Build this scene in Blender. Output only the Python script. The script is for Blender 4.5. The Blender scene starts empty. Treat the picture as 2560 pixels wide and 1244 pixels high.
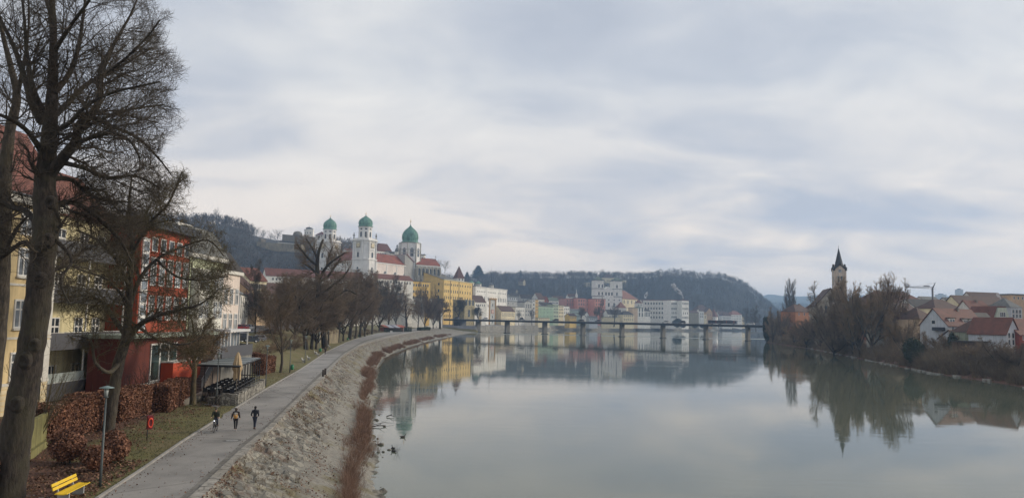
import bpy,math,random
import numpy as np
from mathutils import Vector,Matrix
PI=math.pi
R=math.radians
scn=bpy.context.scene
col=scn.collection
rnd=random.Random(7)

# ---------------------------------------------------------------- camera
F=1900.0                       # focal length in photo pixels (2560 wide)
CAMZ=12.5                      # eye height above the river
PITCH=math.atan((799-622)/F)
ROLL=0.020
_r0=Vector((1,0,0)); _u0=Vector((0,-math.sin(PITCH),math.cos(PITCH)))
FWD=Vector((0,math.cos(PITCH),math.sin(PITCH)))
RT=_r0*math.cos(ROLL)+_u0*math.sin(ROLL)
UP=-_r0*math.sin(ROLL)+_u0*math.cos(ROLL)
cam_d=bpy.data.cameras.new('camera')
cam=bpy.data.objects.new('camera',cam_d)
col.objects.link(cam)
cam_d.sensor_width=36.0
cam_d.lens=36.0*F/2560.0
cam_d.clip_start=0.1
cam_d.clip_end=20000
M4=Matrix.Identity(4)
for i,v in enumerate((RT,UP,-FWD)):
    M4[0][i],M4[1][i],M4[2][i]=v.x,v.y,v.z
M4[2][3]=CAMZ
cam.matrix_world=M4
scn.camera=cam

def ray(px,py):
    return FWD+RT*((px-1280)/F)+UP*((622-py)/F)
def at(px,py,Y):               # the point seen at a pixel of the photo, Y metres ahead
    d=ray(px,py)
    t=Y/d.y
    return Vector((d.x*t,Y,CAMZ+d.z*t))
def G(px,py,z=0.0):            # where the line of sight meets the level z
    d=ray(px,py)
    t=(z-CAMZ)/d.z
    return Vector((d.x*t,d.y*t,z))
def XatD(px,Y,z):              # x of the column px at depth Y and height z
    X=(px-1280)/F*Y
    for _ in range(4):
        v=Vector((X,Y,z-CAMZ))
        u=v.dot(RT)/v.dot(FWD)*F+1280
        X+=(px-u)/F*Y
    return X

# ---------------------------------------------------------------- world and sun
SUN_AZ,SUN_EL=R(72),R(22)    # azimuth from +Y towards +X
world=bpy.data.worlds.new('World')
scn.world=world
world.use_nodes=True
nt=world.node_tree
nt.nodes.clear()
N=nt.nodes.new; L=nt.links.new
def setin(n,k,v):n.inputs[k].default_value=v
tc=N('ShaderNodeTexCoord')
sep=N('ShaderNodeSeparateXYZ'); L(tc.outputs['Generated'],sep.inputs[0])
def wmath(op,a,b=None):
    m=N('ShaderNodeMath'); m.operation=op
    for i,v in enumerate((a,b)):
        if v is None:continue
        if isinstance(v,(int,float)):m.inputs[i].default_value=v
        else:L(v,m.inputs[i])
    return m.outputs[0]
zc=wmath('MAXIMUM',sep.outputs['Z'],0.0)
den=wmath('ADD',zc,0.26)
cx=wmath('DIVIDE',sep.outputs['X'],den)
cy=wmath('DIVIDE',sep.outputs['Y'],den)
comb=N('ShaderNodeCombineXYZ'); L(cx,comb.inputs[0]); L(cy,comb.inputs[1])
def wnoise(scale,detail,rough,vec,loc=(0,0,0),sc=(1,1,1),dist=0.0):
    mp=N('ShaderNodeMapping'); L(vec,mp.inputs[0])
    mp.inputs['Location'].default_value=loc; mp.inputs['Scale'].default_value=sc
    n=N('ShaderNodeTexNoise'); L(mp.outputs[0],n.inputs['Vector'])
    setin(n,'Scale',scale); setin(n,'Detail',detail); setin(n,'Roughness',rough); setin(n,'Distortion',dist)
    return n.outputs['Fac']
def wramp(fac,stops):
    r=N('ShaderNodeValToRGB'); L(fac,r.inputs[0])
    e=r.color_ramp.elements
    while len(e)>1:e.remove(e[-1])
    e[0].position=stops[0][0]; e[0].color=(*stops[0][1],1)
    for p,c in stops[1:]:
        k=e.new(p); k.color=(*c,1)
    return r.outputs[0]
def wmix(fac,a,b,typ='MIX'):
    m=N('ShaderNodeMix'); m.data_type='RGBA'; m.blend_type=typ
    if isinstance(fac,(int,float)):m.inputs[0].default_value=fac
    else:L(fac,m.inputs[0])
    for i,v in ((6,a),(7,b)):
        if isinstance(v,tuple):m.inputs[i].default_value=(*v,1)
        else:L(v,m.inputs[i])
    return m.outputs[2]
big=wnoise(1.25,3.0,0.5,comb.outputs[0],loc=(3.1,1.4,0),sc=(0.7,1.0,1),dist=0.5)
mid=wnoise(3.4,5.0,0.55,comb.outputs[0],loc=(7.3,2.2,0),sc=(0.7,1.0,1),dist=0.5)
cl=wmath('ADD',wmath('MULTIPLY',big,0.62),wmath('MULTIPLY',mid,0.38))
cloud=wramp(cl,[(0.36,(0.395,0.430,0.500)),(0.46,(0.480,0.508,0.562)),(0.54,(0.585,0.598,0.620)),(0.65,(0.740,0.728,0.705))])
warm=wramp(cl,[(0.39,(0.46,0.49,0.565)),(0.47,(0.64,0.61,0.605)),(0.55,(0.88,0.775,0.68))])
zfac=wramp(zc,[(0.0,(1,1,1)),(0.10,(0.95,0.95,0.95)),(0.19,(0.35,0.35,0.35)),(0.30,(0,0,0))])
skyc=wmix(zfac,cloud,warm)
hor=wramp(zc,[(0.0,(1,1,1)),(0.035,(0.8,0.8,0.8)),(0.085,(0,0,0))])
skyc=wmix(hor,skyc,(0.72,0.67,0.65))
nish=N('ShaderNodeTexSky'); nish.sky_type='NISHITA'; nish.sun_disc=False
nish.sun_elevation=SUN_EL; nish.sun_rotation=SUN_AZ
bg1=N('ShaderNodeBackground'); L(nish.outputs[0],bg1.inputs[0]); setin(bg1,'Strength',0.05)
bg2=N('ShaderNodeBackground'); L(skyc,bg2.inputs[0]); setin(bg2,'Strength',0.92)
mixs=N('ShaderNodeMixShader'); setin(mixs,'Fac',0.94)   # a closed cloud deck, thin blue above it
L(bg1.outputs[0],mixs.inputs[1]); L(bg2.outputs[0],mixs.inputs[2])
wo=N('ShaderNodeOutputWorld'); L(mixs.outputs[0],wo.inputs['Surface'])

sun_d=bpy.data.lights.new('sun','SUN')
sun_d.energy=2.0; sun_d.angle=R(14); sun_d.color=(1.0,0.88,0.72)
sun=bpy.data.objects.new('sun',sun_d); col.objects.link(sun)
sd=Vector((math.sin(SUN_AZ)*math.cos(SUN_EL),math.cos(SUN_AZ)*math.cos(SUN_EL),math.sin(SUN_EL)))
sun.rotation_euler=sd.to_track_quat('Z','Y').to_euler()
sun.location=(60,0,120)
scn.view_settings.view_transform='Standard'
scn.view_settings.look='None'
scn.view_settings.exposure=0.48
scn.view_settings.gamma=1.0
scn.render.engine='CYCLES'
scn.cycles.max_bounces=6
scn.cycles.transparent_max_bounces=8
scn.cycles.volume_bounces=0
scn.cycles.use_denoising=True

# ---------------------------------------------------------------- materials
MATS={}
def rgb(*c):                      # sRGB 0..255 to linear
    return tuple(((v/255)/12.92 if v/255 <= 0.04045 else ((v/255+0.055)/1.055)**2.4) for v in c)
class NT:
    def __init__(s,name):
        s.m=bpy.data.materials.new(name); s.m.use_nodes=True
        s.t=s.m.node_tree; s.b=s.t.nodes['Principled BSDF']
        s.tc=None
    def n(s,typ,**kw):
        x=s.t.nodes.new(typ)
        for k,v in kw.items():
            if k in x.inputs:x.inputs[k].default_value=v
            else:setattr(x,k,v)
        return x
    def l(s,a,b):s.t.links.new(a,b)
    def co(s,kind='Object',sc=(1,1,1),loc=(0,0,0),rot=(0,0,0)):
        if kind == 'Position':
            g=s.n('ShaderNodeNewGeometry'); src=g.outputs['Position']
        else:
            g=s.n('ShaderNodeTexCoord'); src=g.outputs[kind]
        mp=s.n('ShaderNodeMapping'); s.l(src,mp.inputs[0])
        mp.inputs['Scale'].default_value=sc; mp.inputs['Location'].default_value=loc; mp.inputs['Rotation'].default_value=rot
        return mp.outputs[0]
    def noise(s,scale,detail=4,rough=0.55,vec=None,dist=0):
        n=s.n('ShaderNodeTexNoise',Scale=scale,Detail=detail,Roughness=rough,Distortion=dist)
        if vec is not None:s.l(vec,n.inputs['Vector'])
        return n.outputs['Fac']
    def ramp(s,fac,stops,interp='LINEAR'):
        r=s.n('ShaderNodeValToRGB'); s.l(fac,r.inputs[0]); r.color_ramp.interpolation=interp
        e=r.color_ramp.elements
        while len(e)>1:e.remove(e[-1])
        e[0].position=stops[0][0]; e[0].color=(*stops[0][1],1)
        for p,c in stops[1:]:
            k=e.new(p); k.color=(*c,1)
        return r.outputs[0]
    def mix(s,fac,a,b,typ='MIX'):
        m=s.n('ShaderNodeMix',data_type='RGBA',blend_type=typ)
        if isinstance(fac,(int,float)):m.inputs[0].default_value=fac
        else:s.l(fac,m.inputs[0])
        for i,v in ((6,a),(7,b)):
            if isinstance(v,tuple):m.inputs[i].default_value=(*v,1)
            else:s.l(v,m.inputs[i])
        return m.outputs[2]
    def bump(s,h,strength=0.3,dist=0.05):
        b=s.n('ShaderNodeBump',Strength=strength,Distance=dist)
        s.l(h,b.inputs['Height']); s.l(b.outputs[0],s.b.inputs['Normal'])
    def base(s,c):
        if isinstance(c,tuple):s.b.inputs['Base Color'].default_value=(*c,1)
        else:s.l(c,s.b.inputs['Base Color'])
    def rough(s,r):
        if isinstance(r,(int,float)):s.b.inputs['Roughness'].default_value=r
        else:s.l(r,s.b.inputs['Roughness'])
def g3(v):return (v,v,v)
def mul(c,k):return tuple(min(1.0,x*k) for x in c)

def plaster(name,c,dirt=0.22,sc=0.35):
    if name in MATS:return MATS[name]
    s=NT(name)
    v=s.co('Object')
    n1=s.noise(sc,6,0.62,v)
    v2=s.co('Object',sc=(2.5,2.5,0.12))
    n2=s.noise(0.9,4,0.6,v2)
    a=s.ramp(n1,[(0.3,mul(c,1-dirt)),(0.62,mul(c,1.04))])
    b=s.ramp(n2,[(0.36,g3(1-dirt*0.9)),(0.55,g3(1.0))])
    s.base(s.mix(1.0,a,b,'MULTIPLY'))
    s.rough(0.88)
    s.bump(s.noise(9,4,0.6,v),0.25,0.02)
    MATS[name]=s.m
    return s.m
def flat(name,c,rough=0.6,metal=0.0,var=0.12,sc=3.0):
    if name in MATS:return MATS[name]
    s=NT(name)
    n1=s.noise(sc,4,0.6,s.co('Object'))
    s.base(s.ramp(n1,[(0.3,mul(c,1-var)),(0.7,mul(c,1+var*0.5))]))
    s.rough(rough); s.b.inputs['Metallic'].default_value=metal
    MATS[name]=s.m
    return s.m
def tiles(name,c,var=0.3,sc=0.5):
    if name in MATS:return MATS[name]
    g_=sum(c)/3; c=tuple(x*.86+g_*.14 for x in c); c=(c[0]*.80,c[1]*.78,c[2]*.70)
    s=NT(name)
    v=s.co('Object')
    n1=s.noise(sc,7,0.7,v)
    n2=s.noise(5.0,3,0.7,v)
    c2=tuple(x*y for x,y in zip(c,(0.55,0.62,0.7)))
    a=s.ramp(n1,[(0.34,c2),(0.5,mul(c,1-var*0.3)),(0.68,mul(c,1.12))])
    b=s.ramp(n2,[(0.35,g3(0.72)),(0.6,g3(1.05))])
    s.base(s.mix(1.0,a,b,'MULTIPLY')); s.rough(0.8)
    w=s.n('ShaderNodeTexWave',Scale=1.6,Distortion=0.6)
    w.bands_direction='Z'
    s.l(s.co('Object'),w.inputs['Vector'])
    s.bump(w.outputs['Fac'],0.5,0.04)
    MATS[name]=s.m
    return s.m
def glassm(name,c=(0.035,0.045,0.055),rough=0.12):
    if name in MATS:return MATS[name]
    s=NT(name)
    n1=s.noise(0.6,2,0.5,s.co('Position'))
    s.base(s.ramp(n1,[(0.4,mul(c,0.6)),(0.6,mul(c,1.6))])); s.rough(rough)
    MATS[name]=s.m
    return s.m
def barkm(name,c1,c2):
    if name in MATS:return MATS[name]
    s=NT(name)
    v=s.co('Object',sc=(1,1,0.3))
    n1=s.noise(6.0,6,0.7,v)
    n2=s.noise(0.7,4,0.6,s.co('Object'))
    a=s.ramp(n1,[(0.36,mul(c1,0.30)),(0.52,c1),(0.68,mul(c1,1.9))])
    s.base(s.mix(s.ramp(n2,[(0.42,g3(0)),(0.62,g3(0.8))]),a,c2)); s.rough(0.95)
    s.bump(n1,1.0,0.14)
    MATS[name]=s.m
    return s.m

# ---------------------------------------------------------------- object helpers
def tag(o,label=None,cat=None,group=None,kind=None):
    if label:o['label']=label
    if cat:o['category']=cat
    if group:o['group']=group
    if kind:o['kind']=kind
    return o
def empty(name,loc,rz=0.0,label=None,cat=None,group=None,parent=None):
    o=bpy.data.objects.new(name,None); col.objects.link(o)
    o.empty_display_size=0.2
    o.location=loc; o.rotation_euler=(0,0,rz)
    if parent:o.parent=parent
    return tag(o,label,cat,group)
def copy_tree(o,parent=None,loc=None,rz=None,label=None,scale=None):
    c=o.copy(); col.objects.link(c)
    if parent is not None:c.parent=parent
    for ch in list(o.children):copy_tree(ch,c)
    if loc is not None:c.location=loc
    if rz is not None:c.rotation_euler=(0,0,rz)
    if scale is not None:c.scale=scale if isinstance(scale,tuple) else (scale,)*3
    if label:c['label']=label
    return c
class MB:
    """collects shapes and links them as one mesh object"""
    def __init__(s):s.v=[]; s.f=[]; s.mi=[]; s.sm=[]
    def add(s,vs,fs,mi=0,smooth=False):
        k=len(s.v)
        s.v+=[tuple(v) for v in vs]
        for f in fs:s.f.append(tuple(i+k for i in f)); s.mi.append(mi); s.sm.append(smooth)
        return s
    def box(s,x0,y0,z0,x1,y1,z1,mi=0):
        vs=[(x,y,z) for z in (z0,z1) for y in (y0,y1) for x in (x0,x1)]
        return s.add(vs,[(0,2,3,1),(4,5,7,6),(0,1,5,4),(2,6,7,3),(0,4,6,2),(1,3,7,5)],mi)
    def prism(s,poly,z0,z1,mi=0):                      # vertical prism over an xy polygon (ccw)
        n=len(poly)
        vs=[(x,y,z0) for x,y in poly]+[(x,y,z1) for x,y in poly]
        fs=[tuple(range(n))[::-1],tuple(range(n,2*n))]+[(i,(i+1) % n,n+(i+1) % n,n+i) for i in range(n)]
        return s.add(vs,fs,mi)
    def poly_y(s,poly,y0,y1,mi=0):                     # polygon in xz, thickness in y
        n=len(poly)
        vs=[(x,y0,z) for x,z in poly]+[(x,y1,z) for x,z in poly]
        fs=[tuple(range(n)),tuple(range(n,2*n))[::-1]]+[(i,n+i,n+(i+1) % n,(i+1) % n) for i in range(n)]
        return s.add(vs,fs,mi)
    def poly_x(s,poly,x0,x1,mi=0):                     # polygon in yz, thickness in x
        n=len(poly)
        vs=[(x0,y,z) for y,z in poly]+[(x1,y,z) for y,z in poly]
        fs=[tuple(range(n))[::-1],tuple(range(n,2*n))]+[(i,(i+1) % n,n+(i+1) % n,n+i) for i in range(n)]
        return s.add(vs,fs,mi)
    def tube(s,pts,rad,n=6,mi=0,cap=True,smooth=True):
        pts=[Vector(p) for p in pts]
        if not isinstance(rad,(list,tuple)):rad=[rad]*len(pts)
        vs=[]; fs=[]
        prev=None
        for i,p in enumerate(pts):
            d=(pts[min(i+1,len(pts)-1)]-pts[max(i-1,0)]).normalized()
            if prev is None:
                a=Vector((1,0,0)) if abs(d.x)<0.8 else Vector((0,1,0))
                u=d.cross(a).normalized()
            else:
                u=(prev-d*prev.dot(d)).normalized()
            prev=u; w=d.cross(u)
            for k in range(n):
                t=2*PI*k/n
                vs.append(p+(u*math.cos(t)+w*math.sin(t))*rad[i])
        for i in range(len(pts)-1):
            for k in range(n):
                fs.append((i*n+k,i*n+(k+1) % n,(i+1)*n+(k+1) % n,(i+1)*n+k))
        if cap:
            fs.append(tuple(range(n))[::-1]); fs.append(tuple(range((len(pts)-1)*n,len(pts)*n)))
        return s.add(vs,fs,mi,smooth)
    def lathe(s,prof,c=(0,0),n=16,mi=0,smooth=True,rot=0.0,sy=1.0):   # prof: (r, z)
        vs=[]; fs=[]
        for r,z in prof:
            for k in range(n):
                t=rot+2*PI*k/n
                vs.append((c[0]+r*math.cos(t),c[1]+sy*r*math.sin(t),z))
        for i in range(len(prof)-1):
            for k in range(n):
                fs.append((i*n+k,i*n+(k+1) % n,(i+1)*n+(k+1) % n,(i+1)*n+k))
        fs.append(tuple(range(n))[::-1]); fs.append(tuple(range((len(prof)-1)*n,len(prof)*n)))
        return s.add(vs,fs,mi,smooth)
    def ball(s,c,r,n=8,m=6,mi=0):
        prof=[(max(0.001,math.sin(PI*i/m)),-math.cos(PI*i/m)) for i in range(m+1)]
        if not isinstance(r,(tuple,list)):r=(r,r,r)
        vs=[]; fs=[]
        for q,z in prof:
            for k in range(n):
                t=2*PI*k/n
                vs.append((c[0]+r[0]*q*math.cos(t),c[1]+r[1]*q*math.sin(t),c[2]+r[2]*z))
        for i in range(m):
            for k in range(n):
                fs.append((i*n+k,i*n+(k+1) % n,(i+1)*n+(k+1) % n,(i+1)*n+k))
        return s.add(vs,fs,mi,True)
    def mesh(s,name,mats):
        me=bpy.data.meshes.new(name)
        me.from_pydata(s.v,[],s.f)
        if not isinstance(mats,(list,tuple)):mats=[mats]
        for m in mats:me.materials.append(m)
        me.polygons.foreach_set('material_index',s.mi)
        me.polygons.foreach_set('use_smooth',s.sm)
        me.update()
        return me
    def build(s,name,mats,parent=None,loc=None,rz=0.0):
        return link(name,s.mesh(name,mats),parent,loc,rz)
def link(name,me,parent=None,loc=None,rz=0.0):
    o=bpy.data.objects.new(name,me); col.objects.link(o)
    if parent is not None:o.parent=parent
    if loc is not None:o.location=loc
    if rz:o.rotation_euler=(0,0,rz)
    return o
def np_mesh(name,v,f,mats,smooth=False,mi=None):      # v (n,3), f (m,k) arrays
    me=bpy.data.meshes.new(name)
    v=np.asarray(v,dtype=np.float32); f=np.asarray(f,dtype=np.int32)
    me.vertices.add(len(v)); me.vertices.foreach_set('co',v.ravel())
    k=f.shape[1]
    me.loops.add(f.size); me.loops.foreach_set('vertex_index',f.ravel())
    me.polygons.add(len(f))
    me.polygons.foreach_set('loop_start',np.arange(0,f.size,k,dtype=np.int32))
    me.polygons.foreach_set('use_smooth',np.full(len(f),smooth))
    if not isinstance(mats,(list,tuple)):mats=[mats]
    for m in mats:me.materials.append(m)
    if mi is not None:me.polygons.foreach_set('material_index',np.asarray(mi,dtype=np.int32))
    me.update(calc_edges=True)
    me.validate()
    return me
# cheap value noise for terrain
_NG=np.random.RandomState(3).rand(256,256)
def vnoise(x,y):
    x=np.asarray(x,dtype=float); y=np.asarray(y,dtype=float)
    xi=np.floor(x).astype(int); yi=np.floor(y).astype(int)
    fx=x-xi; fy=y-yi
    fx=fx*fx*(3-2*fx); fy=fy*fy*(3-2*fy)
    g=lambda a,b:_NG[a % 256,b % 256]
    return (g(xi,yi)*(1-fx)+g(xi+1,yi)*fx)*(1-fy)+(g(xi,yi+1)*(1-fx)+g(xi+1,yi+1)*fx)*fy-0.5
def fbm(x,y,o=4):
    a=0; k=1.0
    for i in range(o):a=a+vnoise(x*2**i+17*i,y*2**i+5*i)*k; k *= 0.5
    return a
def sstep(t):t=np.clip(t,0,1); return t*t*(3-2*t)
# ================================================================ THE SETTING
def curve(pix,z):
    pts=[G(x,y,z) for x,y in pix]
    pts.sort(key=lambda p:p.y)
    return np.array([p.x for p in pts]),np.array([p.y for p in pts])
PZ=3.6
_pl=curve([(275,1228),(350,1179),(462,1101),(530,1058),(600,1014),(665,973),(749,925),(769,912),(817,879),(865,856),(901,843),(940,833),(1000,824),(1060,817.5),(1090,814)],PZ)
_pr=curve([(480,1218),(592,1117),(660,1066),(724,1005),(769,960),(801,931),(859,880),(907,852),(950,840),(1000,830.5),(1060,821.5),(1090,817)],PZ)
_pk=curve([(515,1240),(592,1160),(686,1066),(756,996),(805,951),(858,890),(905,862),(955,847),(1000,837),(1060,826),(1105,819)],PZ-0.1)
_pw=curve([(965,1290),(955,1244),(950,1200),(945,1150),(940,1100),(935,1050),(937,1010),(950,985),(943,955),(945,920),(958,897),(990,880),(1030,865),(1080,851),(1120,843),(1165,834.5)],0.0)
def ext(c,y0=5.0):
    X,Y=c
    s=(X[2]-X[0])/(Y[2]-Y[0])
    return np.concatenate(([X[0]+s*(y0-Y[0])],X)),np.concatenate(([y0],Y))
_pl,_pr,_pk,_pw=map(ext,(_pl,_pr,_pk,_pw))
_q=[(1200,770),(1300,960),(1400,1060),(1500,1160),(1600,1260),(1700,1360),(1800,1500),(1868,1700),(1880,2600)]
_qx=np.array([XatD(p,d,2) for p,d in _q]); _qy=np.array([float(d) for p,d in _q])
_wX=np.concatenate((_pw[0],_qx)); _wY=np.concatenate((_pw[1],_qy))
_rb=curve([(1915,854),(1952,861),(2025,871),(2085,883),(2153,897),(2239,914),(2328,933),(2421,945),(2510,958),(2560,968),(2700,1000),(2900,1050)],0.0)
_rX=np.concatenate(([_rb[0][0]-5],_rb[0],[XatD(1990,800,0),XatD(1990,2600,0)])); _rY=np.concatenate(([_rb[1][0]-90],_rb[1],[800,2600]))
xl=lambda Y:np.interp(Y,_pl[1],_pl[0]); xr=lambda Y:np.interp(Y,_pr[1],_pr[0])
xk=lambda Y:np.interp(Y,_pk[1],_pk[0]); xw=lambda Y:np.interp(Y,_wY,_wX)
xR=lambda Y:np.interp(Y,_rY,_rX)
def hz(X,Y):
    """ground height"""
    X=np.asarray(X,dtype=float); Y=np.asarray(Y,dtype=float)
    dx=xl(Y)-X
    slope=np.minimum(5.7,np.maximum(0,dx-3)*0.28)*sstep((Y-92)/34.0)
    slope=slope*(1-0.55*sstep((Y-330)/200.0))
    gard=0.8*sstep((dx-5)/12.0)*(1-sstep((Y-92)/34.0))
    left=PZ+slope+gard
    left=left+16*sstep((Y-660)/120.0)*sstep((-95-X)/50.0)
    z=left
    # path and bank towards the river
    k=xk(Y); w=xw(Y)
    t=(X-k)/np.maximum(1.0,w-k)
    bank=np.interp(t,[-0.02,0.0,0.5,0.85,1.0,1.35,2.0],[PZ,PZ-0.15,1.3,0.35,0.0,-1.2,-2.5])
    near=Y<745
    z=np.where(near & (X>k),np.minimum(bank,PZ-0.1),z)
    # quay beyond the bridge
    dq=w-X
    quay=np.where(dq>0,5.6+0.6*sstep(dq/60),-2.5)
    z=np.where(~near,np.where(dq>0,np.maximum(quay,np.where(X<-95,left,0)),-2.5),z)
    # right bank
    dr=X-xR(Y)
    rb=np.interp(dr,[-25,0,1.5,9,30,90],[-2.5,-0.05,0.5,3.2,5.2,6.4])
    rb=rb+0.0*Y
    z=np.where(dr>-25,np.where(dr>-8,rb,np.minimum(rb,z)),z)
    return z
def gz(X,Y):return float(hz(X,Y))

# ground materials
def ground_mat():
    s=NT('ground_earth_and_grass')
    v=s.co('Position')
    n1=s.noise(0.35,6,0.65,v); n2=s.noise(2.6,6,0.7,v); n3=s.noise(9,4,0.7,v)
    grass=s.ramp(n2,[(0.3,(0.050,0.052,0.014)),(0.5,(0.105,0.100,0.026)),(0.72,(0.175,0.150,0.045))])
    straw=s.ramp(n3,[(0.35,(0.085,0.062,0.027)),(0.65,(0.20,0.155,0.075))])
    lawn=s.mix(s.ramp(n1,[(0.40,g3(0.0)),(0.62,g3(0.75))]),grass,straw)
    litter=s.ramp(n3,[(0.3,(0.035,0.018,0.011)),(0.5,(0.10,0.044,0.026)),(0.7,(0.20,0.10,0.062))])
    at_=s.n('ShaderNodeAttribute',attribute_name='litter')
    f=s.n('ShaderNodeMath',operation='MULTIPLY_ADD')
    s.l(n2,f.inputs[0]); f.inputs[1].default_value=0.9; s.l(at_.outputs['Fac'],f.inputs[2])
    c=s.mix(s.ramp(f.outputs[0],[(0.82,g3(0)),(1.0,g3(1))]),lawn,litter)
    at2=s.n('ShaderNodeAttribute',attribute_name='street')
    street=s.ramp(n1,[(0.3,(0.14,0.14,0.145)),(0.7,(0.20,0.20,0.205))])
    c=s.mix(s.ramp(at2.outputs['Fac'],[(0.45,g3(0)),(0.55,g3(1))]),c,street)
    s.base(c); s.rough(0.95); s.bump(n3,0.7,0.06)
    return s.m
na,nr=560,520
ang=np.radians(np.linspace(-50,50,na)); rad=np.exp(np.linspace(math.log(9),math.log(9000),nr))
A,Rr=np.meshgrid(ang,rad)
GX=np.sin(A)*Rr; GY=np.cos(A)*Rr
GZ=hz(GX,GY)
tb=(GX-xk(GY))/np.maximum(1.0,xw(GY)-xk(GY))
GZ=np.where((GY<745) & (tb>-0.05) & (tb<1.6),GZ-0.55,GZ)
GZ=GZ+fbm(GX*0.5,GY*0.5,3)*0.16*(GY<400)*(GX<xl(GY)-2)
GZ=np.where((GX>xl(GY)-0.2) & (GX<xk(GY)+0.6) & (GY<760),np.minimum(GZ,PZ-0.12),GZ)
idx=np.arange(na*nr).reshape(nr,na)
quads=np.stack([idx[:-1,:-1],idx[:-1,1:],idx[1:,1:],idx[1:,:-1]],-1).reshape(-1,4)
gm=np_mesh('ground',np.stack([GX,GY,GZ],-1).reshape(-1,3),quads,ground_mat(),True)
dxl=xl(GY)-GX
lit=np.clip(1.2-np.abs(dxl-10)/7.0,0,1)*(GY<82)*np.clip((dxl-3.8)/3.0,0,1)
lit=lit+0.45*(GY>82)*(GY<420)*sstep((dxl-1)/6)*0.8
lit=np.where(GX>xR(GY)-3,0.75,lit)
lit=np.where(GY<46,np.maximum(lit,sstep((dxl-1.2)/1.2)),lit)
strt=(((GY>142) & (GY<330) & (dxl>19)) | ((GY>745) & (xw(GY)-GX>0) & (GX<xR(GY)-5))).astype(float)
for nme,arr in (('litter',lit),('street',strt)):
    a_=gm.attributes.new(nme,'FLOAT','POINT'); a_.data.foreach_set('value',arr.astype(np.float32).ravel())
tag(link('ground',gm),kind='structure')

# water
def water_mat():
    s=NT('river_water')
    s.b.inputs['IOR'].default_value=1.33
    n0=s.noise(0.02,3,0.5,s.co('Position'))
    s.base(s.ramp(n0,[(0.35,(0.086,0.104,0.076)),(0.65,(0.108,0.122,0.090))]))
    v1=s.co('Position',sc=(0.35,1.0,1)); v2=s.co('Position',sc=(1,1,1),rot=(0,0,0.5))
    a=s.noise(0.55,3,0.5,v1); b=s.noise(2.2,3,0.55,v2)
    # calm and ruffled areas
    area=s.ramp(s.noise(0.018,4,0.6,s.co('Position',sc=(0.6,1.6,1),loc=(4,9,0)),0.6),[(0.42,g3(0.30)),(0.56,g3(0.75)),(0.70,g3(1.6))])
    stk=s.ramp(s.noise(1.0,3,0.55,s.co('Position',sc=(0.010,0.11,1),rot=(0,0,0.12)),0.4),[(0.56,g3(0)),(0.66,g3(1.4))])
    ad=s.n('ShaderNodeMath',operation='ADD'); s.l(area,ad.inputs[0]); s.l(stk,ad.inputs[1]); area=ad.outputs[0]
    # the ruffled band under the bridge
    sp=s.n('ShaderNodeSeparateXYZ'); g=s.n('ShaderNodeNewGeometry'); s.l(g.outputs['Position'],sp.inputs[0])
    wob=s.noise(0.012,3,0.5,s.co('Position',sc=(1,0.2,1)))
    m=s.n('ShaderNodeMath',operation='MULTIPLY_ADD'); s.l(wob,m.inputs[0]); m.inputs[1].default_value=90; s.l(sp.outputs['Y'],m.inputs[2])
    band=s.ramp(s.n('ShaderNodeMath',operation='MULTIPLY').outputs[0],[(0,g3(0))])
    mr=s.n('ShaderNodeMapRange'); s.l(m.outputs[0],mr.inputs['Value']); mr.inputs['From Min'].default_value=655; mr.inputs['From Max'].default_value=805
    band=s.ramp(mr.outputs[0],[(0.0,g3(0)),(0.30,g3(0)),(0.36,g3(1)),(0.47,g3(0.9)),(0.56,g3(0)),(0.80,g3(0)),(0.84,g3(0.6)),(0.92,g3(0))])
    h=s.n('ShaderNodeMath',operation='MULTIPLY_ADD'); s.l(b,h.inputs[0]); h.inputs[1].default_value=0.22; s.l(a,h.inputs[2])
    st=s.n('ShaderNodeMath',operation='MULTIPLY_ADD'); s.l(band,st.inputs[0]); st.inputs[1].default_value=7.0; s.l(area,st.inputs[2])
    bp=s.n('ShaderNodeBump',Distance=0.070); s.l(h.outputs[0],bp.inputs['Height'])
    st2=s.n('ShaderNodeMath',operation='MULTIPLY'); s.l(st.outputs[0],st2.inputs[0]); st2.inputs[1].default_value=0.14
    s.l(st2.outputs[0],bp.inputs['Strength']); s.l(bp.outputs[0],s.b.inputs['Normal'])
    s.rough(s.ramp(band,[(0,g3(0.025)),(1,g3(0.30))]))
    return s.m
wm=MB(); wm.add([(-400,-60,0),(3500,-60,0),(3500,6000,0),(-400,6000,0)],[(0,1,2,3)])
tag(wm.build('water',water_mat()),kind='structure')

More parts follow.
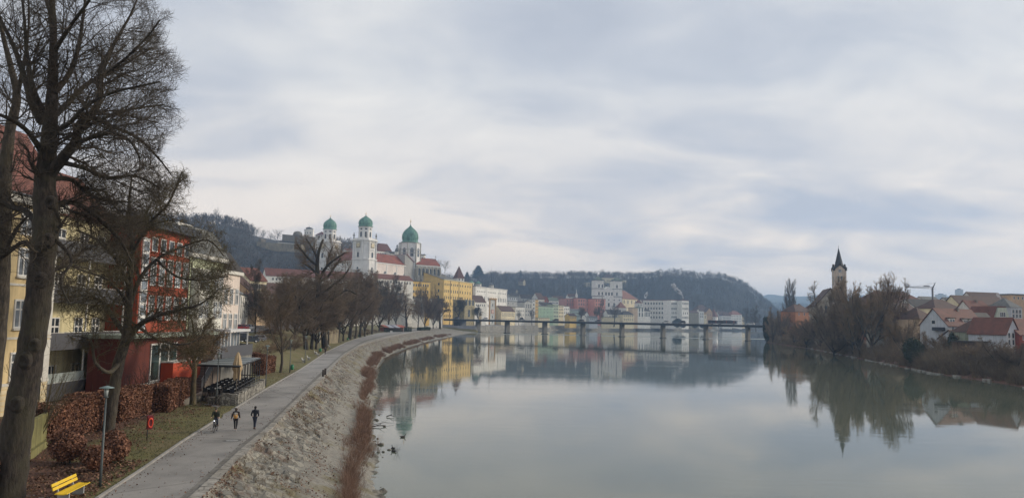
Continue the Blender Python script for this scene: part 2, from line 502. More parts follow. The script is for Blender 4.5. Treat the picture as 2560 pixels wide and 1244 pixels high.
# path: asphalt sheet, pale paved edge strip, stone edging towards the lawn
def strip(name,fa,fb,z,mat,y0,y1,n,ncol=2,zf=None):
    Y=np.exp(np.linspace(math.log(y0),math.log(y1),n))
    t=np.linspace(0,1,ncol)
    X=fa(Y)[:,None]*(1-t)+fb(Y)[:,None]*t
    YY=np.repeat(Y[:,None],ncol,1); Z=np.full_like(X,z) if zf is None else zf(X,YY,t)
    i=np.arange(n*ncol).reshape(n,ncol)
    q=np.stack([i[:-1,:-1],i[:-1,1:],i[1:,1:],i[1:,:-1]],-1).reshape(-1,4)
    return link(name,np_mesh(name,np.stack([X,YY,Z],-1).reshape(-1,3),q,mat,True))
def asphalt():
    s=NT('path_asphalt'); v=s.co('Position')
    n1=s.noise(0.16,6,0.65,v); n2=s.noise(14,3,0.7,v); n3=s.noise(0.5,4,0.6,s.co('Position',sc=(1,0.25,1)))
    a=s.ramp(n1,[(0.34,(0.150,0.143,0.132)),(0.48,(0.225,0.213,0.196)),(0.66,(0.285,0.268,0.244))])
    a=s.mix(1.0,a,s.ramp(n2,[(0.3,g3(0.86)),(0.7,g3(1.08))]),'MULTIPLY')
    a=s.mix(1.0,a,s.ramp(n3,[(0.3,g3(0.88)),(0.6,g3(1.03))]),'MULTIPLY')
    vo=s.n('ShaderNodeTexVoronoi',feature='DISTANCE_TO_EDGE',Scale=0.13); s.l(s.co('Position',sc=(1,0.45,1)),vo.inputs['Vector'])
    cr=s.ramp(vo.outputs['Distance'],[(0.0,g3(0.55)),(0.008,g3(1))])
    s.base(s.mix(0.9,a,s.mix(1.0,a,cr,'MULTIPLY'))); s.rough(0.9); s.bump(n2,0.3,0.01)
    return s.m
def slab_mat(name,c,sx=1.0):
    s=NT(name); v=s.co('Position')
    vo=s.n('ShaderNodeTexVoronoi',Scale=1.6); s.l(s.co('Position',sc=(0.9,sx,1)),vo.inputs['Vector'])
    e=s.n('ShaderNodeTexVoronoi',feature='DISTANCE_TO_EDGE',Scale=1.6); s.l(s.co('Position',sc=(0.9,sx,1)),e.inputs['Vector'])
    n1=s.noise(0.4,5,0.65,v); n2=s.noise(8,5,0.7,v)
    a=s.mix(1.0,s.ramp(vo.outputs['Distance'],[(0,mul(c,1.1)),(0.6,mul(c,0.85))]),s.ramp(n2,[(0.3,g3(0.75)),(0.7,g3(1.1))]),'MULTIPLY')
    a=s.mix(1.0,a,s.ramp(n1,[(0.35,(0.72,0.70,0.66)),(0.6,g3(1))]),'MULTIPLY')
    s.base(s.mix(1.0,a,s.ramp(e.outputs['Distance'],[(0.0,g3(0.45)),(0.05,g3(1))]),'MULTIPLY')); s.rough(0.92)
    s.bump(e.outputs['Distance'],0.5,0.03)
    return s.m
tag(strip('path',xl,xr,PZ,asphalt(),16,700,260,6),kind='structure')
kerbm=slab_mat('pale_edge_stone',(0.36,0.335,0.29),0.9)
cobm=slab_mat('gutter_cobbles',(0.20,0.187,0.165),1.3)
mid_=lambda Y:xr(Y)*0.6+xk(Y)*0.4
tag(strip('gutter_paving',xr,mid_,PZ+0.004,cobm,16,700,240,3),kind='structure')
def kerb_mesh():
    rs=random.Random(5); m=MB(); Y=17.0
    while Y<420:
        d=rs.uniform(0.8,1.3)*(1 if Y<130 else 4)
        a=Y+0.025; b=Y+d-0.025
        za=PZ+0.05+rs.uniform(-.012,.012)
        p=[(float(mid_(a)),a),(float(xk(a))+rs.uniform(-.05,.08),a),(float(xk(b))+rs.uniform(-.05,.08),b),(float(mid_(b)),b)]
        m.prism(p,PZ-0.6,za)
        Y+=d
    return m
tag(kerb_mesh().build('kerb_strip',kerbm),kind='structure')
tag(strip('kerb_strip_far',mid_,xk,PZ+0.04,kerbm,420,712,60,2),kind='structure')
lk=MB(); rs=random.Random(9)
Y=37.2
while Y<330:
    d=1.0 if Y<130 else 3.0
    if not (66<Y<72.5):
        a,b=Y+.01,Y+d-.01
        lk.prism([(float(xl(a))-.16,a),(float(xl(a)),a),(float(xl(b)),b),(float(xl(b))-.16,b)],PZ-.3,PZ+.10)
    Y+=d
tag(lk.build('lawn_kerb',flat('kerb_stone',(0.30,0.285,0.26),0.9,var=0.3,sc=1.5)),kind='structure')
# joins of the asphalt: the bench bay and the side path by the terrace
bay=MB()
c0=G(275,1228,PZ)
bay.add([(-25.6,31,PZ-.004),(float(xl(31))+.3,31,PZ-.004),(float(xl(38.0))+.3,38.0,PZ-.004),(-21.3,38.0,PZ-.004),(-25.6,37.6,PZ-.004)],[(0,1,2,3,4)])
sp_=[G(556,1049,PZ),G(558,1030,PZ),G(546,1018,PZ),G(500,1007,PZ),G(440,1000,PZ),G(462,993,PZ),G(512,999,PZ),G(560,1012,PZ),G(620,1010,PZ)]
bay.add([(p.x,p.y,PZ-.006) for p in sp_],[tuple(range(len(sp_)))])
tag(bay.build('side_path',bpy.data.materials['path_asphalt']),kind='structure')

# the stone-pitched and gravelly bank
def bank_mat():
    s=NT('bank_stone_and_gravel'); v=s.co('Position')
    vo=s.n('ShaderNodeTexVoronoi',Scale=1.9); s.l(s.co('Position',sc=(1.0,0.7,1)),vo.inputs['Vector'])
    ed=s.n('ShaderNodeTexVoronoi',feature='DISTANCE_TO_EDGE',Scale=1.9); s.l(s.co('Position',sc=(1.0,0.7,1)),ed.inputs['Vector'])
    hsv=s.n('ShaderNodeSeparateColor'); s.l(vo.outputs['Color'],hsv.inputs[0])
    stone=s.ramp(hsv.outputs[0],[(0.0,(0.12,0.115,0.098)),(0.5,(0.185,0.175,0.148)),(1.0,(0.29,0.272,0.225))])
    stone=s.mix(1.0,stone,s.ramp(ed.outputs['Distance'],[(0.0,g3(0.40)),(0.07,g3(1))]),'MULTIPLY')
    n2=s.noise(3.0,8,0.75,s.co('Position',sc=(0.7,1.6,1))); n3=s.noise(0.45,6,0.7,v); n4=s.noise(16,4,0.75,v)
    grav=s.ramp(n2,[(0.3,(0.075,0.070,0.058)),(0.45,(0.20,0.188,0.158)),(0.68,(0.32,0.30,0.255))])
    grav=s.mix(1.0,grav,s.ramp(n4,[(0.3,g3(0.75)),(0.7,g3(1.1))]),'MULTIPLY')
    at_=s.n('ShaderNodeAttribute',attribute_name='across')
    c=s.mix(s.ramp(at_.outputs['Fac'],[(0.36,g3(0)),(0.52,g3(1))]),stone,grav)
    lf=s.ramp(n4,[(0.3,(0.055,0.034,0.024)),(0.55,(0.125,0.078,0.054)),(0.75,(0.20,0.14,0.10))])
    md=s.n('ShaderNodeMath',operation='MULTIPLY_ADD'); s.l(at_.outputs['Fac'],md.inputs[0]); md.inputs[1].default_value=-0.22; s.l(n3,md.inputs[2])
    md2=s.n('ShaderNodeMath',operation='MULTIPLY_ADD'); s.l(n2,md2.inputs[0]); md2.inputs[1].default_value=0.55; s.l(md.outputs[0],md2.inputs[2])
    c=s.mix(s.ramp(md2.outputs[0],[(0.74,g3(0)),(0.86,g3(0.75))]),c,lf)
    moss=s.ramp(n4,[(0.3,(0.085,0.075,0.030)),(0.7,(0.21,0.175,0.085))])
    n5=s.noise(0.25,5,0.6,s.co('Position',loc=(30,8,0)))
    c=s.mix(s.ramp(n5,[(0.54,g3(0)),(0.64,g3(0.75))]),c,moss)
    wet=s.ramp(at_.outputs['Fac'],[(0.95,g3(1)),(1.0,g3(0.42))])
    s.base(s.mix(1.0,c,wet,'MULTIPLY')); s.rough(0.93)
    s.bump(n4,0.5,0.05)
    return s.m
def worley(x,y,seed=1):
    rs_=np.random.RandomState(seed); P=rs_.rand(128,128,3)
    xi=np.floor(x).astype(int); yi=np.floor(y).astype(int)
    d1=np.full(x.shape,9.0); h1=np.zeros(x.shape)
    for a in (-1,0,1):
        for b in (-1,0,1):
            q=P[(xi+a) % 128,(yi+b) % 128]
            d=np.hypot(xi+a+q[...,0]-x,yi+b+q[...,1]-y)
            h1=np.where(d<d1,q[...,2],h1); d1=np.minimum(d1,d)
    return d1,h1
nY,nT=1300,110
BY=np.exp(np.linspace(math.log(15),math.log(748),nY))
BT=np.concatenate((np.linspace(0,1.0,96),np.linspace(1.02,1.5,nT-96)))
k_,w_=xk(BY)[:,None],xw(BY)[:,None]
BX=k_+(w_-k_)*BT[None,:]; BYY=np.repeat(BY[:,None],nT,1)
BTT=np.repeat(BT[None,:],nY,0)
BZ=np.interp(BTT,[0.0,0.02,0.12,0.42,0.62,0.86,1.0,1.15,1.5],[PZ-0.02,PZ-0.25,3.0,1.75,1.0,0.38,0.0,-0.5,-1.4])
d1,h1=worley(BX*1.4,BYY*1.0)
st_=np.clip((0.47-BTT)/0.12,0,1)*np.clip(BTT/0.04,0,1)
BZ+=st_*((h1-0.5)*0.26-np.clip(d1-0.35,0,1)*0.35)
mid2=np.clip((BTT-0.35)/0.2,0,1)*np.clip((1.25-BTT)/0.2,0,1)
BZ+=mid2*(fbm(BX*0.5,BYY*0.9,5)*0.26)
edge=np.clip((BTT-0.86)/0.06,0,1)*np.clip((1.2-BTT)/0.1,0,1)
d2,h2=worley(BX*1.1+7,BYY*1.1,4)
BZ+=edge*(np.clip(h2-0.45,0,1)*0.75*np.clip(0.5-d2,0,1)*2-0.04)
BZ+=edge*fbm(BYY*0.12+5,BX*0.02,3)*0.35
i=np.arange(nY*nT).reshape(nY,nT)
q=np.stack([i[:-1,:-1],i[:-1,1:],i[1:,1:],i[1:,:-1]],-1).reshape(-1,4)
bm_=np_mesh('river_bank',np.stack([BX,BYY,BZ],-1).reshape(-1,3),q,bank_mat(),False)
a_=bm_.attributes.new('across','FLOAT','POINT'); a_.data.foreach_set('value',BTT.astype(np.float32).ravel())
tag(link('river_bank',bm_),kind='structure')
def bankz(X,Y):
    t=(X-xk(Y))/(xw(Y)-xk(Y))
    return float(np.interp(t,[0.0,0.02,0.12,0.42,0.62,0.86,1.0,1.15],[PZ,PZ-0.25,3.0,1.75,1.0,0.38,0.0,-0.5]))

# quay wall beyond the bridge: stone face with a coping and a lower ledge
qb=MB()
for j in range(len(_q)-1):
    a=Vector((_qx[j],_qy[j],0)); b=Vector((_qx[j+1],_qy[j+1],0))
    if j == 0:a=Vector((XatD(1188,752,0),752,0))
    d=(b-a).normalized(); n_=Vector((d.y,-d.x,0))
    for (o0,o1,z0,z1) in ((0.0,1.2,-2,5.5),(-.2,.9,5.503,5.9),(1.205,4.5,-2,1.0)):
        p=[a+n_*o0,b+n_*o0,b+n_*o1,a+n_*o1]
        qb.prism([(v.x,v.y) for v in p][::-1],z0,z1)
tag(qb.build('quay_wall',plaster('quay_stone',(0.27,0.255,0.22),0.4,0.12)),label='long grey stone quay wall along the far old town waterfront',cat='wall')

# ---------------------------------------------------------------- hills
def hill_mat(name,c):
    s=NT(name); v=s.co('Position')
    n1=s.noise(0.02,6,0.7,v); n2=s.noise(0.25,4,0.7,v)
    s.base(s.mix(1.0,s.ramp(n1,[(0.35,mul(c,0.75)),(0.65,mul(c,1.25))]),s.ramp(n2,[(0.3,g3(0.6)),(0.7,g3(1.1))]),'MULTIPLY')); s.rough(1.0)
    return s.m
HILLS={}
def hill(name,crest,depth,mat,amp=5.0,zb=3.0,nrow=50,ncol=220,back=300):
    px=np.array([c[0] for c in crest],float); py=np.array([c[1] for c in crest],float); D=np.array([c[2] for c in crest],float)
    U=np.linspace(px[0],px[-1],ncol)
    pts=[at(u,np.interp(u,px,py),float(np.interp(u,px,D))) for u in U]
    cx_=np.array([p.x for p in pts]); cyy=np.array([p.y for p in pts]); cz=np.array([p.z for p in pts])
    T=np.concatenate((np.linspace(0,1,nrow),np.linspace(1.05,1.8,10)))
    V=np.zeros((len(T),ncol,3))
    for i_,t in enumerate(T):
        if t <= 1:
            dd=depth*(1-t); h=sstep(0.08+0.92*t) if t>0 else 0
            h=0.35*t+0.65*math.sin(t*PI/2)**1.3
        else:
            dd=-back*(t-1)/0.8; h=1-0.55*((t-1)/0.8)**1.5
        k=(cyy-dd)/cyy
        V[i_,:,0]=cx_*k; V[i_,:,1]=cyy-dd; V[i_,:,2]=zb+(cz-zb)*h
        V[i_,:,2]+=fbm(V[i_,:,0]*0.012,V[i_,:,1]*0.012,4)*amp*(1 if t<0.9 else 0.15)
    i=np.arange(len(T)*ncol).reshape(len(T),ncol)
    q=np.stack([i[:-1,:-1],i[:-1,1:],i[1:,1:],i[1:,:-1]],-1).reshape(-1,4)
    tag(link(name,np_mesh(name,V.reshape(-1,3),q,mat,True)),kind='structure')
    HILLS[name]=V[:nrow+4]
hm=hill_mat('wooded_hillside',(0.045,0.044,0.040))
hill('castle_hill',[(-300,560,900),(200,545,980),(450,560,1100),(540,560,1150),(600,572,1180),(640,590,1200),(700,603,1200),(800,606,1200),(880,622,1230),(960,650,1300),(1040,678,1420),(1120,700,1560),(1180,712,1700)],420,hm,5,8,back=120)
hill('river_hill',[(1060,722,1900),(1140,712,1880),(1220,697,1850),(1300,694,1900),(1400,695,1900),(1480,694,1950),(1560,696,1950),(1600,698,1950),(1640,692,1950),(1670,687,1950),(1705,687,1950),(1740,694,1950),(1790,695,1960),(1825,703,1980),(1855,715,2000),(1880,732,2000),(1905,752,2020),(1930,775,2040),(1955,800,2060)],480,hm,8,3)
fm=hill_mat('far_fields',(0.10,0.105,0.08))
hill('far_ridge',[(1750,745,5200),(1880,742,5200),(1940,739,5200),(2000,741,5000),(2060,739,5000),(2140,741,4900),(2260,745,4700),(2340,742,4600),(2460,744,4600),(2600,742,4600),(2800,744,4600)],2300,fm,22,0,ncol=160,back=700)
hill('middle_ridge',[(1880,790,3200),(1920,768,3200),(1970,758,3150),(2020,768,3100),(2080,776,3000),(2180,770,2900),(2300,765,2800),(2420,762,2700),(2600,764,2600)],900,hm,12,0,ncol=120,back=400)
# ================================================================ TREES
def _ring(n):
    t=np.arange(n)*2*PI/n
    return np.cos(t),np.sin(t)
class Wood:
    """collects tapering branches as polylines; sorts them into trunk/limbs and crown"""
    def __init__(s):s.br=[]          # (points (k,3) , radii (k,), level)
    def mesh(s,name,mat,lv,nside=None):
        V=[]; Fq=[]; k0=0
        for P,r,l in s.br:
            if l not in lv:continue
            n=nside or (9 if l == 0 else 7 if l == 1 else 4 if l == 2 else 3)
            k=len(P)
            d=np.empty_like(P); d[1:-1]=P[2:]-P[:-2]; d[0]=P[1]-P[0]; d[-1]=P[-1]-P[-2]
            d /= np.linalg.norm(d,axis=1)[:,None]+1e-9
            ref=np.array([0.31,0.95,0.05]) if abs(d[0][1])<0.8 else np.array([1.0,0.1,0.1])
            u=np.cross(d,ref); u /= np.linalg.norm(u,axis=1)[:,None]+1e-9
            w=np.cross(d,u)
            c,sn=_ring(n)
            ring=P[:,None,:]+(u[:,None,:]*c[None,:,None]+w[:,None,:]*sn[None,:,None])*r[:,None,None]
            V.append(ring.reshape(-1,3))
            i=np.arange(k-1)[:,None]*n+np.arange(n)[None,:]
            j=np.arange(k-1)[:,None]*n+(np.arange(n)[None,:]+1) % n
            Fq.append(np.stack([i,j,j+n,i+n],-1).reshape(-1,4)+k0)
            k0+=k*n
        return np_mesh(name,np.concatenate(V),np.concatenate(Fq),mat,True)
def grow(W,rs,p,d,length,rad,lvl,maxl,o,inside=None):
    """o: dict(seg, wob, up, kids, ang, lr, rr, start)"""
    n=max(2,int(round(o['seg'][min(lvl,len(o['seg'])-1)])))
    st=length/n
    P=[np.array(p,float)]; d=np.array(d,float); D_=[d.copy()]
    wob=o['wob'][min(lvl,len(o['wob'])-1)]; up=o['up'][min(lvl,len(o['up'])-1)]
    for i in range(n):
        d=d+rs.normal(0,wob,3); d[2]+=up
        d /= np.linalg.norm(d)
        q=P[-1]+d*st
        if inside is not None and lvl>0 and not inside(q,lvl):
            if i == 0 and lvl >= 3:return
            if i >= 1:break
        P.append(q); D_.append(d.copy())
    P=np.array(P); n=len(P)-1
    tip=o.get('tip',0.35) if lvl<maxl else 0.5
    r=rad*(1-(1-tip)*np.linspace(0,1,n+1)**0.9)
    W.br.append((P,r,lvl))
    if lvl >= maxl:return
    kids=o['kids'][min(lvl,len(o['kids'])-1)]
    start=o['start'][min(lvl,len(o['start'])-1)]
    az=rs.uniform(0,6.28)
    for k in range(kids):
        t=start+(1-start)*(k+rs.uniform(0.1,0.9))/kids
        f=t*n; i=min(n-1,int(f))
        q=P[i]+(P[i+1]-P[i])*(f-i); dd=D_[i+1]
        az+=2.4+rs.uniform(-.5,.5)
        a=o['ang'][min(lvl,len(o['ang'])-1)]*rs.uniform(0.7,1.25)
        ref=np.array([0,0,1.0]) if abs(dd[2])<0.9 else np.array([1.0,0,0])
        u=np.cross(dd,ref); u /= np.linalg.norm(u); w=np.cross(dd,u)
        nd=dd*math.cos(a)+(u*math.cos(az)+w*math.sin(az))*math.sin(a)
        L_=length*o['lr'][min(lvl,len(o['lr'])-1)]*(1.15-0.6*t)*rs.uniform(0.75,1.2)
        grow(W,rs,q,nd,L_,max(o.get('rmin',0.01),rad*(1-(1-tip)*t)*o['rr']),lvl+1,maxl,o,inside)
def mk_bark():
    barkm('bark_dark_brown',(0.034,0.026,0.020),(0.050,0.044,0.025))
    barkm('bark_grey_brown',(0.060,0.049,0.038),(0.075,0.063,0.040))
    barkm('bark_moss',(0.080,0.062,0.036),(0.115,0.095,0.040))
    barkm('twigs_brown',(0.155,0.108,0.072),(0.17,0.13,0.08))
    barkm('twigs_warm',(0.22,0.150,0.088),(0.235,0.175,0.10))
    barkm('twigs_grey',(0.080,0.068,0.058),(0.10,0.085,0.07))
    barkm('twigs_dark',(0.062,0.047,0.035),(0.078,0.063,0.040))
    barkm('willow_orange',(0.17,0.095,0.038),(0.20,0.13,0.05))
mk_bark(); BK=MATS
class TreeKind:
    def __init__(s,trunk_me,crown_me):s.t=trunk_me; s.c=crown_me
    def place(s,name,loc,h,label,group=None,wx=1.0,rz=0.0,cat='tree'):
        r=empty(name,loc,rz,label,cat,group)
        r.scale=(h*wx,h*wx,h)
        link('trunk',s.t,r); link('crown',s.c,r)
        return r
def tree_kind(seed,o,maxl,tmat,cmat,trunk=(0.35,0.02),inside=None,lim=1,lean=(0,0)):
    rs=np.random.RandomState(seed); W=Wood()
    grow(W,rs,(0,0,0),(lean[0],lean[1],1),trunk[0],trunk[1],0,maxl,o,inside)
    return TreeKind(W.mesh('trunk',tmat,range(0,lim+1)),W.mesh('crown',cmat,range(lim+1,maxl+1)))
# unit-height kinds (height 1)
O_round=dict(seg=[6,6,5,3,3],wob=[.05,.12,.18,.22,.25],up=[.02,.07,.05,.03,.02],kids=[12,10,9,8],ang=[.75,.7,.7,.7],lr=[.62,.50,.50,.55],rr=.50,start=[.22,.2,.15,.1],tip=.3,rmin=.0011)
O_tall=dict(seg=[9,7,5,3,3],wob=[.05,.10,.16,.2,.25],up=[.02,.10,.06,.04,.02],kids=[20,11,9,7],ang=[.75,.65,.65,.7],lr=[.42,.48,.50,.5],rr=.46,start=[.14,.15,.15,.1],tip=.22,rmin=.0010)
O_spread=dict(seg=[5,8,6,4,3],wob=[.05,.15,.2,.22,.25],up=[.02,.05,.05,.03,.02],kids=[8,10,10,9],ang=[.6,.7,.7,.7],lr=[1.0,.5,.5,.5],rr=.58,start=[.55,.25,.15,.1],tip=.5,rmin=.0014)
O_poplar=dict(seg=[10,9,5,4],wob=[.02,.03,.06,.1],up=[.02,.16,.18,.12],kids=[46,12,7],ang=[.62,.35,.35],lr=[.34,.40,.38],rr=.42,start=[.08,.12,.1],tip=.15,rmin=.0016)
O_weep=dict(seg=[5,7,9,10],wob=[.05,.12,.08,.04],up=[.02,.08,-.10,-.22],kids=[10,10,9],ang=[.7,.7,.6],lr=[.62,.62,.85],rr=.5,start=[.35,.2,.1],tip=.4,rmin=.0012)
O_bush=dict(seg=[2,5,4,3],wob=[.1,.12,.16,.2],up=[.02,.06,.05,.02],kids=[16,10,9],ang=[1.0,.55,.6],lr=[5.5,.5,.5],rr=.6,start=[.2,.1,.1],tip=.6,rmin=.0016)
_dr=np.random.RandomState(5)
def _dome(q,l=3):return (q[0]**2+q[1]**2)/.30+((q[2]-.36)/.60)**2<1-abs(_dr.normal(0,.12))+.10*math.sin(q[0]*14)*math.sin(q[1]*14)
O_dome=dict(seg=[2,8,6,4,3],wob=[.1,.09,.15,.2,.25],up=[0,.03,.05,.03,.02],kids=[10,13,10,9],ang=[.72,.6,.65,.7],lr=[4.8,.42,.5,.5],rr=.55,start=[.3,.2,.12,.1],tip=.6,rmin=.0015)
TK={}
def K(name):
    if name in TK:return TK[name]
    d,g,m=BK['bark_dark_brown'],BK['bark_grey_brown'],BK['bark_moss']
    mk={
        'round1':lambda:tree_kind(11,O_round,4,g,BK['twigs_brown'],(.78,.016)),
        'round2':lambda:tree_kind(12,O_round,4,g,BK['twigs_warm'],(.76,.015)),
        'tall1':lambda:tree_kind(21,O_tall,4,d,BK['twigs_brown'],(.92,.017)),
        'tall2':lambda:tree_kind(22,O_tall,4,d,BK['twigs_brown'],(.92,.018)),
        'tall3':lambda:tree_kind(23,O_tall,4,g,BK['twigs_grey'],(.92,.015)),
        'spread1':lambda:tree_kind(31,O_spread,4,d,BK['twigs_dark'],(.42,.026)),
        'spread2':lambda:tree_kind(32,O_spread,4,g,BK['twigs_brown'],(.40,.022)),
        'spread3':lambda:tree_kind(33,O_spread,3,g,BK['twigs_grey'],(.40,.022)),
        'dome1':lambda:tree_kind(91,O_dome,4,g,BK['twigs_warm'],(.15,.022),_dome),
        'dome2':lambda:tree_kind(92,O_dome,4,d,BK['twigs_brown'],(.15,.022),_dome),
        'poplar':lambda:tree_kind(41,O_poplar,3,g,BK['twigs_grey'],(.96,.014)),
        'willow':lambda:tree_kind(51,O_weep,3,d,BK['willow_orange'],(.62,.022)),
        'bush1':lambda:tree_kind(61,O_bush,3,g,BK['twigs_brown'],(.12,.018),lim=0),
        'bush2':lambda:tree_kind(62,O_bush,3,g,BK['twigs_warm'],(.12,.018),lim=0),
        'bush3':lambda:tree_kind(63,O_bush,3,d,BK['twigs_dark'],(.12,.018),lim=0),
        'far1':lambda:tree_kind(71,O_round,3,d,BK['twigs_grey'],(.75,.020)),
        'far2':lambda:tree_kind(72,O_spread,3,d,BK['twigs_grey'],(.42,.026)),
        'far3':lambda:tree_kind(73,O_tall,3,d,BK['twigs_grey'],(.92,.020)),
    }
    TK[name]=mk[name]()
    k=TK[name]
    # normalise to height 1
    zs=np.empty(len(k.c.vertices)*3,dtype=np.float32); k.c.vertices.foreach_get('co',zs)
    z=zs.reshape(-1,3)[:,2]; top=float(np.percentile(z,99.7)); k.w=float(np.percentile(np.abs(zs.reshape(-1,3)[:,0]),96))*2/top
    for me in (k.t,k.c):
        a=np.empty(len(me.vertices)*3,dtype=np.float32); me.vertices.foreach_get('co',a); a /= top
        me.vertices.foreach_set('co',a); me.update()
    return k
def tree_at(kind,name,px,py_base,py_top,D,label,group=None,width=None,z=None,rz=None,cat='tree',minz=None):
    """a tree whose foot shows at px, py_base (when z is None the ground decides) and whose top shows at py_top"""
    X=XatD(px,D,6)
    zb=gz(X,D) if z is None else z
    X=XatD(px,D,zb)
    top=at(px,py_top,D).z
    h=top-zb
    k=K(kind)
    wx=1.0
    if width is not None:wx=(width/F*D)/(k.w*h)
    return k.place(name,(X,D,zb-0.1),h,label,group,wx,rnd.uniform(0,6.28) if rz is None else rz,cat)

# ---- leafy blob (conifer, ivy, hedge) : many small leaf faces through a volume
def leaf_mesh(name,pts,nrm,size,mat,rs,aspect=1.6):
    n=len(pts)
    a=rs.normal(0,1,(n,3))*0.8+nrm; a /= np.linalg.norm(a,axis=1)[:,None]+1e-9
    b=rs.normal(0,1,(n,3)); u=np.cross(a,b); u /= np.linalg.norm(u,axis=1)[:,None]+1e-9
    w=np.cross(a,u); sz=size*rs.uniform(0.6,1.3,(n,1))
    V=np.stack([pts-u*sz*.5,pts+w*sz*aspect*.35+a*sz*.12,pts+u*sz*.5,pts-w*sz*aspect*.35+a*sz*.12],1).reshape(-1,3)
    return np_mesh(name,V,np.arange(n*4).reshape(-1,4),mat)
def leafm(name,c1,c2,c3):
    if name in MATS:return MATS[name]
    s=NT(name)
    g=s.n('ShaderNodeNewGeometry')
    n1=s.noise(0.8,3,0.6,s.co('Object'))
    a=s.ramp(g.outputs['Random Per Island'],[(0.0,c1),(0.5,c2),(1.0,c3)])
    s.base(s.mix(1.0,a,s.ramp(n1,[(0.35,g3(0.7)),(0.65,g3(1.15))]),'MULTIPLY')); s.rough(0.8)
    MATS[name]=s.m
    return s.m
beech=leafm('beech_leaves_brown',(0.085,0.032,0.018),(0.19,0.080,0.042),(0.33,0.165,0.095))
ivy=leafm('ivy_leaves',(0.010,0.017,0.009),(0.020,0.032,0.014),(0.035,0.050,0.020))
thuja=leafm('thuja_leaves',(0.012,0.028,0.012),(0.024,0.048,0.020),(0.042,0.070,0.028))
litterm=leafm('fallen_leaves',(0.07,0.030,0.016),(0.14,0.066,0.036),(0.26,0.15,0.088))
# ---------------------------------------------------------------- forests on the hills
def forest(name,hill_name,n,hgt,seed,u0=0,u1=1,t0=0.05,t1=1.06,skip=None):
    rs=np.random.RandomState(seed)
    V=HILLS[hill_name]; nr_,nc,_=V.shape
    # small tree prototypes: a stem and a fuzz of twigs
    protos=[]
    for p in range(5):
        pts=[]; fs=[]
        m=34
        d=rs.normal(0,1,(m,3)); d /= np.linalg.norm(d,axis=1)[:,None]
        c=d*rs.uniform(0.25,1,(m,1))**0.6*np.array([.27,.27,.36])+np.array([0,0,.62])
        for q in range(m):
            a=c[q]; dirn=(a-np.array([0,0,.25])); dirn /= np.linalg.norm(dirn)
            dirn=dirn+rs.normal(0,.25,3); e=a+dirn*rs.uniform(.10,.2)
            sd_=np.cross(dirn,rs.normal(0,1,3)); sd_ /= np.linalg.norm(sd_)+1e-9
            wd=rs.uniform(.010,.030)
            k=len(pts); pts+=[a-sd_*wd,a+sd_*wd,e+sd_*wd*.3]; fs.append((k,k+1,k+2))
        k=len(pts); pts+=[np.array([-.02,0,-.1]),np.array([.02,0,-.1]),np.array([0,0,.8])]; fs.append((k,k+1,k+2))
        k=len(pts); pts+=[np.array([0,-.02,-.1]),np.array([0,.02,-.1]),np.array([0,0,.8])]; fs.append((k,k+1,k+2))
        protos.append((np.array(pts),np.array(fs)))
    AV=[]; AF=[]; k0=0
    for i in range(n):
        u=rs.uniform(u0,u1)*(nc-1.01); t=rs.uniform(t0,t1)
        if skip and skip(u/(nc-1),t):continue
        r=t*(nr_-4)*0.98; r=min(r,nr_-1.01)
        a,b=int(r),int(u); fa,fb=r-a,u-b
        base=(V[a,b]*(1-fb)+V[a,b+1]*fb)*(1-fa)+(V[a+1,b]*(1-fb)+V[a+1,b+1]*fb)*fa
        P,Fc=protos[rs.randint(5)]
        h=hgt*rs.uniform(0.6,1.2); th=rs.uniform(0,6.28); c,s_=math.cos(th),math.sin(th)
        Q=P*np.array([h*rs.uniform(.9,1.3),h,h]); Q=np.stack([Q[:,0]*c-Q[:,1]*s_,Q[:,0]*s_+Q[:,1]*c,Q[:,2]],1)+base
        AV.append(Q); AF.append(Fc+k0); k0+=len(Q)
    me=np_mesh(name,np.concatenate(AV),np.concatenate(AF),BK['twigs_grey'])
    tag(link(name,me),kind='stuff')
forest('forest_on_castle_hill','castle_hill',3800,15,1,0.42,1.0,skip=lambda u,t:635<-300+1480*u<815 and t>.55)
forest('forest_on_river_hill','river_hill',6200,17,2)
forest('forest_on_middle_ridge','middle_ridge',1400,18,3)
# trees one can tell apart on the skyline
def fir(h=1.0,seed=3,n=1500):
    rs=np.random.RandomState(seed)
    z=rs.uniform(0.08,1,n)**0.85; r=0.17*(1-z)**0.75*(0.75+0.25*np.sin(z*60))*rs.uniform(.5,1.05,n); a=rs.uniform(0,6.28,n)
    P=np.stack([r*np.cos(a),r*np.sin(a),z],1)
    return P,np.stack([np.cos(a),np.sin(a),np.full(n,.3)],1)
_p,_n=fir(); rs=np.random.RandomState(8)
FIRC=leaf_mesh('crown',_p,_n,0.05,ivy,rs)
_m=MB(); _m.tube([(0,0,-.03),(0,0,.5),(0,0,.95)],[.014,.009,.002],6); FIRT=_m.mesh('trunk',BK['bark_dark_brown'])
TK['fir']=TreeKind(FIRT,FIRC); TK['fir'].w=0.34
def sky_tree(px,py_top,D,hm_,kind,label,width=None,group='trees standing out on the hill skyline'):
    top=at(px,py_top,D)
    k=K(kind)
    wx=1.0 if width is None else (width/F*D)/(k.w*hm_)
    return k.place('hill_tree',(top.x,D,top.z-hm_),hm_,label,group,wx,rnd.uniform(0,6.28))
rs=random.Random(4)
for j in range(15):
    px=455+j*17+rs.uniform(-5,5)
    py=np.interp(px,[450,540,600,640,700,760],[545,518,548,566,574,590])+rs.uniform(-5,6)
    D=float(np.interp(px,[450,540,640,760],[1090,1140,1190,1195]))
    sky_tree(px,py,D,rs.uniform(26,32),rs.choice(['far1','far2','far3']),
             'bare winter tree in the skyline row on the wooded castle hill, left of the fortress')
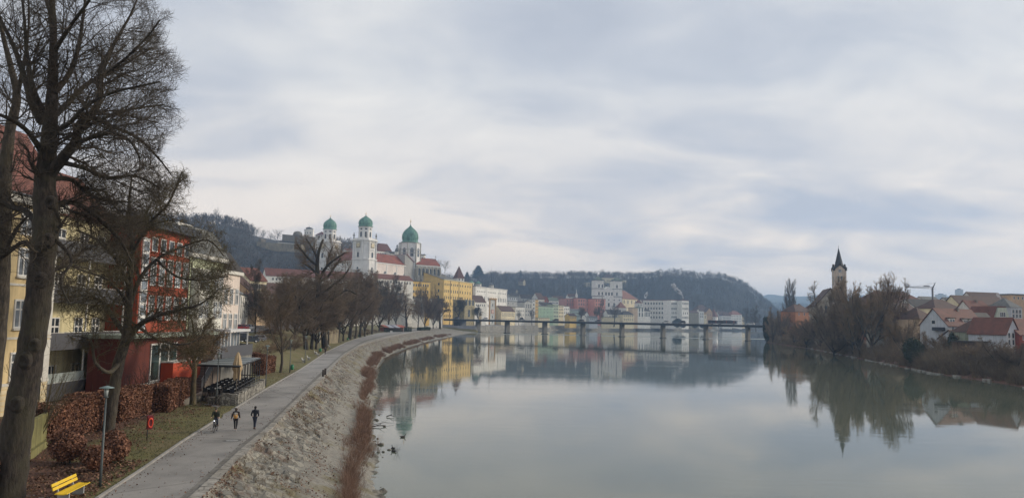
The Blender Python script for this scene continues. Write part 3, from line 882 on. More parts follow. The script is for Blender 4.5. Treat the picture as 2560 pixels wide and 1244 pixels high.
for px,py,w,lb in ((1168,680,26,'dark fir at the left end of the long wooded hill, beside the tallest fir'),(1196,664,50,'broad tallest dark fir on the long wooded hill behind the pale palace'),
                      (1302,676,12,'narrow lone dark fir on the hill crest above the grey town houses'),(1268,683,20,'flat-topped dark fir on the hill crest right of the tallest fir')):
    sky_tree(px,py,1800,34 if px == 1196 else 26,'fir',lb,w)
for j in range(34):
    px=1222+j*12.5+rs.uniform(-4,4)
    py=np.interp(px,[1220,1300,1400,1440,1530,1600,1650],[684,684,681,676,674,681,680])+rs.uniform(-4,5)
    sky_tree(px,py,1880,rs.uniform(24,29),rs.choice(['far1','far2']),
             'bare winter tree in the skyline row on the long hill behind the old town')
for px,py in ((1102,648),(1113,649)):
    sky_tree(px,py,830,13+(px>1105)*2,'far1','small bare tree on the terrace right of the cathedral choir, '+('the left of two' if px<1105 else 'the right of two'),None,'bare trees on the cathedral terrace')
# ================================================================ BUILDINGS
C_=dict(
    cream=rgb(226,212,176),yellow=rgb(224,188,108),dyellow=rgb(204,168,98),white=rgb(234,231,222),pale=rgb(220,217,207),grey=rgb(192,190,182),
    pink=rgb(212,146,128),dpink=rgb(182,132,120),green=rgb(150,176,150),lgreen=rgb(190,202,174),teal=rgb(160,175,168),tan=rgb(190,160,125),
    red=rgb(140,66,50),ltan=rgb(205,180,150),orange=rgb(180,120,84),stone=rgb(150,142,122),bluewhite=rgb(188,192,196))
def W_(c,dirt=0.2):return plaster('plaster_'+c,C_[c],dirt)
T_red=tiles('roof_tiles_red',rgb(128,74,60))
T_brown=tiles('roof_tiles_brown',rgb(96,66,56))
T_dark=tiles('roof_tiles_dark',rgb(62,57,57))
T_grey=tiles('roof_sheet_grey',rgb(120,122,124))
T_orange=tiles('roof_tiles_orange',rgb(150,92,72))
T_green=tiles('roof_copper_dull',rgb(108,124,112))
GL=glassm('window_glass_dark'); GLB=glassm('window_glass_pale',(0.16,0.18,0.20))
FRM=flat('window_frame_white',(0.62,0.61,0.58),0.6)
SURR=flat('window_surround_pale',(0.50,0.48,0.43),0.8)
DARK=flat('dark_metal',(0.030,0.031,0.034),0.55,0.3)
LEAD=flat('lead_grey',(0.13,0.135,0.14),0.6)
_WM={}
def win_mesh(w,h,arch=False,frame=SURR,glass=None,cross=False,fw=0.13,blind=False):
    """one window: a surround standing 6 cm proud and a pane set inside it. local: x along the wall, y out of the wall is -y"""
    glass=glass or GL
    key=(round(w,2),round(h,2),arch,frame.name,glass.name,cross,fw,blind)
    if key in _WM:return _WM[key]
    m=MB()
    def outline(w,h):
        if not arch:return [(-w/2,0),(w/2,0),(w/2,h),(-w/2,h)]
        r=w/2; p=[(-r,0),(r,0)]
        for k in range(0,9):
            a=PI*k/8; p.append((r*math.cos(a),h-r+r*math.sin(a)))
        return p
    o=outline(w+2*fw,h+2*fw); o=[(x,z-fw) for x,z in o]; i=outline(w,h)
    # pane slightly recessed into the surround's thickness
    m.poly_y(i,-0.03,0.02,1)
    n=len(o)
    vs=[(x,-0.09,z) for x,z in o]+[(x,-0.09,z) for x,z in i]+[(x,0.0,z) for x,z in o]+[(x,-0.02,z) for x,z in i]
    fs=[]
    for k in range(n):
        j=(k+1) % n
        fs+=[(k,j,n+j,n+k),(k,2*n+k,2*n+j,j),(n+k,n+j,3*n+j,3*n+k)]
    m.add(vs,fs,0)
    if cross:
        b=min(0.07,w*.06)
        m.box(-b,-0.07,0,b,-0.031,h-0.002,0)
        m.box(-w/2,-0.068,h*.64,-b-.002,-0.031,h*.64+2*b,0); m.box(b+.002,-0.068,h*.64,w/2,-0.031,h*.64+2*b,0)
    _WM[key]=m.mesh('window',[frame,glass])
    return _WM[key]
def window(parent,x,y,z,rz,me,name='window'):
    return link(name,me,parent,(x,y,z),rz)
class Bld:
    """a building with its front from A to B (seen left to right), local x along the front, y going back"""
    def __init__(s,name,A,B,z0,label,cat='house',group=None):
        s.A=Vector((A[0],A[1],z0)); d=Vector((B[0]-A[0],B[1]-A[1],0))
        s.w=d.length; s.rz=math.atan2(d.y,d.x); s.z0=z0
        s.e=empty(name,s.A,s.rz,label,cat,group)
    def H(s,px,py,D):return at(px,py,D).z-s.z0
    def win_row(s,side,x0,x1,n,z,me,skip=(),depth=0.0,off=0.0):
        """side: 'f' front, 'l' left end, 'r' right end"""
        for k in range(n):
            if k in skip:continue
            t=x0+(x1-x0)*((k+0.5)/n)
            if side == 'f':window(s.e,t,-0.003-off,z,0,me)
            elif side == 'r':window(s.e,s.w+0.003+off,t,z,PI/2,me)
            elif side == 'l':window(s.e,-0.003-off,t,z,-PI/2,me)
    def wall(s,h,depth,mat,gab=None,rh=0,name='wall',x0=0,x1=None,y0=0,zb=-2.5):
        m=MB(); x1=s.w if x1 is None else x1
        if gab is None:m.box(x0,y0,zb,x1,y0+depth,h)
        elif gab == 'side':m.poly_x([(y0,zb),(y0+depth,zb),(y0+depth,h),(y0+depth/2,h+rh),(y0,h)],x0,x1)
        elif gab == 'front':m.poly_y([(x0,zb),(x1,zb),(x1,h),((x0+x1)/2,h+rh),(x0,h)],y0,y0+depth)
        return m.build(name,mat,s.e)
    def roof(s,kind,h,depth,rh,mat,ov=0.4,th=0.25,x0=0,x1=None,y0=0,name='roof',hipx=None,parent=None):
        m=MB(); x1=s.w if x1 is None else x1
        a,b,c,d=x0-ov,x1+ov,y0-ov,y0+depth+ov
        ym=(c+d)/2; xm=(a+b)/2
        z=h+0.02
        if kind == 'flat':m.box(a,c,z,b,d,z+max(th,rh))
        elif kind == 'side':      # ridge parallel to the front
            k=(rh+.12)/(depth/2)*ov
            m.poly_x([(c,z-k),(ym,z+rh+.12),(d,z-k),(d,z-k+th),(ym,z+rh+.12+th*1.2),(c,z-k+th)][::1],a,b)
        elif kind == 'front':
            k=(rh+.12)/((x1-x0)/2)*ov
            m.poly_y([(a,z-k),(xm,z+rh+.12),(b,z-k),(b,z-k+th),(xm,z+rh+.12+th*1.2),(a,z-k+th)][::-1],c,d)
        elif kind in ('hip','tent','mansard'):
            if kind == 'tent':hx=(b-a)/2-0.05; hy=(d-c)/2-0.05
            elif kind == 'mansard':hx=hy=rh*(hipx or 0.35)
            elif (b-a) >= (d-c):hy=(d-c)/2-0.05; hx=hy if hipx is None else hipx
            else:hx=(b-a)/2-0.05; hy=hx if hipx is None else hipx
            vs=[(a,c,z),(b,c,z),(b,d,z),(a,d,z),(a+hx,c+hy,z+rh),(b-hx,c+hy,z+rh),(b-hx,d-hy,z+rh),(a+hx,d-hy,z+rh)]
            m.add(vs,[(3,2,1,0),(0,1,5,4),(1,2,6,5),(2,3,7,6),(3,0,4,7),(4,5,6,7)])
        return m.build(name,mat,parent or s.e)
    def band(s,z,h=0.3,out=0.18,mat=None,x0=0,x1=None,depth=None,name='cornice',y0=0):
        x1=s.w if x1 is None else x1
        m=MB(); m.box(x0-out,y0-out,z,x1+out,y0+(depth if depth else 0.1),z+h)
        return m.build(name,mat or FRM,s.e)
    def chimney(s,x,y,z,h=1.6,w=0.8,mat=None,parent=None):
        m=MB(); m.box(x-w/2,y-w/2,z-1.2,x+w/2,y+w/2,z+h); m.box(x-w/2-.08,y-w/2-.08,z+h+.003,x+w/2+.08,y+w/2+.08,z+h+.15)
        return m.build('chimney',mat or plaster('chimney_render',(0.24,0.20,0.17)),parent or s.e)
def PT(px,D,z=6.0):return (XatD(px,D,z),D)
def simple(name,p0,p1,pye,depth,z0,wall,roofk,rh,roofm,label,rows=None,side=None,ws=(1.3,2.1),cat='house',group='houses of the far old town',wmat=None,ref=0,chim=0,ov=0.35,gab=None,arch=False,band=None,hipx=None,fsurr=None):
    """p0,p1: (px, D) of the two front corners; pye: photo row of the eaves at p0 (ref=0) or p1 (ref=1)
    rows: list of (n windows, photo row of the middle of the windows) on the front; side: ('l'|'r', n, [rows])"""
    A=PT(p0[0],p0[1],10); B=PT(p1[0],p1[1],10)
    b=Bld(name,A,B,z0,label,cat,group)
    pr=p0 if ref == 0 else p1
    h=b.H(pr[0],pye,pr[1])
    g=gab or ('side' if roofk == 'side' else 'front' if roofk == 'front' else None)
    b.wall(h,depth,W_(wall) if isinstance(wall,str) else wall,g,rh)
    r=b.roof(roofk,h,depth,rh,roofm,ov=ov,hipx=hipx)
    me=win_mesh(ws[0],ws[1],arch,fsurr or SURR)
    mg=b.w*0.05
    for n,py in (rows or []):
        zc_=b.H(pr[0],py,pr[1])-ws[1]/2
        b.win_row('f',mg,b.w-mg,n,zc_,me)
    if side:
        for n,py in side[2]:
            zc_=b.H(pr[0],py,pr[1])-ws[1]/2
            b.win_row(side[0],depth*.06,depth*.94,n,zc_,me)
    if band:
        for py in band:b.band(b.H(pr[0],py,pr[1]),0.35,0.15,FRM)
    for k in range(chim):
        b.chimney(b.w*(0.25+0.5*k/max(1,chim-1) if chim>1 else 0.6),depth*.45,h+rh*.8,1.5,0.9,parent=r)
    return b
# ================================================================ THE CATHEDRAL
S=800.0
white=plaster('cathedral_plaster',rgb(226,224,219),0.16,0.12)
sunlit_w=plaster('cathedral_plaster_sunlit',rgb(226,213,203),0.15,0.12)  # nave plaster carries the pinkish tint of sunlight in its colour
copper_=NT('copper_patina')
_n1=copper_.noise(0.5,6,0.7,copper_.co('Object',sc=(1.2,1.2,0.25))); _n2=copper_.noise(0.22,5,0.7,copper_.co('Object',loc=(3,3,0)))
_a=copper_.ramp(_n1,[(0.34,(0.055,0.125,0.10)),(0.5,(0.12,0.25,0.195)),(0.68,(0.20,0.37,0.295))])
copper_.base(copper_.mix(copper_.ramp(_n2,[(0.56,g3(0)),(0.66,g3(0.75))]),_a,(0.03,0.045,0.045))); copper_.rough(0.75)
COPPER=copper_.m
GOLD=flat('gilded_metal',(0.62,0.42,0.12),0.35,0.7)
def dome_part(parent,c,r,z0,z1,n=16,ribs=16,name='dome'):
    """onion dome: base ring, bulge, drawn-in tip"""
    H=z1-z0
    prof=[(r*1.06,z0),(r*1.08,z0+H*.03),(r*.93,z0+H*.07),(r*.93,z0+H*.13),(r*.99,z0+H*.22),(r*1.0,z0+H*.32),(r*.95,z0+H*.45),(r*.82,z0+H*.58),
            (r*.60,z0+H*.70),(r*.36,z0+H*.79),(r*.18,z0+H*.86),(r*.08,z0+H*.92),(r*.03,z0+H)]
    m=MB(); m.lathe(prof,c,24)
    for k in range(ribs):
        t=2*PI*k/ribs
        pts=[(c[0]+(p[0]+.02)*math.cos(t),c[1]+(p[0]+.02)*math.sin(t),p[1]) for p in prof[2:]]
        m.tube(pts,[.13]*(len(pts)-2)+[.06,.03],4)
    return m.build(name,COPPER,parent)
def ngon_wall(parent,name,c,r,z0,z1,mat,n=8,rot=PI/8):
    m=MB(); m.prism([(c[0]+r*math.cos(rot+2*PI*k/n),c[1]+r*math.sin(rot+2*PI*k/n)) for k in range(n)],z0,z1)
    return m.build(name,mat,parent)
cath_c=PT(912,745,60)
cath=empty('cathedral',(cath_c[0],cath_c[1],12),0,'white baroque cathedral with two clock towers, green copper onion domes and long red roofs','cathedral')
def Lc(px,py,D):
    p=at(px,py,D); return Vector((p.x-cath_c[0],p.y-cath_c[1],p.z-12))
def face_items(parent,c,r,n,rot,z,me,faces,name='window'):
    """puts a mesh on some faces of an n-gon of radius r"""
    ap=r*math.cos(PI/n)
    for k in faces:
        t=rot+2*PI*(k+.5)/n
        link(name,me,parent,(c[0]+(ap+.02)*math.cos(t),c[1]+(ap+.02)*math.sin(t),z),t+PI/2)
def west_tower(pxc,D,hw_body,y_dome_tip,y_dome_base,y_oct_base,y_body_base,y_low,rot_deg,spike_y):
    """widths are in photo pixels"""
    k=D/F
    c=Lc(pxc,y_oct_base,D); cc=(c.x,c.y)
    Z=lambda py:Lc(pxc,py,D).z
    t=empty('tower',(0,0,0),0,parent=cath)
    rot=R(rot_deg)
    rb=hw_body*k
    # square body with cut corners
    def body(r,z0,z1,name,mat=white):
        a=r*.93; b=r*.62
        P=[(a,-b),(a,b),(b,a),(-b,a),(-a,b),(-a,-b),(-b,-a),(b,-a)]
        m=MB(); P=[(cc[0]+x*math.cos(rot)-y*math.sin(rot),cc[1]+x*math.sin(rot)+y*math.cos(rot)) for x,y in P]
        m.prism(P,z0,z1); return m,P
    m,P=body(rb,Z(y_low),Z(y_body_base),'w'); m.build('lower_stage',white,t)
    m,P=body(rb*.97,Z(y_body_base)+.003,Z(y_oct_base),'w'); m.build('clock_stage',white,t)
    m=MB()
    for zz,o,hh in ((Z(y_body_base)-.5,1.07,.9),(Z(y_oct_base)-1.2,1.09,.9),(Z(y_oct_base+9)-.2,1.03,.5),(Z(y_body_base+26),1.04,.5)):
        q,_=body(rb*o,zz,zz+hh,''); m.v_off=0; k0=len(m.v); m.v+=q.v; m.f+=[tuple(i+k0 for i in f) for f in q.f]; m.mi+=q.mi; m.sm+=q.sm
    m.build('cornice',white,t)
    # pilasters on the cut corners
    m=MB()
    for ci in range(4):
        for sgn in (-1,1):
            a=rb*.95; bb=rb*.50*sgn
            x,y=a,bb
            th=rot+ci*PI/2
            X=cc[0]+x*math.cos(th)-y*math.sin(th); Y=cc[1]+x*math.sin(th)+y*math.cos(th)
            m.tube([(X,Y,Z(y_low)),(X,Y,Z(y_body_base)-.6)],.62,4,smooth=False)
            m.tube([(X,Y,Z(y_body_base)+1),(X,Y,Z(y_oct_base)-1.3)],.55,4,smooth=False)
    m.build('pilasters',white,t)
    # balustrade on the square stage and urns at its corners
    q,_=body(rb*1.0,Z(y_oct_base)-.25,Z(y_oct_base)+1.1,''); q.build('balustrade',white,t)
    u=MB(); u.lathe([(.8,0),(.8,1.2),(.3,1.5),(.3,2.0),(.95,2.6),(1.05,3.3),(.5,3.9),(.25,4.3),(.55,4.7),(.5,5.3),(.1,5.7)],n=8)
    ume=u.mesh('urn',flat('weathered_stone',(0.20,0.19,0.17),0.9,var=0.4))
    for ci in range(4):
        th=rot+PI/4+ci*PI/2; rr=rb*1.02
        link('urn',ume,t,(cc[0]+rr*math.cos(th),cc[1]+rr*math.sin(th),Z(y_oct_base)+1.1))
    # octagonal belfry
    ro=hw_body*k*.64
    o8=rot+PI/8
    ngon_wall(t,'belfry',cc,ro,Z(y_oct_base)-.2,Z(y_dome_base)+.3,white,8,o8)
    m=MB()
    for zz,o in ((Z(y_dome_base)-1.0,1.07),(Z(y_oct_base)+1.5,1.05)):
        m.prism([(cc[0]+ro*o*math.cos(o8+PI/4*j),cc[1]+ro*o*math.sin(o8+PI/4*j)) for j in range(8)],zz,zz+.7)
    m.build('belfry_cornice',white,t)
    hb=Z(y_dome_base)-Z(y_oct_base)
    face_items(t,cc,ro,8,o8,Z(y_oct_base)+hb*.20,win_mesh(ro*.30,hb*.40,True,SURR),range(8))
    face_items(t,cc,ro,8,o8,Z(y_oct_base)+hb*.76,win_mesh(ro*.34,hb*.085,False,SURR),range(8),'oval_window')
    d=dome_part(t,cc,ro*1.02,Z(y_dome_base),Z(y_dome_tip))
    sp=MB(); sp.tube([(cc[0],cc[1],Z(y_dome_tip)-.8),(cc[0],cc[1],Z(spike_y))],[.16,.05],5); sp.ball((cc[0],cc[1],Z(y_dome_tip)+1.2),.55)
    sp.build('finial',GOLD,d)
    # belfry faces: tall windows, clock boards
    for ci in range(4):
        th=rot+ci*PI/2
        def on_face(me,z,nm,up=0.0):
            a=rb*.93+.03
            link(nm,me,t,(cc[0]+a*math.cos(th),cc[1]+a*math.sin(th),z),th+PI/2)
        Hb=Z(y_oct_base)-Z(y_body_base)
        on_face(win_mesh(rb*.20,Hb*.26,True,SURR),Z(y_body_base)+Hb*.10,'window')
        m=MB(); w=rb*.24
        m.box(-w,-.16,0,w,.02,w*2.3,0)
        m.lathe([(w*.78,0),(w*.78,.05)],(0,0),20,1,False)
        # turn the disc upright
        vv=m.v[8:]; m.v=m.v[:8]+[(x,-.165-z,y+w*1.15) for x,y,z in vv]
        for ang_,ln in ((0.7,.6),(2.6,.42)):
            m.add([(0,-.23,w*1.15),(.18,-.23,w*1.15),(math.sin(ang_)*w*ln+.1,-.23,w*1.15+math.cos(ang_)*w*ln),(math.sin(ang_)*w*ln,-.23,w*1.15+math.cos(ang_)*w*ln)],[(0,1,2,3)],2)
        clk=m.mesh('clock',[flat('clock_board',(0.30,0.26,0.17),0.7),flat('clock_dial',(0.60,0.52,0.34),0.6),GOLD])
        on_face(clk,Z(y_body_base)+Hb*.57,'clock')
        m=MB(); m.box(-w*1.1,-.35,0,w*1.1,.02,.5); m.tube([(-w*1.1,-.2,.5),(0,-.2,1.3),(w*1.1,-.2,.5)],.22,5)
        on_face(m.mesh('window_hood',white),Z(y_body_base)+Hb*.44,'window_hood')
        Hl=Z(y_body_base)-Z(y_low)
        on_face(win_mesh(rb*.20,Hl*.26,True,SURR),Z(y_low)+Hl*.36,'window')
    return t
west_tower(912.5,735,27,537,567,600,649,700,62,524)
west_tower(823.5,790,25.5,543,574,604,651,700,62,536)
def poly3(name,mat,parent,quads):
    m=MB()
    for qd in quads:m.add(qd,[tuple(range(len(qd)))])
    return m.build(name,mat,parent)
# nave: long hipped body from behind the right tower to the crossing
Dn0,Dn1=742,800
def nave_body(name,pa,pb,ridge,eave,base,wide,wmat,rmat):
    """pa, pb: (px, D) of the south wall ends; ridge/eave/base photo rows at a and b; wide = width of the body in metres going away"""
    A=Lc(pa[0],eave[0],pa[1]); B=Lc(pb[0],eave[1],pb[1])
    ze=(A.z+B.z)/2; d=Vector((B.x-A.x,B.y-A.y,0)); w=d.length; d.normalize(); n=Vector((-d.y,d.x,0))
    zb=Lc(pa[0],base,pa[1]).z
    zr=(Lc(pa[0],ridge[0],pa[1]+wide/2).z+Lc(pb[0],ridge[1],pb[1]+wide/2).z)/2
    e=empty(name,(A.x,A.y,0),math.atan2(d.y,d.x),parent=cath)
    m=MB(); m.box(0,0,zb,w,wide,ze); m.build('wall',wmat,e)
    m=MB(); m.poly_x([(-.8,ze+.1),(wide/2,zr),(wide+.8,ze+.1)],-.4,w+.4); r=m.build('roof',rmat,e)
    m=MB(); m.box(-.3,-.5,ze-1.2,w+.3,0.1,ze-.2); m.build('cornice',white,e)
    return e,w,ze,zb
T_cath=tiles('cathedral_roof_tiles',rgb(158,82,60),0.2,0.12)
e1,w1,ze1,zb1=nave_body('nave',(932,746),(1024,800),(634,639),(655,662),704,22,sunlit_w,T_cath)
lun=MB()
lunme=win_mesh(5.0,3.0,True,SURR,fw=.35)
def lunette(w,fw,mat):
    m=MB(); r=w/2
    o=[((r+fw)*math.cos(PI*k/12),(r+fw)*math.sin(PI*k/12)) for k in range(13)]
    m.poly_y(o,-.12,0.02,0)
    i=[(r*math.cos(PI*k/12),.25+r*math.sin(PI*k/12)) for k in range(13)]
    m.poly_y(i,-.16,-.121,1)
    for k in (4,8):m.box(-r+k*r/6-.1,-.22,.25,-r+k*r/6+.1,-.161,r*.9,0)
    return m.mesh('window',[mat,glassm('lunette_glass',(0.06,0.068,0.075))])
lm_=lunette(5.0,.4,white)
for k in range(4):link('window',lm_,e1,(w1*(.06+.27*k),-.01,ze1-11.2))
m=MB()
for k in range(5):m.box(w1*(.20+.27*k)-2.6-w1*.07,-.25,zb1,w1*(.20+.27*k)-1.2-w1*.07,0.01,ze1-1.3)
m.build('pilasters',white,e1)
# left part between the towers and low west front
e0,w0,ze0,zb0=nave_body('west_front',(838,770),(900,752),(628,628),(651,651),700,24,white,T_cath)
for k in range(4):
    link('window',win_mesh(1.4,2.4,True),e0,(w0*(.12+.2*k),-.01,ze0-4.6))
# transept with its white gable, choir with its red roofs
def trans():
    A=Lc(1012,659,792); B=Lc(1041,660,806)
    d=Vector((B.x-A.x,B.y-A.y,0)); w=d.length; d.normalize()
    e=empty('transept',(A.x,A.y,0),math.atan2(d.y,d.x),parent=cath)
    zb=Lc(1012,704,792).z; zp=Lc(1009,638,800).z
    ze=A.z
    m=MB(); m.poly_y([(0,zb),(w,zb),(w,ze),(w*.12,zp+0.4),(0,zp)],0,30); m.build('wall',plaster('transept_render',rgb(176,174,168),0.25,0.1),e)
    m=MB(); m.poly_y([(w*.10,zp+.5),(w*.14,zp+.9),(w+.8,ze+.2),(w+.8,ze-.4)],-.5,30); m.build('gable_edge',T_cath,e)
trans()
e2,w2,ze2,zb2=nave_body('choir',(1041,803),(1100,822),(645,646),(660,666),706,20,plaster('choir_stone',rgb(196,193,182),0.4,0.2),T_cath)
m=MB()
for k in range(7):
    x=w2*(.04+.16*k)
    m.box(x-.6,-1.6,zb2,x+.6,0,ze2-4); m.add([(x-.6,-1.6,ze2-4),(x+.6,-1.6,ze2-4),(x+.6,0,ze2-1),(x-.6,0,ze2-1)],[(0,1,2,3)])
    m.lathe([(.7,ze2-4),(.6,ze2-2.6),(.05,ze2-1.2)],(x,-1.2),4)
m.build('buttresses',plaster('choir_buttress',rgb(176,172,160),0.45,0.3),e2)
for k in range(6):link('window',win_mesh(2.0,7.5,True,SURR),e2,(w2*(.12+.16*k),-.01,ze2-11))
m=MB(); m.box(w2+.1,1,zb2,w2+8.5,14,zb2+10.5); m.build('scaffold_hoarding',plaster('grey_sheeting',rgb(140,138,134)),e2)
m=MB(); m.tube([(w2*.98,8,ze2+6),(w2*.98,8,ze2+13)],[.2,.06],5); m.ball((w2*.98,8,ze2+10.5),.6); m.build('finial',DARK,e2)
# crossing drum and the largest dome
Dd=812
dc=Lc(1024,640,Dd); kk=Dd/F
dr=empty('crossing_tower',(0,0,0),0,parent=cath)
Zd=lambda py:Lc(1024,py,Dd).z
rd=27.0*kk
ngon_wall(dr,'drum',(dc.x,dc.y),rd,Zd(672),Zd(608),white,8,PI/8+.35)
m=MB()
for py,o in ((609,1.04),(626,1.03),(634,1.02)):
    m.prism([(dc.x+rd*o*math.cos(PI/8+.35+PI/4*j),dc.y+rd*o*math.sin(PI/8+.35+PI/4*j)) for j in range(8)],Zd(py),Zd(py)+.7)
for j in range(8):
    t=PI/8+.35+PI/4*j
    m.tube([(dc.x+rd*math.cos(t),dc.y+rd*math.sin(t),Zd(670)),(dc.x+rd*math.cos(t),dc.y+rd*math.sin(t),Zd(609))],.8,5)
m.build('cornice',plaster('drum_stone',rgb(180,178,168),0.35),dr)
face_items(dr,(dc.x,dc.y),rd,8,PI/8+.35,Zd(642),win_mesh(3.6,9.0,True,SURR,glassm('tall_window_glass',(0.10,0.12,0.14))),range(8))
dd_=dome_part(dr,(dc.x,dc.y),20.5*kk,Zd(606.5),Zd(561),ribs=20)
m=MB(); m.tube([(dc.x,dc.y,Zd(562)),(dc.x,dc.y,Zd(543))],[.25,.06],5); m.ball((dc.x,dc.y,Zd(553.5)),.75); m.build('finial',GOLD,dd_)
# ---------------------------------------------------------------- what stands round the cathedral
HG='buildings on the cathedral hill'
b=simple('long_red_roofed_wing',(660,600),(905,640),688,14,14,'white','side',6.0,T_red,'long white building under an unbroken red roof behind the riverside trees',[(26,696),(26,708)],group=HG,ws=(1.1,1.7),cat='building')
b=simple('red_roofed_wing',(936,655),(1030,690),695,12,10,'pale','side',4.2,T_red,'low wing with a red roof right below the lunette windows of the cathedral nave',[(12,702)],group=HG,cat='building')
b=simple('yellow_back_wing',(1014,700),(1073,716),702,16,8,'yellow','flat',.5,T_grey,'lower flat-roofed yellow wing left of the big yellow school building',[(9,711),(9,727),(9,742)],group=HG,cat='building',ws=(1.2,2.2))
b=simple('red_roofed_hall',(937,900),(975,915),627,20,40,'white','mansard',10,tiles('roof_tiles_plum',rgb(120,74,66)),'white hall with a steep dark red roof between cathedral tower and dome',[(8,633)],group=HG,cat='building',hipx=.5)
b=simple('dark_roofed_wing',(972,905),(990,915),634,14,38,'white','side',3.5,T_dark,'small white wing with a dark roof left of the big dome',[(4,638)],group=HG,cat='building')
b=simple('plum_roofed_wing',(858,880),(900,890),626,14,40,'white','side',3.0,tiles('roof_tiles_plum',rgb(120,74,66)),'dark red roof ridge seen between the two cathedral towers',group=HG,cat='building')
def small_turret(px,D,ytop,ybase,wpx,label,cap):
    c=at(px,ybase,D); zt=at(px,ytop,D).z
    e=empty('turret',(c.x,c.y,c.z-12),0,label,'tower',HG)
    r=wpx*D/F/2; h=zt-(c.z-12)
    m=MB(); m.prism([(r*1.15*math.cos(PI/8+k*PI/4),r*1.15*math.sin(PI/8+k*PI/4)) for k in range(8)],0,h*.72); m.build('wall',W_('pale'),e)
    m=MB()
    if cap == 'dome':m.lathe([(r*1.2,h*.72),(r*1.0,h*.78),(r*.9,h*.82),(r*.35,h*.88),(r*.3,h*.9),(r*.45,h*.94),(r*.1,h)],n=12)
    else:m.box(-r*1.2,-r*1.2,h*.72,r*1.2,r*1.2,h*.76)
    m.build('roof',LEAD,e)
    face_items(e,(0,0),r*1.15,8,PI/8,h*.5,win_mesh(1.2,2.6,True),(4,5,6,7))
small_turret(992,900,611,650,11,'small domed turret just left of the cathedral crossing dome','dome')
small_turret(1057,900,623,650,11,'pale square-topped turret just right of the cathedral crossing dome','flat')
# ================================================================ FORTRESS ON THE CASTLE HILL
FG='fortress buildings on the castle hill'
def block(name,p0,p1,ytop,ybot,depth,mat,label,cat,group=None,roof=None):
    A=at(p0[0],ybot,p0[1]); B=at(p1[0],ybot,p1[1])
    z0=min(A.z,B.z)
    b=Bld(name,(A.x,A.y),(B.x,B.y),z0,label,cat,group)
    h=at(p0[0],ytop[0],p0[1]).z-z0; h2=at(p1[0],ytop[1],p1[1]).z-z0
    m=MB(); zl=-14
    m.add([(0,0,zl),(b.w,0,zl),(b.w,depth,zl),(0,depth,zl),(0,0,h),(b.w,0,h2),(b.w,depth,h2),(0,depth,h)],
          [(3,2,1,0),(0,1,5,4),(1,2,6,5),(2,3,7,6),(3,0,4,7),(4,5,6,7)])
    m.build('wall',mat,b.e)
    return b,h,h2
stw=plaster('fortress_stone',rgb(142,132,114),0.4,0.06)
b,h,h2=block('fortress_wall',(704,1092),(806,1080),(585,594),625,30,stw,'high grey stone rampart of the fortress, left of the cathedral towers','wall',FG)
m=MB(); m.box(-1,-1,h*.0,.01,0,.01)
for j in range(2):
    m.tube([(b.w*.30+j*.01,2,h-1),(b.w*.30,6,h+1)],[6,4.5],10)
m=MB(); m.lathe([(6.5,h-3),(6.5,h+1),(5.5,h+3.2),(3,h+4.6),(.3,h+5)],(b.w*.33,6),14); m.build('bastion_cap',stw,b.e)
b,h,h2=block('terrace_wall',(641,1062),(752,1050),(604,611),621,14,plaster('terrace_stone',rgb(158,146,120),0.4,0.1),'sandy terrace wall on the castle hillside under the row of white arcades','wall',FG)
b,h,h2=block('wall_end',(645,1078),(653,1076),(595,597),608,10,stw,'short stone pier at the left end of the castle hill terrace','wall',FG)
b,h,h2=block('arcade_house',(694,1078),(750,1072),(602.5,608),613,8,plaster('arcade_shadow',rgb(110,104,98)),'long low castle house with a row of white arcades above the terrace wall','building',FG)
for k in range(14):
    mm=MB(); mm.box(0,-.4,.5,b.w/14*.72,0,5.0)
    mm.build('arcade_pier',W_('white'),b.e,(b.w/14*k+.2,0,(h2-h)*k/14))
m=MB(); m.add([(-1,-1.5,h),(b.w+1,-1.5,h2),(b.w+1,9,h2+1.5),(-1,9,h+1.5),(-1,-1.5,h+.5),(b.w+1,-1.5,h2+.5),(b.w+1,9,h2+2),(-1,9,h+2)],
                [(3,2,1,0),(0,1,5,4),(1,2,6,5),(2,3,7,6),(3,0,4,7),(4,5,6,7)]); m.build('roof',T_dark,b.e)
c=at(772,590,1102); e=empty('round_tower',(c.x,c.y,c.z-10),0,'white round keep with a low cap rising behind the fortress rampart','tower',FG)
m=MB(); m.lathe([(6.5,0),(6.5,18),(7.2,18.2),(7.2,19.5)],n=16,smooth=False); m.build('wall',W_('white'),e)
m=MB(); m.lathe([(4.6,19.5),(4.6,21.5),(5.0,21.8),(.4,23.5)],n=12); m.lathe([(.14,23),(.05,27)],n=5); m.build('roof',LEAD,e)
for a_ in (-2.2,-1.6,-1.0):link('window',win_mesh(1.2,2),e,(6.55*math.cos(a_),6.55*math.sin(a_),13),a_+PI/2)
c=at(778.5,580,1100); m=MB(); m.box(-3,-3,-12,3,3,4); e=empty('white_turret',(c.x,c.y,c.z),0,'small white stair turret against the right side of the round keep','tower',FG); m.build('wall',W_('white'),e)
m=MB(); m.lathe([(3.4,4.01),(2,5.2),(.2,6.4)],n=8); m.build('roof',LEAD,e)
simple('fortress_house',(779,1074),(800,1070),587,12,60,'white','tent',5.5,T_red,'small white fortress house with a pyramid red roof beside the left cathedral tower',[(3,590)],group=FG,cat='house')
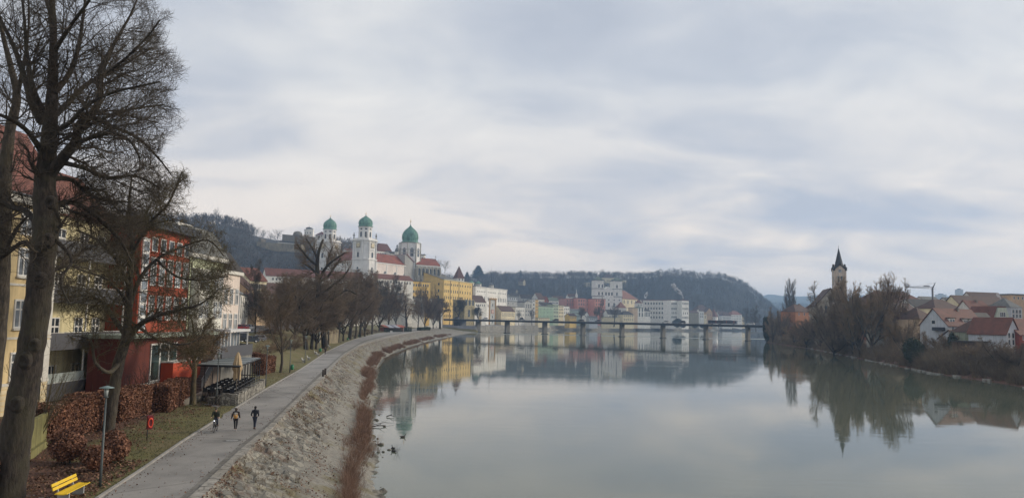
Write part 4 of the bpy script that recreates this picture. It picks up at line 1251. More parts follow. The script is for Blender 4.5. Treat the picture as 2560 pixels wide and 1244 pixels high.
# ---------------------------------------------------------------- the lower fortress behind the twin-towered church
simple('round_fort',(1458,1780),(1487,1780),706,20,30,'cream','hip',2.5,T_grey,'pale round-cornered fort building on the hillside left of the twin-towered church',[(4,709)],group='lower fortress on the long hill',cat='building',ws=(1.5,2))
simple('fort_tower',(1503,1800),(1535,1795),694,22,30,'cream','hip',9,T_brown,'tall cream fort block with a dark roof between the twin church towers',[(3,701),(3,709),(3,717)],group='lower fortress on the long hill',cat='building',ws=(2,2.6))
simple('fort_wing',(1540,1790),(1563,1785),700,22,30,'cream','flat',.8,T_grey,'cream fort wing just right of the right church tower',[(2,706)],group='lower fortress on the long hill',cat='building')
for px,py,w,rm,lb in ((1300,703,12,T_brown,'small brown-roofed house half way up the wooded hill under the narrow fir'),(1282,728,12,T_brown,'dark-roofed hillside house right of the pale palace')):
    simple('hillside_house',(px-w/2,1640),(px+w/2,1635),py,12,at(px,py,1640).z-6,'stone','side',5,rm,lb,[(3,py+4)],group='houses on the hillside')
# ================================================================ THE OLD TOWN
OT='houses of the far old town'
def quayz():return 6.0
Z0=5.6
# the big yellow school: front, left gable with its sloping roof, rounded right corner
A=PT(1107,800); B=PT(1182,872)
ys=Bld('school_building',A,B,Z0,'large six-storey yellow school building at the left end of the bridge','building')
h=ys.H(1107,702,800); h_r=ys.H(1182,706,872); h=(h+h_r)/2
yw=plaster('school_yellow',rgb(220,188,116),0.22,0.15)
dep=62
m=MB()
P=[(0,0),(ys.w-3,0),(ys.w-.9,.9),(ys.w,3.5),(ys.w,dep),(0,dep)]
m.prism(P,-3,h); m.build('wall',yw,ys.e)
m=MB(); m.poly_x([(0,h),(dep,h),(dep,h+11),(dep*.62,h+12.5)],0,ys.w*.55); m.build('roof_storey',yw,ys.e)
m=MB(); m.add([(-.5,-.6,h+.3),(ys.w*.56,-.6,h+.3),(ys.w*.56,dep*.62,h+13.1),(-.5,dep*.62,h+13.1),(-.5,dep+1,h+11.5),(ys.w*.56,dep+1,h+11.5)],[(0,1,2,3),(3,2,5,4)])
r=m.build('roof',T_grey,ys.e)
m=MB(); m.box(-.5,-.6,h+.001,ys.w+.4,0,h+.8); m.build('cornice',plaster('school_trim',rgb(205,195,160)),ys.e); m=MB(); m.box(ys.w,-.6,h+.001,ys.w+.5,dep,h+.8); m.build('cornice',plaster('school_trim',rgb(205,195,160)),ys.e)
strim=flat('school_window_surround',rgb(205,178,110),0.8)
xs=[.035,.095,.155,.235,.31,.375,.44,.53,.61,.70,.79,.87]
wa=win_mesh(1.7,3.0,False,strim,fw=.35); wb=win_mesh(1.9,2.3,False,strim,fw=.35)
for r_,(py,me,hh) in enumerate([(709.5,wb,2.3),(726.5,wa,3),(742.5,wa,3),(758.5,wa,3),(776,wb,2.3),(789,wb,2.3)]):
    z=ys.H(1107,py,800)-hh/2
    for k,t in enumerate(xs):
        if r_ >= 4 and t>.5:continue
        if r_ == 3 and t>.6:continue
        link('window',me,ys.e,(ys.w*t,-.003,z),0)
for r_,py in enumerate((709,726.5,742.5,758.5)):
    z=ys.H(1107,py,800)-1.4
    for k in range(4):link('window',wb if r_ == 0 else wa,ys.e,(-.003,6+14*k,z),-PI/2)
m=MB()
for t in (.20,.48,.955):m.tube([(ys.w*t,-.25,0),(ys.w*t,-.25,h)],.28,5)
m.build('drainpipe',DARK,ys.e)
# ruined-looking stone gate block in front of the school
b=simple('stone_gate_house',(1160,782),(1186,800),750.5,14,Z0,plaster('gate_stone',rgb(168,155,118),0.5,0.5),'flat',.6,T_grey,'grey and ochre stone gate block with tall niches at the foot of the yellow school',cat='building')
for k in range(3):
    link('niche',win_mesh(3.0,5.6,False,plaster('niche_stone',rgb(150,142,120)),fw=.3),b.e,(b.w*(.18+.32*k),-.01,b.H(1160,762,782)))
link('archway',win_mesh(3.4,7.5,True,plaster('niche_stone',rgb(150,142,120)),fw=.4),b.e,(b.w*.45,-.01,b.H(1160,791,782)))
# pale palace
A=PT(1186,900); B=PT(1266,985)
rp=Bld('palace',A,B,Z0,'long white palace with small roof turrets, right of the yellow school','building')
h=rp.H(1186,715,900)
rp.wall(h,26,W_('white')); rf=rp.roof('hip',h,26,2.2,T_dark,ov=.6)
rp.band(h-.8,.8,.7); rp.band(h-10,.35,.3)
pw=win_mesh(1.7,5.0,True,SURR,fw=.2); ow=win_mesh(1.5,1.5,False,SURR)
for k in range(17):
    t=.035+.93*(k+.5)/17
    if k in (5,11):continue
    link('window',pw,rp.e,(rp.w*t,-.003,h-16.5),0); link('window',ow,rp.e,(rp.w*t,-.003,h-6.5),0)
    link('window',win_mesh(1.6,2.6),rp.e,(rp.w*t,-.003,h-23.5),0)
for k,t in enumerate((.02,.30,.345,.74,.98)):
    m=MB(); m.box(rp.w*t-.9,-.35,0,rp.w*t+.9,0,h-.85); m.build('pilaster',W_('white'),rp.e)
for t,w,c_ in ((.06,3.0,COPPER),(.26,3.8,COPPER),(.66,3.0,W_('white'))):
    e=empty('roof_turret',(rp.w*t,8,h),0,parent=rp.e)
    m=MB(); m.prism([(w*math.cos(PI/4*k+.39),w*math.sin(PI/4*k+.39)) for k in range(8)],0,4.2); m.build('lantern',W_('pale'),e)
    m=MB(); m.lathe([(w*1.3,4.2),(w*.9,5.3),(w*.4,6.4),(.2,7.6)],n=8); m.build('cap',c_ if t != .66 else LEAD,e)
m=MB(); m.tube([(rp.w*.66,8,h+7),(rp.w*.66,8,h+30)],[.3,.08],5); m.build('roof_mast',DARK,rp.e)
# water tower with orange corners and clock
A=PT(1214,930); B=PT(1250,950)
wt=Bld('water_tower',A,B,Z0,'octagonal pale tower with orange corner strips and a red-framed clock','tower')
R_=wt.w/2/math.cos(PI/8)*.98; h=wt.H(1214,748,930)
cx_,cy_=wt.w/2,R_
pts=[(cx_+R_*math.cos(PI/8+k*PI/4),cy_+R_*math.sin(PI/8+k*PI/4)) for k in range(8)]
m=MB(); m.prism(pts,-3,h); m.build('wall',plaster('tower_pale',rgb(200,200,192)),wt.e)
m=MB()
for k,(x,y) in enumerate(pts):m.tube([(x,y,-3),(x,y,h-.01)],1.1,4,smooth=False)
m.build('corner_strip',plaster('tower_orange',rgb(205,165,110)),wt.e)
m=MB()
m.prism([(cx_+(x-cx_)*1.09,cy_+(y-cy_)*1.09) for x,y in pts],h,h+1.0); m.build('cornice',plaster('tower_orange',rgb(205,165,110)),wt.e); m=MB(); m.prism([(cx_+(x-cx_)*1.15,cy_+(y-cy_)*1.15) for x,y in pts],h+1.003,h+1.7)
m.build('cornice',plaster('tower_orange',rgb(205,165,110)),wt.e)
ap=R_*math.cos(PI/8)
for k,zz in ((5,h-6),(5,h-20.5),(5,h-26.5),(4,h-6),(4,h-26),(6,h-6)):
    t=PI/8+PI/4*(k+.5); link('window',win_mesh(1.4,3.0),wt.e,(cx_+(ap+.02)*math.cos(t),cy_+(ap+.02)*math.sin(t),zz-2),t+PI/2)
t=PI/8+PI/4*5.5
m=MB(); m.box(-2.4,-.25,0,2.4,.02,5.0,0); m.box(-1.9,-.31,.5,1.9,-.251,4.5,1); m.box(-.15,-.36,2.4,.15,-.311,4.2,2); m.box(-.15,-.365,2.3,1.5,-.312,2.6,2)
link('clock',m.mesh('clock',[flat('clock_frame_red',rgb(140,62,45)),flat('clock_face_pink',rgb(205,170,150)),FRM]),wt.e,(cx_+(ap+.02)*math.cos(t),cy_+(ap+.02)*math.sin(t),h-17),t+PI/2)
# the rows of town houses (px, D)
Q=simple
Q('red_roofed_house',(1186,890),(1214,905),754,14,Z0,'pale','side',7.5,T_brown,'pale house with a dark red roof between the yellow school and the octagonal tower',[(5,762)],ws=(1.2,2))
Q('white_pavilion',(1203.5,850),(1212,853),783,5,Z0,'white','flat',.6,FRM,'tiny white pavilion left of the octagonal tower foot',cat='kiosk')
Q('grey_long_house',(1250,1080),(1312,1110),752,16,Z0,'grey','flat',.7,T_grey,'long plain grey building with small windows behind the small cream house',[(5,757)],ws=(1.2,1.8))
Q('cream_cottage',(1253,950),(1287,975),777.5,14,Z0,'cream','side',6.5,T_brown,'small cream house with a long dark red roof and chimney, right of the octagonal tower',[(9,783),(9,788)],ws=(1.0,1.5),chim=1)
Q('pale_house',(1288,985),(1311,1000),767,14,Z0,'pale','flat',.6,T_grey,'pale flat-topped house right of the small cream house',[(4,776),(4,786)])
h=Q('grey_gabled_house',(1311,1010),(1330,1018),755,16,Z0,'grey','front',1.5,T_dark,'tall grey house with a curved dark gable line',[(3,762),(3,767),(3,777),(3,786)])
Q('narrow_white_house',(1330,1020),(1337.5,1022),748,16,Z0,'white','flat',.5,T_grey,'narrow white tower-like house beside the narrow yellow one',[(1,752),(1,761),(1,770),(1,779)])
Q('narrow_yellow_house',(1337.5,1022),(1345,1026),749,16,Z0,'dyellow','flat',.5,T_grey,'narrow yellow house squeezed between white and green houses',[(2,757),(2,766),(2,774),(2,783)],ws=(1,1.6))
Q('grey_back_house',(1345,1120),(1360,1128),748,16,Z0,'pale','side',9.5,T_brown,'pale house with a steep brown roof behind the narrow yellow house',[(4,753)])
Q('dark_roof_house',(1302,1170),(1345,1180),745,16,Z0,'grey','side',6,T_dark,'house behind with a broad dark roof and several chimneys above the grey houses',[(6,749)],chim=3)
Q('white_attic_house',(1270,1230),(1306,1240),742,16,Z0,'white','flat',.8,T_grey,'white flat-topped house behind, right of the pale palace',[(6,746)],chim=1)
Q('red_gable_house',(1360,1130),(1371,1134),752,16,Z0,'red','front',7,T_orange,'small bright red house with a round-topped gable above the green house',[(1,752)])
Q('white_low_house',(1371,1200),(1396,1208),751,14,Z0,'white','side',5,T_green,'white house with a dull green roof left of the pink college',[(7,756)])
Q('green_house',(1345.5,1035),(1383,1060),765.5,14,Z0,'green','flat',.8,T_grey,'wide sage green house with four storeys of small windows',[(4,772),(4,780),(4,789)],ws=(1.2,1.9),band=[768])
Q('light_green_house',(1383,1062),(1396,1068),761,14,Z0,'lgreen','flat',.6,T_grey,'light green narrow house right of the wide sage green one',[(3,765),(3,772),(3,780),(3,790)])
Q('cream_town_house',(1396,1070),(1408.5,1078),763,14,Z0,rgb and 'cream','flat',.6,T_grey,'warm cream narrow town house between the light green and white ones',[(3,766),(3,773),(3,781),(3,790)])
Q('white_town_house',(1408.5,1080),(1423,1088),765,14,Z0,'white','flat',.6,T_grey,'white narrow town house at the right end of the coloured row',[(3,772),(3,781),(3,790)])
Q('dark_back_roof',(1352,1075),(1384,1090),763,12,Z0,'pale','side',4.5,T_dark,'dark pitched roof just behind the sage green house',chim=2)
Q('yellow_shed_house',(1424,1050),(1441,1058),789,10,Z0,'yellow','side',3,T_brown,'small low yellow house with a brown roof near the bridge',[(4,793)],ws=(1,1.4))
Q('low_yellow_wall_house',(1345,1000),(1374,1012),794,6,Z0,'cream','flat',.5,T_grey,'low cream outbuilding with a flat roof in front of the sage green house',[(5,797)],ws=(.9,1))
Q('teal_house',(1428,1110),(1461,1120),776,12,Z0,'teal','side',2.5,T_grey,'pale teal low house in front of the pink college',[(6,782),(6,790)])
Q('white_gable_cottage',(1461,1090),(1472,1094),787,10,Z0,'white','front',5,T_dark,'small white cottage with a dark gable, left of the bare riverside tree',[(2,790)],ws=(1.2,1.4))
Q('blue_shed',(1473,1070),(1494,1076),793.5,8,Z0,'bluewhite','side',2,T_grey,'low pale blue pavilion beside the bridge rail',[(4,797)],cat='shed',ws=(1,1.2))
# the pink college in four blocks
for i_,(a,b_,da,db,cc_,top,n,lb) in enumerate(((1413,1443,1230,1245,'dpink',746,4,'dull pink left block of the pink college'),(1443,1463,1225,1230,'pink',745,3,'bright salmon block of the pink college, second from its left'),
        (1463,1486,1245,1255,'dpink',747,3,'darker pink recessed block in the middle of the pink college'),(1486,1513,1225,1235,'pink',747,4,'bright salmon right-hand block of the pink college, left of the twin towers'))):
    Q('pink_college_block',(a,da),(b_,db),top,18,Z0,cc_,'flat',.7,T_brown,lb,[(n,751),(n,760),(n,773)],ws=(1.5,3.0),group='blocks of the pink college',cat='building')
b=Q('pink_attic',(1420,1262),(1441,1266),741,12,Z0,'white','side',4.5,T_brown,'white attic storey with a brownish roof above the pink college',[(6,742.5)],ws=(.9,1.4),cat='building')
m=MB(); x=b.w*.97; hh=b.H(1420,741,1262); m.box(x-1.6,-1.5,0,x+1.6,2,hh+3); m.lathe([(2,hh+3),(1.4,hh+5),(.5,hh+6.5),(.15,hh+13)],(x,.2),8); m.build('spire',W_('white'),b.e)
# the twin-towered church
A=PT(1487.5,1285); B=PT(1555,1300)
mc=Bld('twin_towered_church',A,B,Z0,'white twin-towered church with arched windows and an orange-red nave roof','church')
H=lambda py:mc.H(1487,py,1285)
w=mc.w
m=MB(); m.box(0,0,-3,w,14,H(739.5)); m.build('facade',W_('white'),mc.e)
m=MB(); m.poly_y([(w*.31,H(739.5)),(w*.69,H(739.5)),(w*.69,H(724)),(w*.5,H(714.5)),(w*.31,H(724))],.5,14); m.build('centre_gable',W_('white'),mc.e)
for x0,x1 in ((0,.31),(.69,1.0)):
    t=empty('tower',(w*x0,0,0),0,parent=mc.e); tw=w*(x1-x0)
    m=MB(); m.box(0,-.4,H(739.5)+.01,tw,16,H(700)); m.build('wall',W_('white'),t)
    m=MB()
    for py,o,hh in ((700,.9,.9),(721,.6,.8),(740,.6,.9)):m.box(-o,-.4-o,H(py),tw+o,16+o,H(py)+hh)
    m.build('cornice',plaster('church_cornice',rgb(95,97,102)),t)
    m=MB(); m.lathe([(tw*.66,H(700)+.9),(tw*.52,H(700)+2.8),(tw*.18,H(700)+5.2),(.3,H(700)+7)],(tw/2,7.5),4,rot=PI/4,smooth=False); m.build('roof',T_green,t)
    for py,hh in ((717.5,5.2),(736.5,5.2)):
        link('window',win_mesh(2.2,hh,True,SURR,fw=.5),t,(tw*(.42 if x0 == 0 else .35),-.41,H(py)))
        if x0>0:link('window',win_mesh(2.0,hh,True,SURR,fw=.5),t,(tw+.01,6,H(py)),PI/2)
        else:link('window',win_mesh(2.0,hh,True,SURR,fw=.5),t,(tw*.82,-.41,H(py)))
for k in range(3):link('window',win_mesh(2.4,5.2,True,SURR,fw=.5),mc.e,(w*(.40+.11*k),.49,H(736.5)))
for k in range(5):link('window',win_mesh(2.0,1.9,False,SURR),mc.e,(w*(.1+.2*k),-.003,H(749.5)))
for k in range(5):link('window',win_mesh(2.8,6.0,False,SURR,fw=.5),mc.e,(w*(.1+.2*k),-.003,H(765)))
for py in (752,768):mc.band(H(py),.5,.4)
# nave going back to the right
A2=PT(1556,1300); B2=PT(1594,1335)
d2=Vector((B2[0]-A2[0],B2[1]-A2[1],0)).length; la=math.atan2(B2[1]-A2[1],B2[0]-A2[0])-mc.rz
lo=Matrix.Rotation(-mc.rz,3,'Z') @ Vector((A2[0]-A[0],A2[1]-A[1],0))
nv=empty('nave',lo,la,parent=mc.e)
m=MB(); m.box(0,0,-3,d2,26,H(744)); m.build('wall',W_('cream'),nv)
m=MB(); zz=H(744); m.add([(-.8,-1,zz),(d2+1,-1,zz),(d2+1,27,zz),(-.8,27,zz),(-.8,13,H(719)),(d2*.55,13,H(722))],[(0,1,5,4),(1,2,5),(2,3,4,5),(3,0,4),(3,2,1,0)]); m.build('roof',T_orange,nv)
for k in range(4):link('window',win_mesh(2.4,6.0,True,SURR,fw=.4),nv,(d2*(.1+.25*k),-.003,H(756)))
# in front of and right of the church
Q('domed_roof_house',(1548,1215),(1566,1220),769,14,Z0,'pale','tent',10,T_orange,'house with a pointed orange-red roof under the right church tower',[(3,776)])
Q('dark_long_house',(1520,1120),(1557,1135),785,12,Z0,'pale','side',6.5,T_dark,'low house under a long dark roof in front of the twin-towered church',[(6,790)])
Q('cream_river_house',(1557,1120),(1585,1130),786,12,Z0,rgb and 'cream','hip',5.5,T_dark,'cream two-storey house with a dark hipped roof and skylights beside the bridge',[(5,789),(5,798)],ws=(1.3,2.0))
Q('long_cream_wall',(1505,1095),(1549,1105),792,3,Z0,'cream','flat',.4,T_grey,'long low cream garden wall on the far bank, just above the bridge rail',cat='wall')
Q('pink_side_house',(1581,1190),(1594,1194),769,12,Z0,'ltan','flat',.6,T_grey,'pale salmon house wall between the cream river house and tall white one')
Q('tall_window_house',(1594,1195),(1610,1200),769,14,Z0,'white','hip',3,T_green,'white house with two rows of tall narrow windows and a green-grey roof',[(2,774),(2,786)],ws=(2,6))
Q('arched_hall',(1610,1205),(1626,1210),777,14,Z0,'white','side',3,T_dark,'white hall with four tall thin windows under a dark roof',[(4,785)],ws=(1.3,7.5),arch=True)
Q('brown_cone_house',(1593,1240),(1606,1242),757,12,Z0,'pale','tent',6,T_red,'small house with a pointed red roof left of the big grey-white block',[(2,762)])
# the big grey-white block with three wings
BG='wings of the big white riverside block'
Q('white_block_wing',(1607,1290),(1677,1270),750,30,Z0,'pale','flat',1.0,T_red,'long left wing of the big white riverside block, painted greyish for shade, red roof edge',[(9,758),(9,770),(9,781),(9,792)],ws=(2.2,3.2),group=BG,cat='building',band=[764,776,787])  # this wing's shade is put into its greyer plaster
Q('white_block_wing',(1677,1262),(1699,1275),750,30,Z0,'white','flat',1.0,T_red,'bright middle wing of the big white riverside block, left of the dark recess',[(7,758),(7,771),(5,781.5),(7,792)],ws=(1.6,3.4),group=BG,cat='building',band=[764.5,776])
Q('white_block_wing',(1705,1262),(1722,1272),751,30,Z0,'white','flat',1.0,T_red,'narrow bright right wing of the big white riverside block',[(5,758),(5,771),(3,782),(5,793)],ws=(1.6,3.4),group=BG,cat='building',band=[765,776.5])
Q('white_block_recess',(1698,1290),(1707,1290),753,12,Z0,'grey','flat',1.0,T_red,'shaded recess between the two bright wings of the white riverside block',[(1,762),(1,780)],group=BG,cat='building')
b=Q('chimney_stack',(1707,1280),(1710,1280),746,2,Z0,plaster('chimney_render',(0.24,0.20,0.17)),'flat',.3,T_grey,'smoking chimney on the roof of the white riverside block',cat='chimney')
Q('grey_shed_building',(1724,1330),(1747,1335),781,14,Z0,'stone','side',3,T_brown,'dull grey building right of the big white riverside block',cat='building')
Q('white_narrow_house',(1749,1380),(1760,1382),777,12,Z0,'white','side',4,T_brown,'narrow white house left of the tan gabled house',[(2,784),(2,791)],ws=(1.3,3))
Q('cream_narrow_house',(1760,1385),(1767,1387),785,12,Z0,'cream','flat',.5,T_red,'narrow cream house with a slit window beside the tan gable',[(1,792)],ws=(1,5))
Q('brown_roofed_house',(1743,1430),(1776,1440),776,20,Z0,'tan','hip',11,T_brown,'large house with a high brown roof behind the narrow white house',[(6,779)])
Q('tan_gabled_house',(1766,1410),(1781,1412),779,16,Z0,'tan','front',7,T_brown,'tan house with a plain gable left of the cone-roofed round tower',[(2,786)])
# round tower with a cone roof
A=PT(1776.5,1440); B=PT(1797,1440)
rt=Bld('cone_roofed_tower',A,B,Z0,'white round tower with a tall red cone roof behind the bus on the bridge','tower')
r_=rt.w/2; H=lambda py:rt.H(1786,py,1440)
m=MB(); m.lathe([(r_,-3),(r_,H(791))],(r_,r_),20); m.build('wall',W_('white'),rt.e)
m=MB(); m.lathe([(r_*1.22,H(791)),(r_*.74,H(782)),(.2,H(770))],(r_,r_),8,smooth=False,rot=.2); m.build('roof',T_red,rt.e)
for a_ in (-2.0,-1.57,-1.1):link('window',win_mesh(1.2,1.8),rt.e,(r_+(r_+.03)*math.cos(a_),r_+(r_+.03)*math.sin(a_),H(797)),a_+PI/2)
Q('dark_roofed_house',(1797,1520),(1812,1524),786,12,Z0,'pale','side',7,T_brown,'pale house with a brown roof right behind the cone-roofed tower',[(3,790)],chim=2)
Q('brown_hipped_house',(1806,1500),(1830,1506),789,14,Z0,'white','hip',8,T_brown,'white house with a mottled brown hipped roof, left of the end house',[(7,793.5),(7,799)],ws=(1.2,2.2))
Q('end_house',(1829,1520),(1855,1530),786,16,Z0,'white','hip',8,T_orange,'tall white house with an orange-red roof near the right end of the old town',[(6,790),(6,796),(6,802)],ws=(1.2,2.2),chim=1)
Q('cream_end_house',(1855,1535),(1862,1540),791,14,Z0,'cream','flat',.6,T_grey,'last cream house at the right end of the old town',[(2,795),(2,801)])
# a second line of roofs fills the town behind
for i_,(p0,p1,D,py,wc,rm,rh,lb) in enumerate((
    (1396,1415,1300,752,'pale',T_dark,4,'pale house behind, between the green-roofed house and the pink college'),
    (1606,1640,1400,756,'white',T_brown,6,'roof line behind the left wing of the white riverside block'),
    (1724,1745,1420,783,'pale',T_dark,5,'dark roof just right of the white riverside block'),
    (1275,1300,1290,739,'grey',T_dark,4,'small dark roof behind the white flat-topped house, below the hill'),
    (1384,1410,1330,748,'grey',T_brown,6,'long low brown roof behind the green-roofed white house'))):
    Q('back_row_house',(p0,D),(p1,D+8),py,14,Z0,wc,'side',rh,rm,lb,[(5,py+4)])
b=simple('red_pyramid_tower',(1141,950),(1158,955),695,12,20,'white','tent',16,tiles('roof_tiles_plum',rgb(120,74,66)),'white turret house with a steep dark red pyramid roof behind the yellow school',[(2,698)],cat='tower')
# ---------------------------------------------------------------- smoke
def smoke_m():
    m=bpy.data.materials.new('chimney_smoke'); m.use_nodes=True; t=m.node_tree; t.nodes.clear()
    o=t.nodes.new('ShaderNodeOutputMaterial'); v=t.nodes.new('ShaderNodeVolumePrincipled'); v.inputs['Color'].default_value=(0.95,0.96,1,1)
    n=t.nodes.new('ShaderNodeTexNoise'); n.inputs['Scale'].default_value=0.22; n.inputs['Detail'].default_value=2
    g=t.nodes.new('ShaderNodeNewGeometry'); t.links.new(g.outputs['Position'],n.inputs['Vector'])
    r=t.nodes.new('ShaderNodeMapRange'); r.inputs['From Min'].default_value=.40; r.inputs['From Max'].default_value=.6; r.inputs['To Max'].default_value=0.5
    t.links.new(n.outputs['Fac'],r.inputs['Value']); t.links.new(r.outputs[0],v.inputs['Density']); t.links.new(v.outputs[0],o.inputs['Volume'])
    return m
SMK=smoke_m()
def smoke(pts,D,label,cat='smoke'):
    P=[at(x,y,D) for x,y,r in pts]; Rr_=[r*D/F for x,y,r in pts]
    P2=[]; R2=[]
    for a in range(len(P)-1):
        for k in range(4):
            t=k/4; P2.append(P[a].lerp(P[a+1],t)); R2.append((Rr_[a]*(1-t)+Rr_[a+1]*t)*(1+.18*math.sin(a*3+k*1.9)))
    m=MB(); m.tube(P2,R2,10); o=m.build('smoke_plume',SMK); tag(o,label,cat,kind='stuff'); return o
smoke([(1709,746,1.2),(1705,738,2.8),(1699,730,4.6),(1690,722,5.6),(1683,712,5.6),(1680,706,3.6)],1280,None,None)
smoke([(1613,745,2.6),(1614,739,4.4),(1617,733,3.4),(1620,729,2.2)],1320,None,None)
# ================================================================ THE BRIDGE
BL=Vector((XatD(1118,775,12),775,0)); BR=Vector((XatD(1968,575,12),575,0))
bd=(BR-BL); blen=bd.length; brz=math.atan2(bd.y,bd.x)
br=empty('road_bridge',(BL.x,BL.y,0),brz,'long flat concrete girder bridge on slab piers crossing the river','bridge')
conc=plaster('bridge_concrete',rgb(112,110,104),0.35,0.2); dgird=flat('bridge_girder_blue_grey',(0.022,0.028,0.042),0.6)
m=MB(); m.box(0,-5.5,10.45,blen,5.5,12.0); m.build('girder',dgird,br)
m=MB(); m.box(-6,-6.5,12.003,blen+10,6.5,12.30); m.build('deck_slab',flat('deck_edge_grey',(0.16,0.175,0.20),0.8),br)
m=MB(); m.box(-6,-5.2,12.303,blen+10,5.2,12.33); m.build('roadway',bpy.data.materials['path_asphalt'],br)
m=MB()
for yy in (-6.35,6.35):
    m.tube([(-6,yy,13.4),(blen+10,yy,13.4)],.035,4); m.tube([(-6,yy,12.85),(blen+10,yy,12.85)],.02,4)
    for k in range(int(blen/2.5)):m.box(k*2.5-.02,yy-.02,12.3,k*2.5+.02,yy+.02,13.4)
m.build('railing',flat('railing_steel',(0.16,0.17,0.19),0.5),br)
pier=MB(); pier.prism([(-.9,-3.0),(.9,-3.0),(.9,3.0),(0,3.7),(-.9,3.0)],-3,10.449); pme=pier.mesh('pier',conc)
foot=MB(); foot.prism([(-1.3,-3.8),(1.3,-3.8),(1.3,3.8),(0,4.7),(-1.3,3.8)],-3,.55); fme=foot.mesh('pier_footing',plaster('pier_foot_dark',rgb(70,72,68),0.4))
for px in (1195,1268,1362,1457.5,1555,1657.5,1765,1870):
    # crossing of the line of sight with the bridge axis
    lo_,hi_=0.0,1.0
    for _ in range(40):
        md_=(lo_+hi_)/2; P_=BL+bd*md_
        if XatD(px,P_.y,6)>P_.x:lo_=md_
        else:hi_=md_
    o=link('pier',pme,br,(blen*md_,0,0)); link('pier_footing',fme,o)
m=MB(); m.box(14,-6,2,16,6,10.44); m.box(20,-5,3,21,5,10.44); m.build('abutment_column',flat('column_blue_grey',(0.05,0.065,0.09),0.6),br)
m=MB(); m.box(blen-14,-6,1,blen+12,6,10.44); m.build('abutment',conc,br)
# ---------------------------------------------------------------- vehicles
tyre=flat('tyre_rubber',(0.016,0.016,0.017),0.8); rimm=flat('wheel_rim',(0.42,0.43,0.45),0.35,0.6)
_car_glass=flat('car_glass',(0.02,0.024,0.03),0.1,0.1)
def paint(name,c):
    if name in MATS:return MATS[name]
    s=NT(name); s.base(c); s.rough(0.3); s.b.inputs['Coat Weight'].default_value=0.6; MATS[name]=s.m; return s.m
def car(name,loc,rz,pm,label,group,L_=4.2,Hh=1.45,kind='hatch',cat='car'):
    """car along local x, nose at +x"""
    e=empty(name,loc,rz,label,cat,group)
    w=.86; m=MB()
    x0,x1=-L_/2,L_/2
    low=[(x0,.32),(x0+.05,.85),(x0+.12,.98)]
    if kind == 'hatch':prof=[(x0+.1,.3),(x0,.55),(x0+.05,.92),(x0+.35,.98),(x1-1.35,.97),(x1-.35,.82),(x1-.03,.62),(x1,.34),(x1-.1,.25),(x0+.2,.25)]
    else:prof=[(x0+.1,.3),(x0,.6),(x0+.04,1.0),(x1-1.2,1.02),(x1-.25,.9),(x1,.62),(x1-.02,.34),(x1-.1,.25),(x0+.2,.25)]
    m.poly_y(prof[::-1],-w,w)
    # narrower front and rear corners
    body=m
    body.v=[(x,y*(1-.10*max(0,(abs(x)-L_*.36)/(L_*.14))),z) for x,y,z in body.v]
    body.build('body',pm,e)
    c=MB(); zt=Hh
    a0,a1,b0,b1=x0+.25,x0+.62,x1-2.05,x1-1.30
    vs=[]
    for yy,k in ((-1,1),(1,1)):
        vs+=[(a0,yy*w*.97,.96),(b1,yy*w*.97,.96),(b0,yy*w*.80,zt-.05),(a1,yy*w*.80,zt-.05)]
    c.add(vs,[(0,1,2,3),(7,6,5,4),(0,4,5,1),(1,5,6,2),(2,6,7,3),(3,7,4,0)])
    c.build('windows',_car_glass,e)
    r=MB(); r.box(a1-.06,-w*.81,zt-.06,b0+.08,w*.81,zt);
    for yy in (-1,1):
        for (p,q) in (((a0,.96),(a1,zt-.03)),((b1,.96),(b0,zt-.03)),(((a1+b0)/2,.96),((a1+b0)/2,zt-.03))):
            r.tube([(p[0],yy*w*.98,p[1]),(q[0],yy*w*.815,q[1])],.045,4)
    r.build('roof',pm,e)
    wm_=MB(); wm_.tube([(0,-.1,0),(0,.1,0)],.31,14,0); wm_.tube([(0,-.105,0),(0,.105,0)],.19,10,1)
    if 'wheel' not in _WM:_WM['wheel']=wm_.mesh('wheel',[tyre,rimm])
    for xx in (x0+.78,x1-.85):
        for yy in (-w+.06,w-.06):link('wheel',_WM['wheel'],e,(xx,yy,.31))
    for yy in (-.62,.62):
        h=MB(); h.ball((x1-.12,yy,.66),(.10,.17,.09)); h.build('headlight',flat('headlight_glass',(0.7,0.7,0.68),0.2),e)
        t=MB(); t.box(x0-.01,yy-.13,.68,x0+.08,yy+.13,.86); t.build('tail_light',flat('tail_light_red',(0.35,0.02,0.02),0.3),e)
    return e
PW=paint('paint_white',(0.62,0.62,0.60)); PB=paint('paint_black',(0.018,0.019,0.022)); PR=paint('paint_red',(0.36,0.028,0.028)); PG=paint('paint_grey_blue',(0.07,0.085,0.11)); PS=paint('paint_silver',(0.32,0.33,0.35))
def on_bridge(px,lane):
    lo_,hi_=0.0,1.0
    for _ in range(40):
        md_=(lo_+hi_)/2; P_=BL+bd*md_
        if XatD(px,P_.y,12)>P_.x:lo_=md_
        else:hi_=md_
    n_=Vector((-bd.y,bd.x,0)).normalized()
    P_=BL+bd*md_+n_*lane; return (P_.x,P_.y,12.33)
CG='cars crossing the bridge'
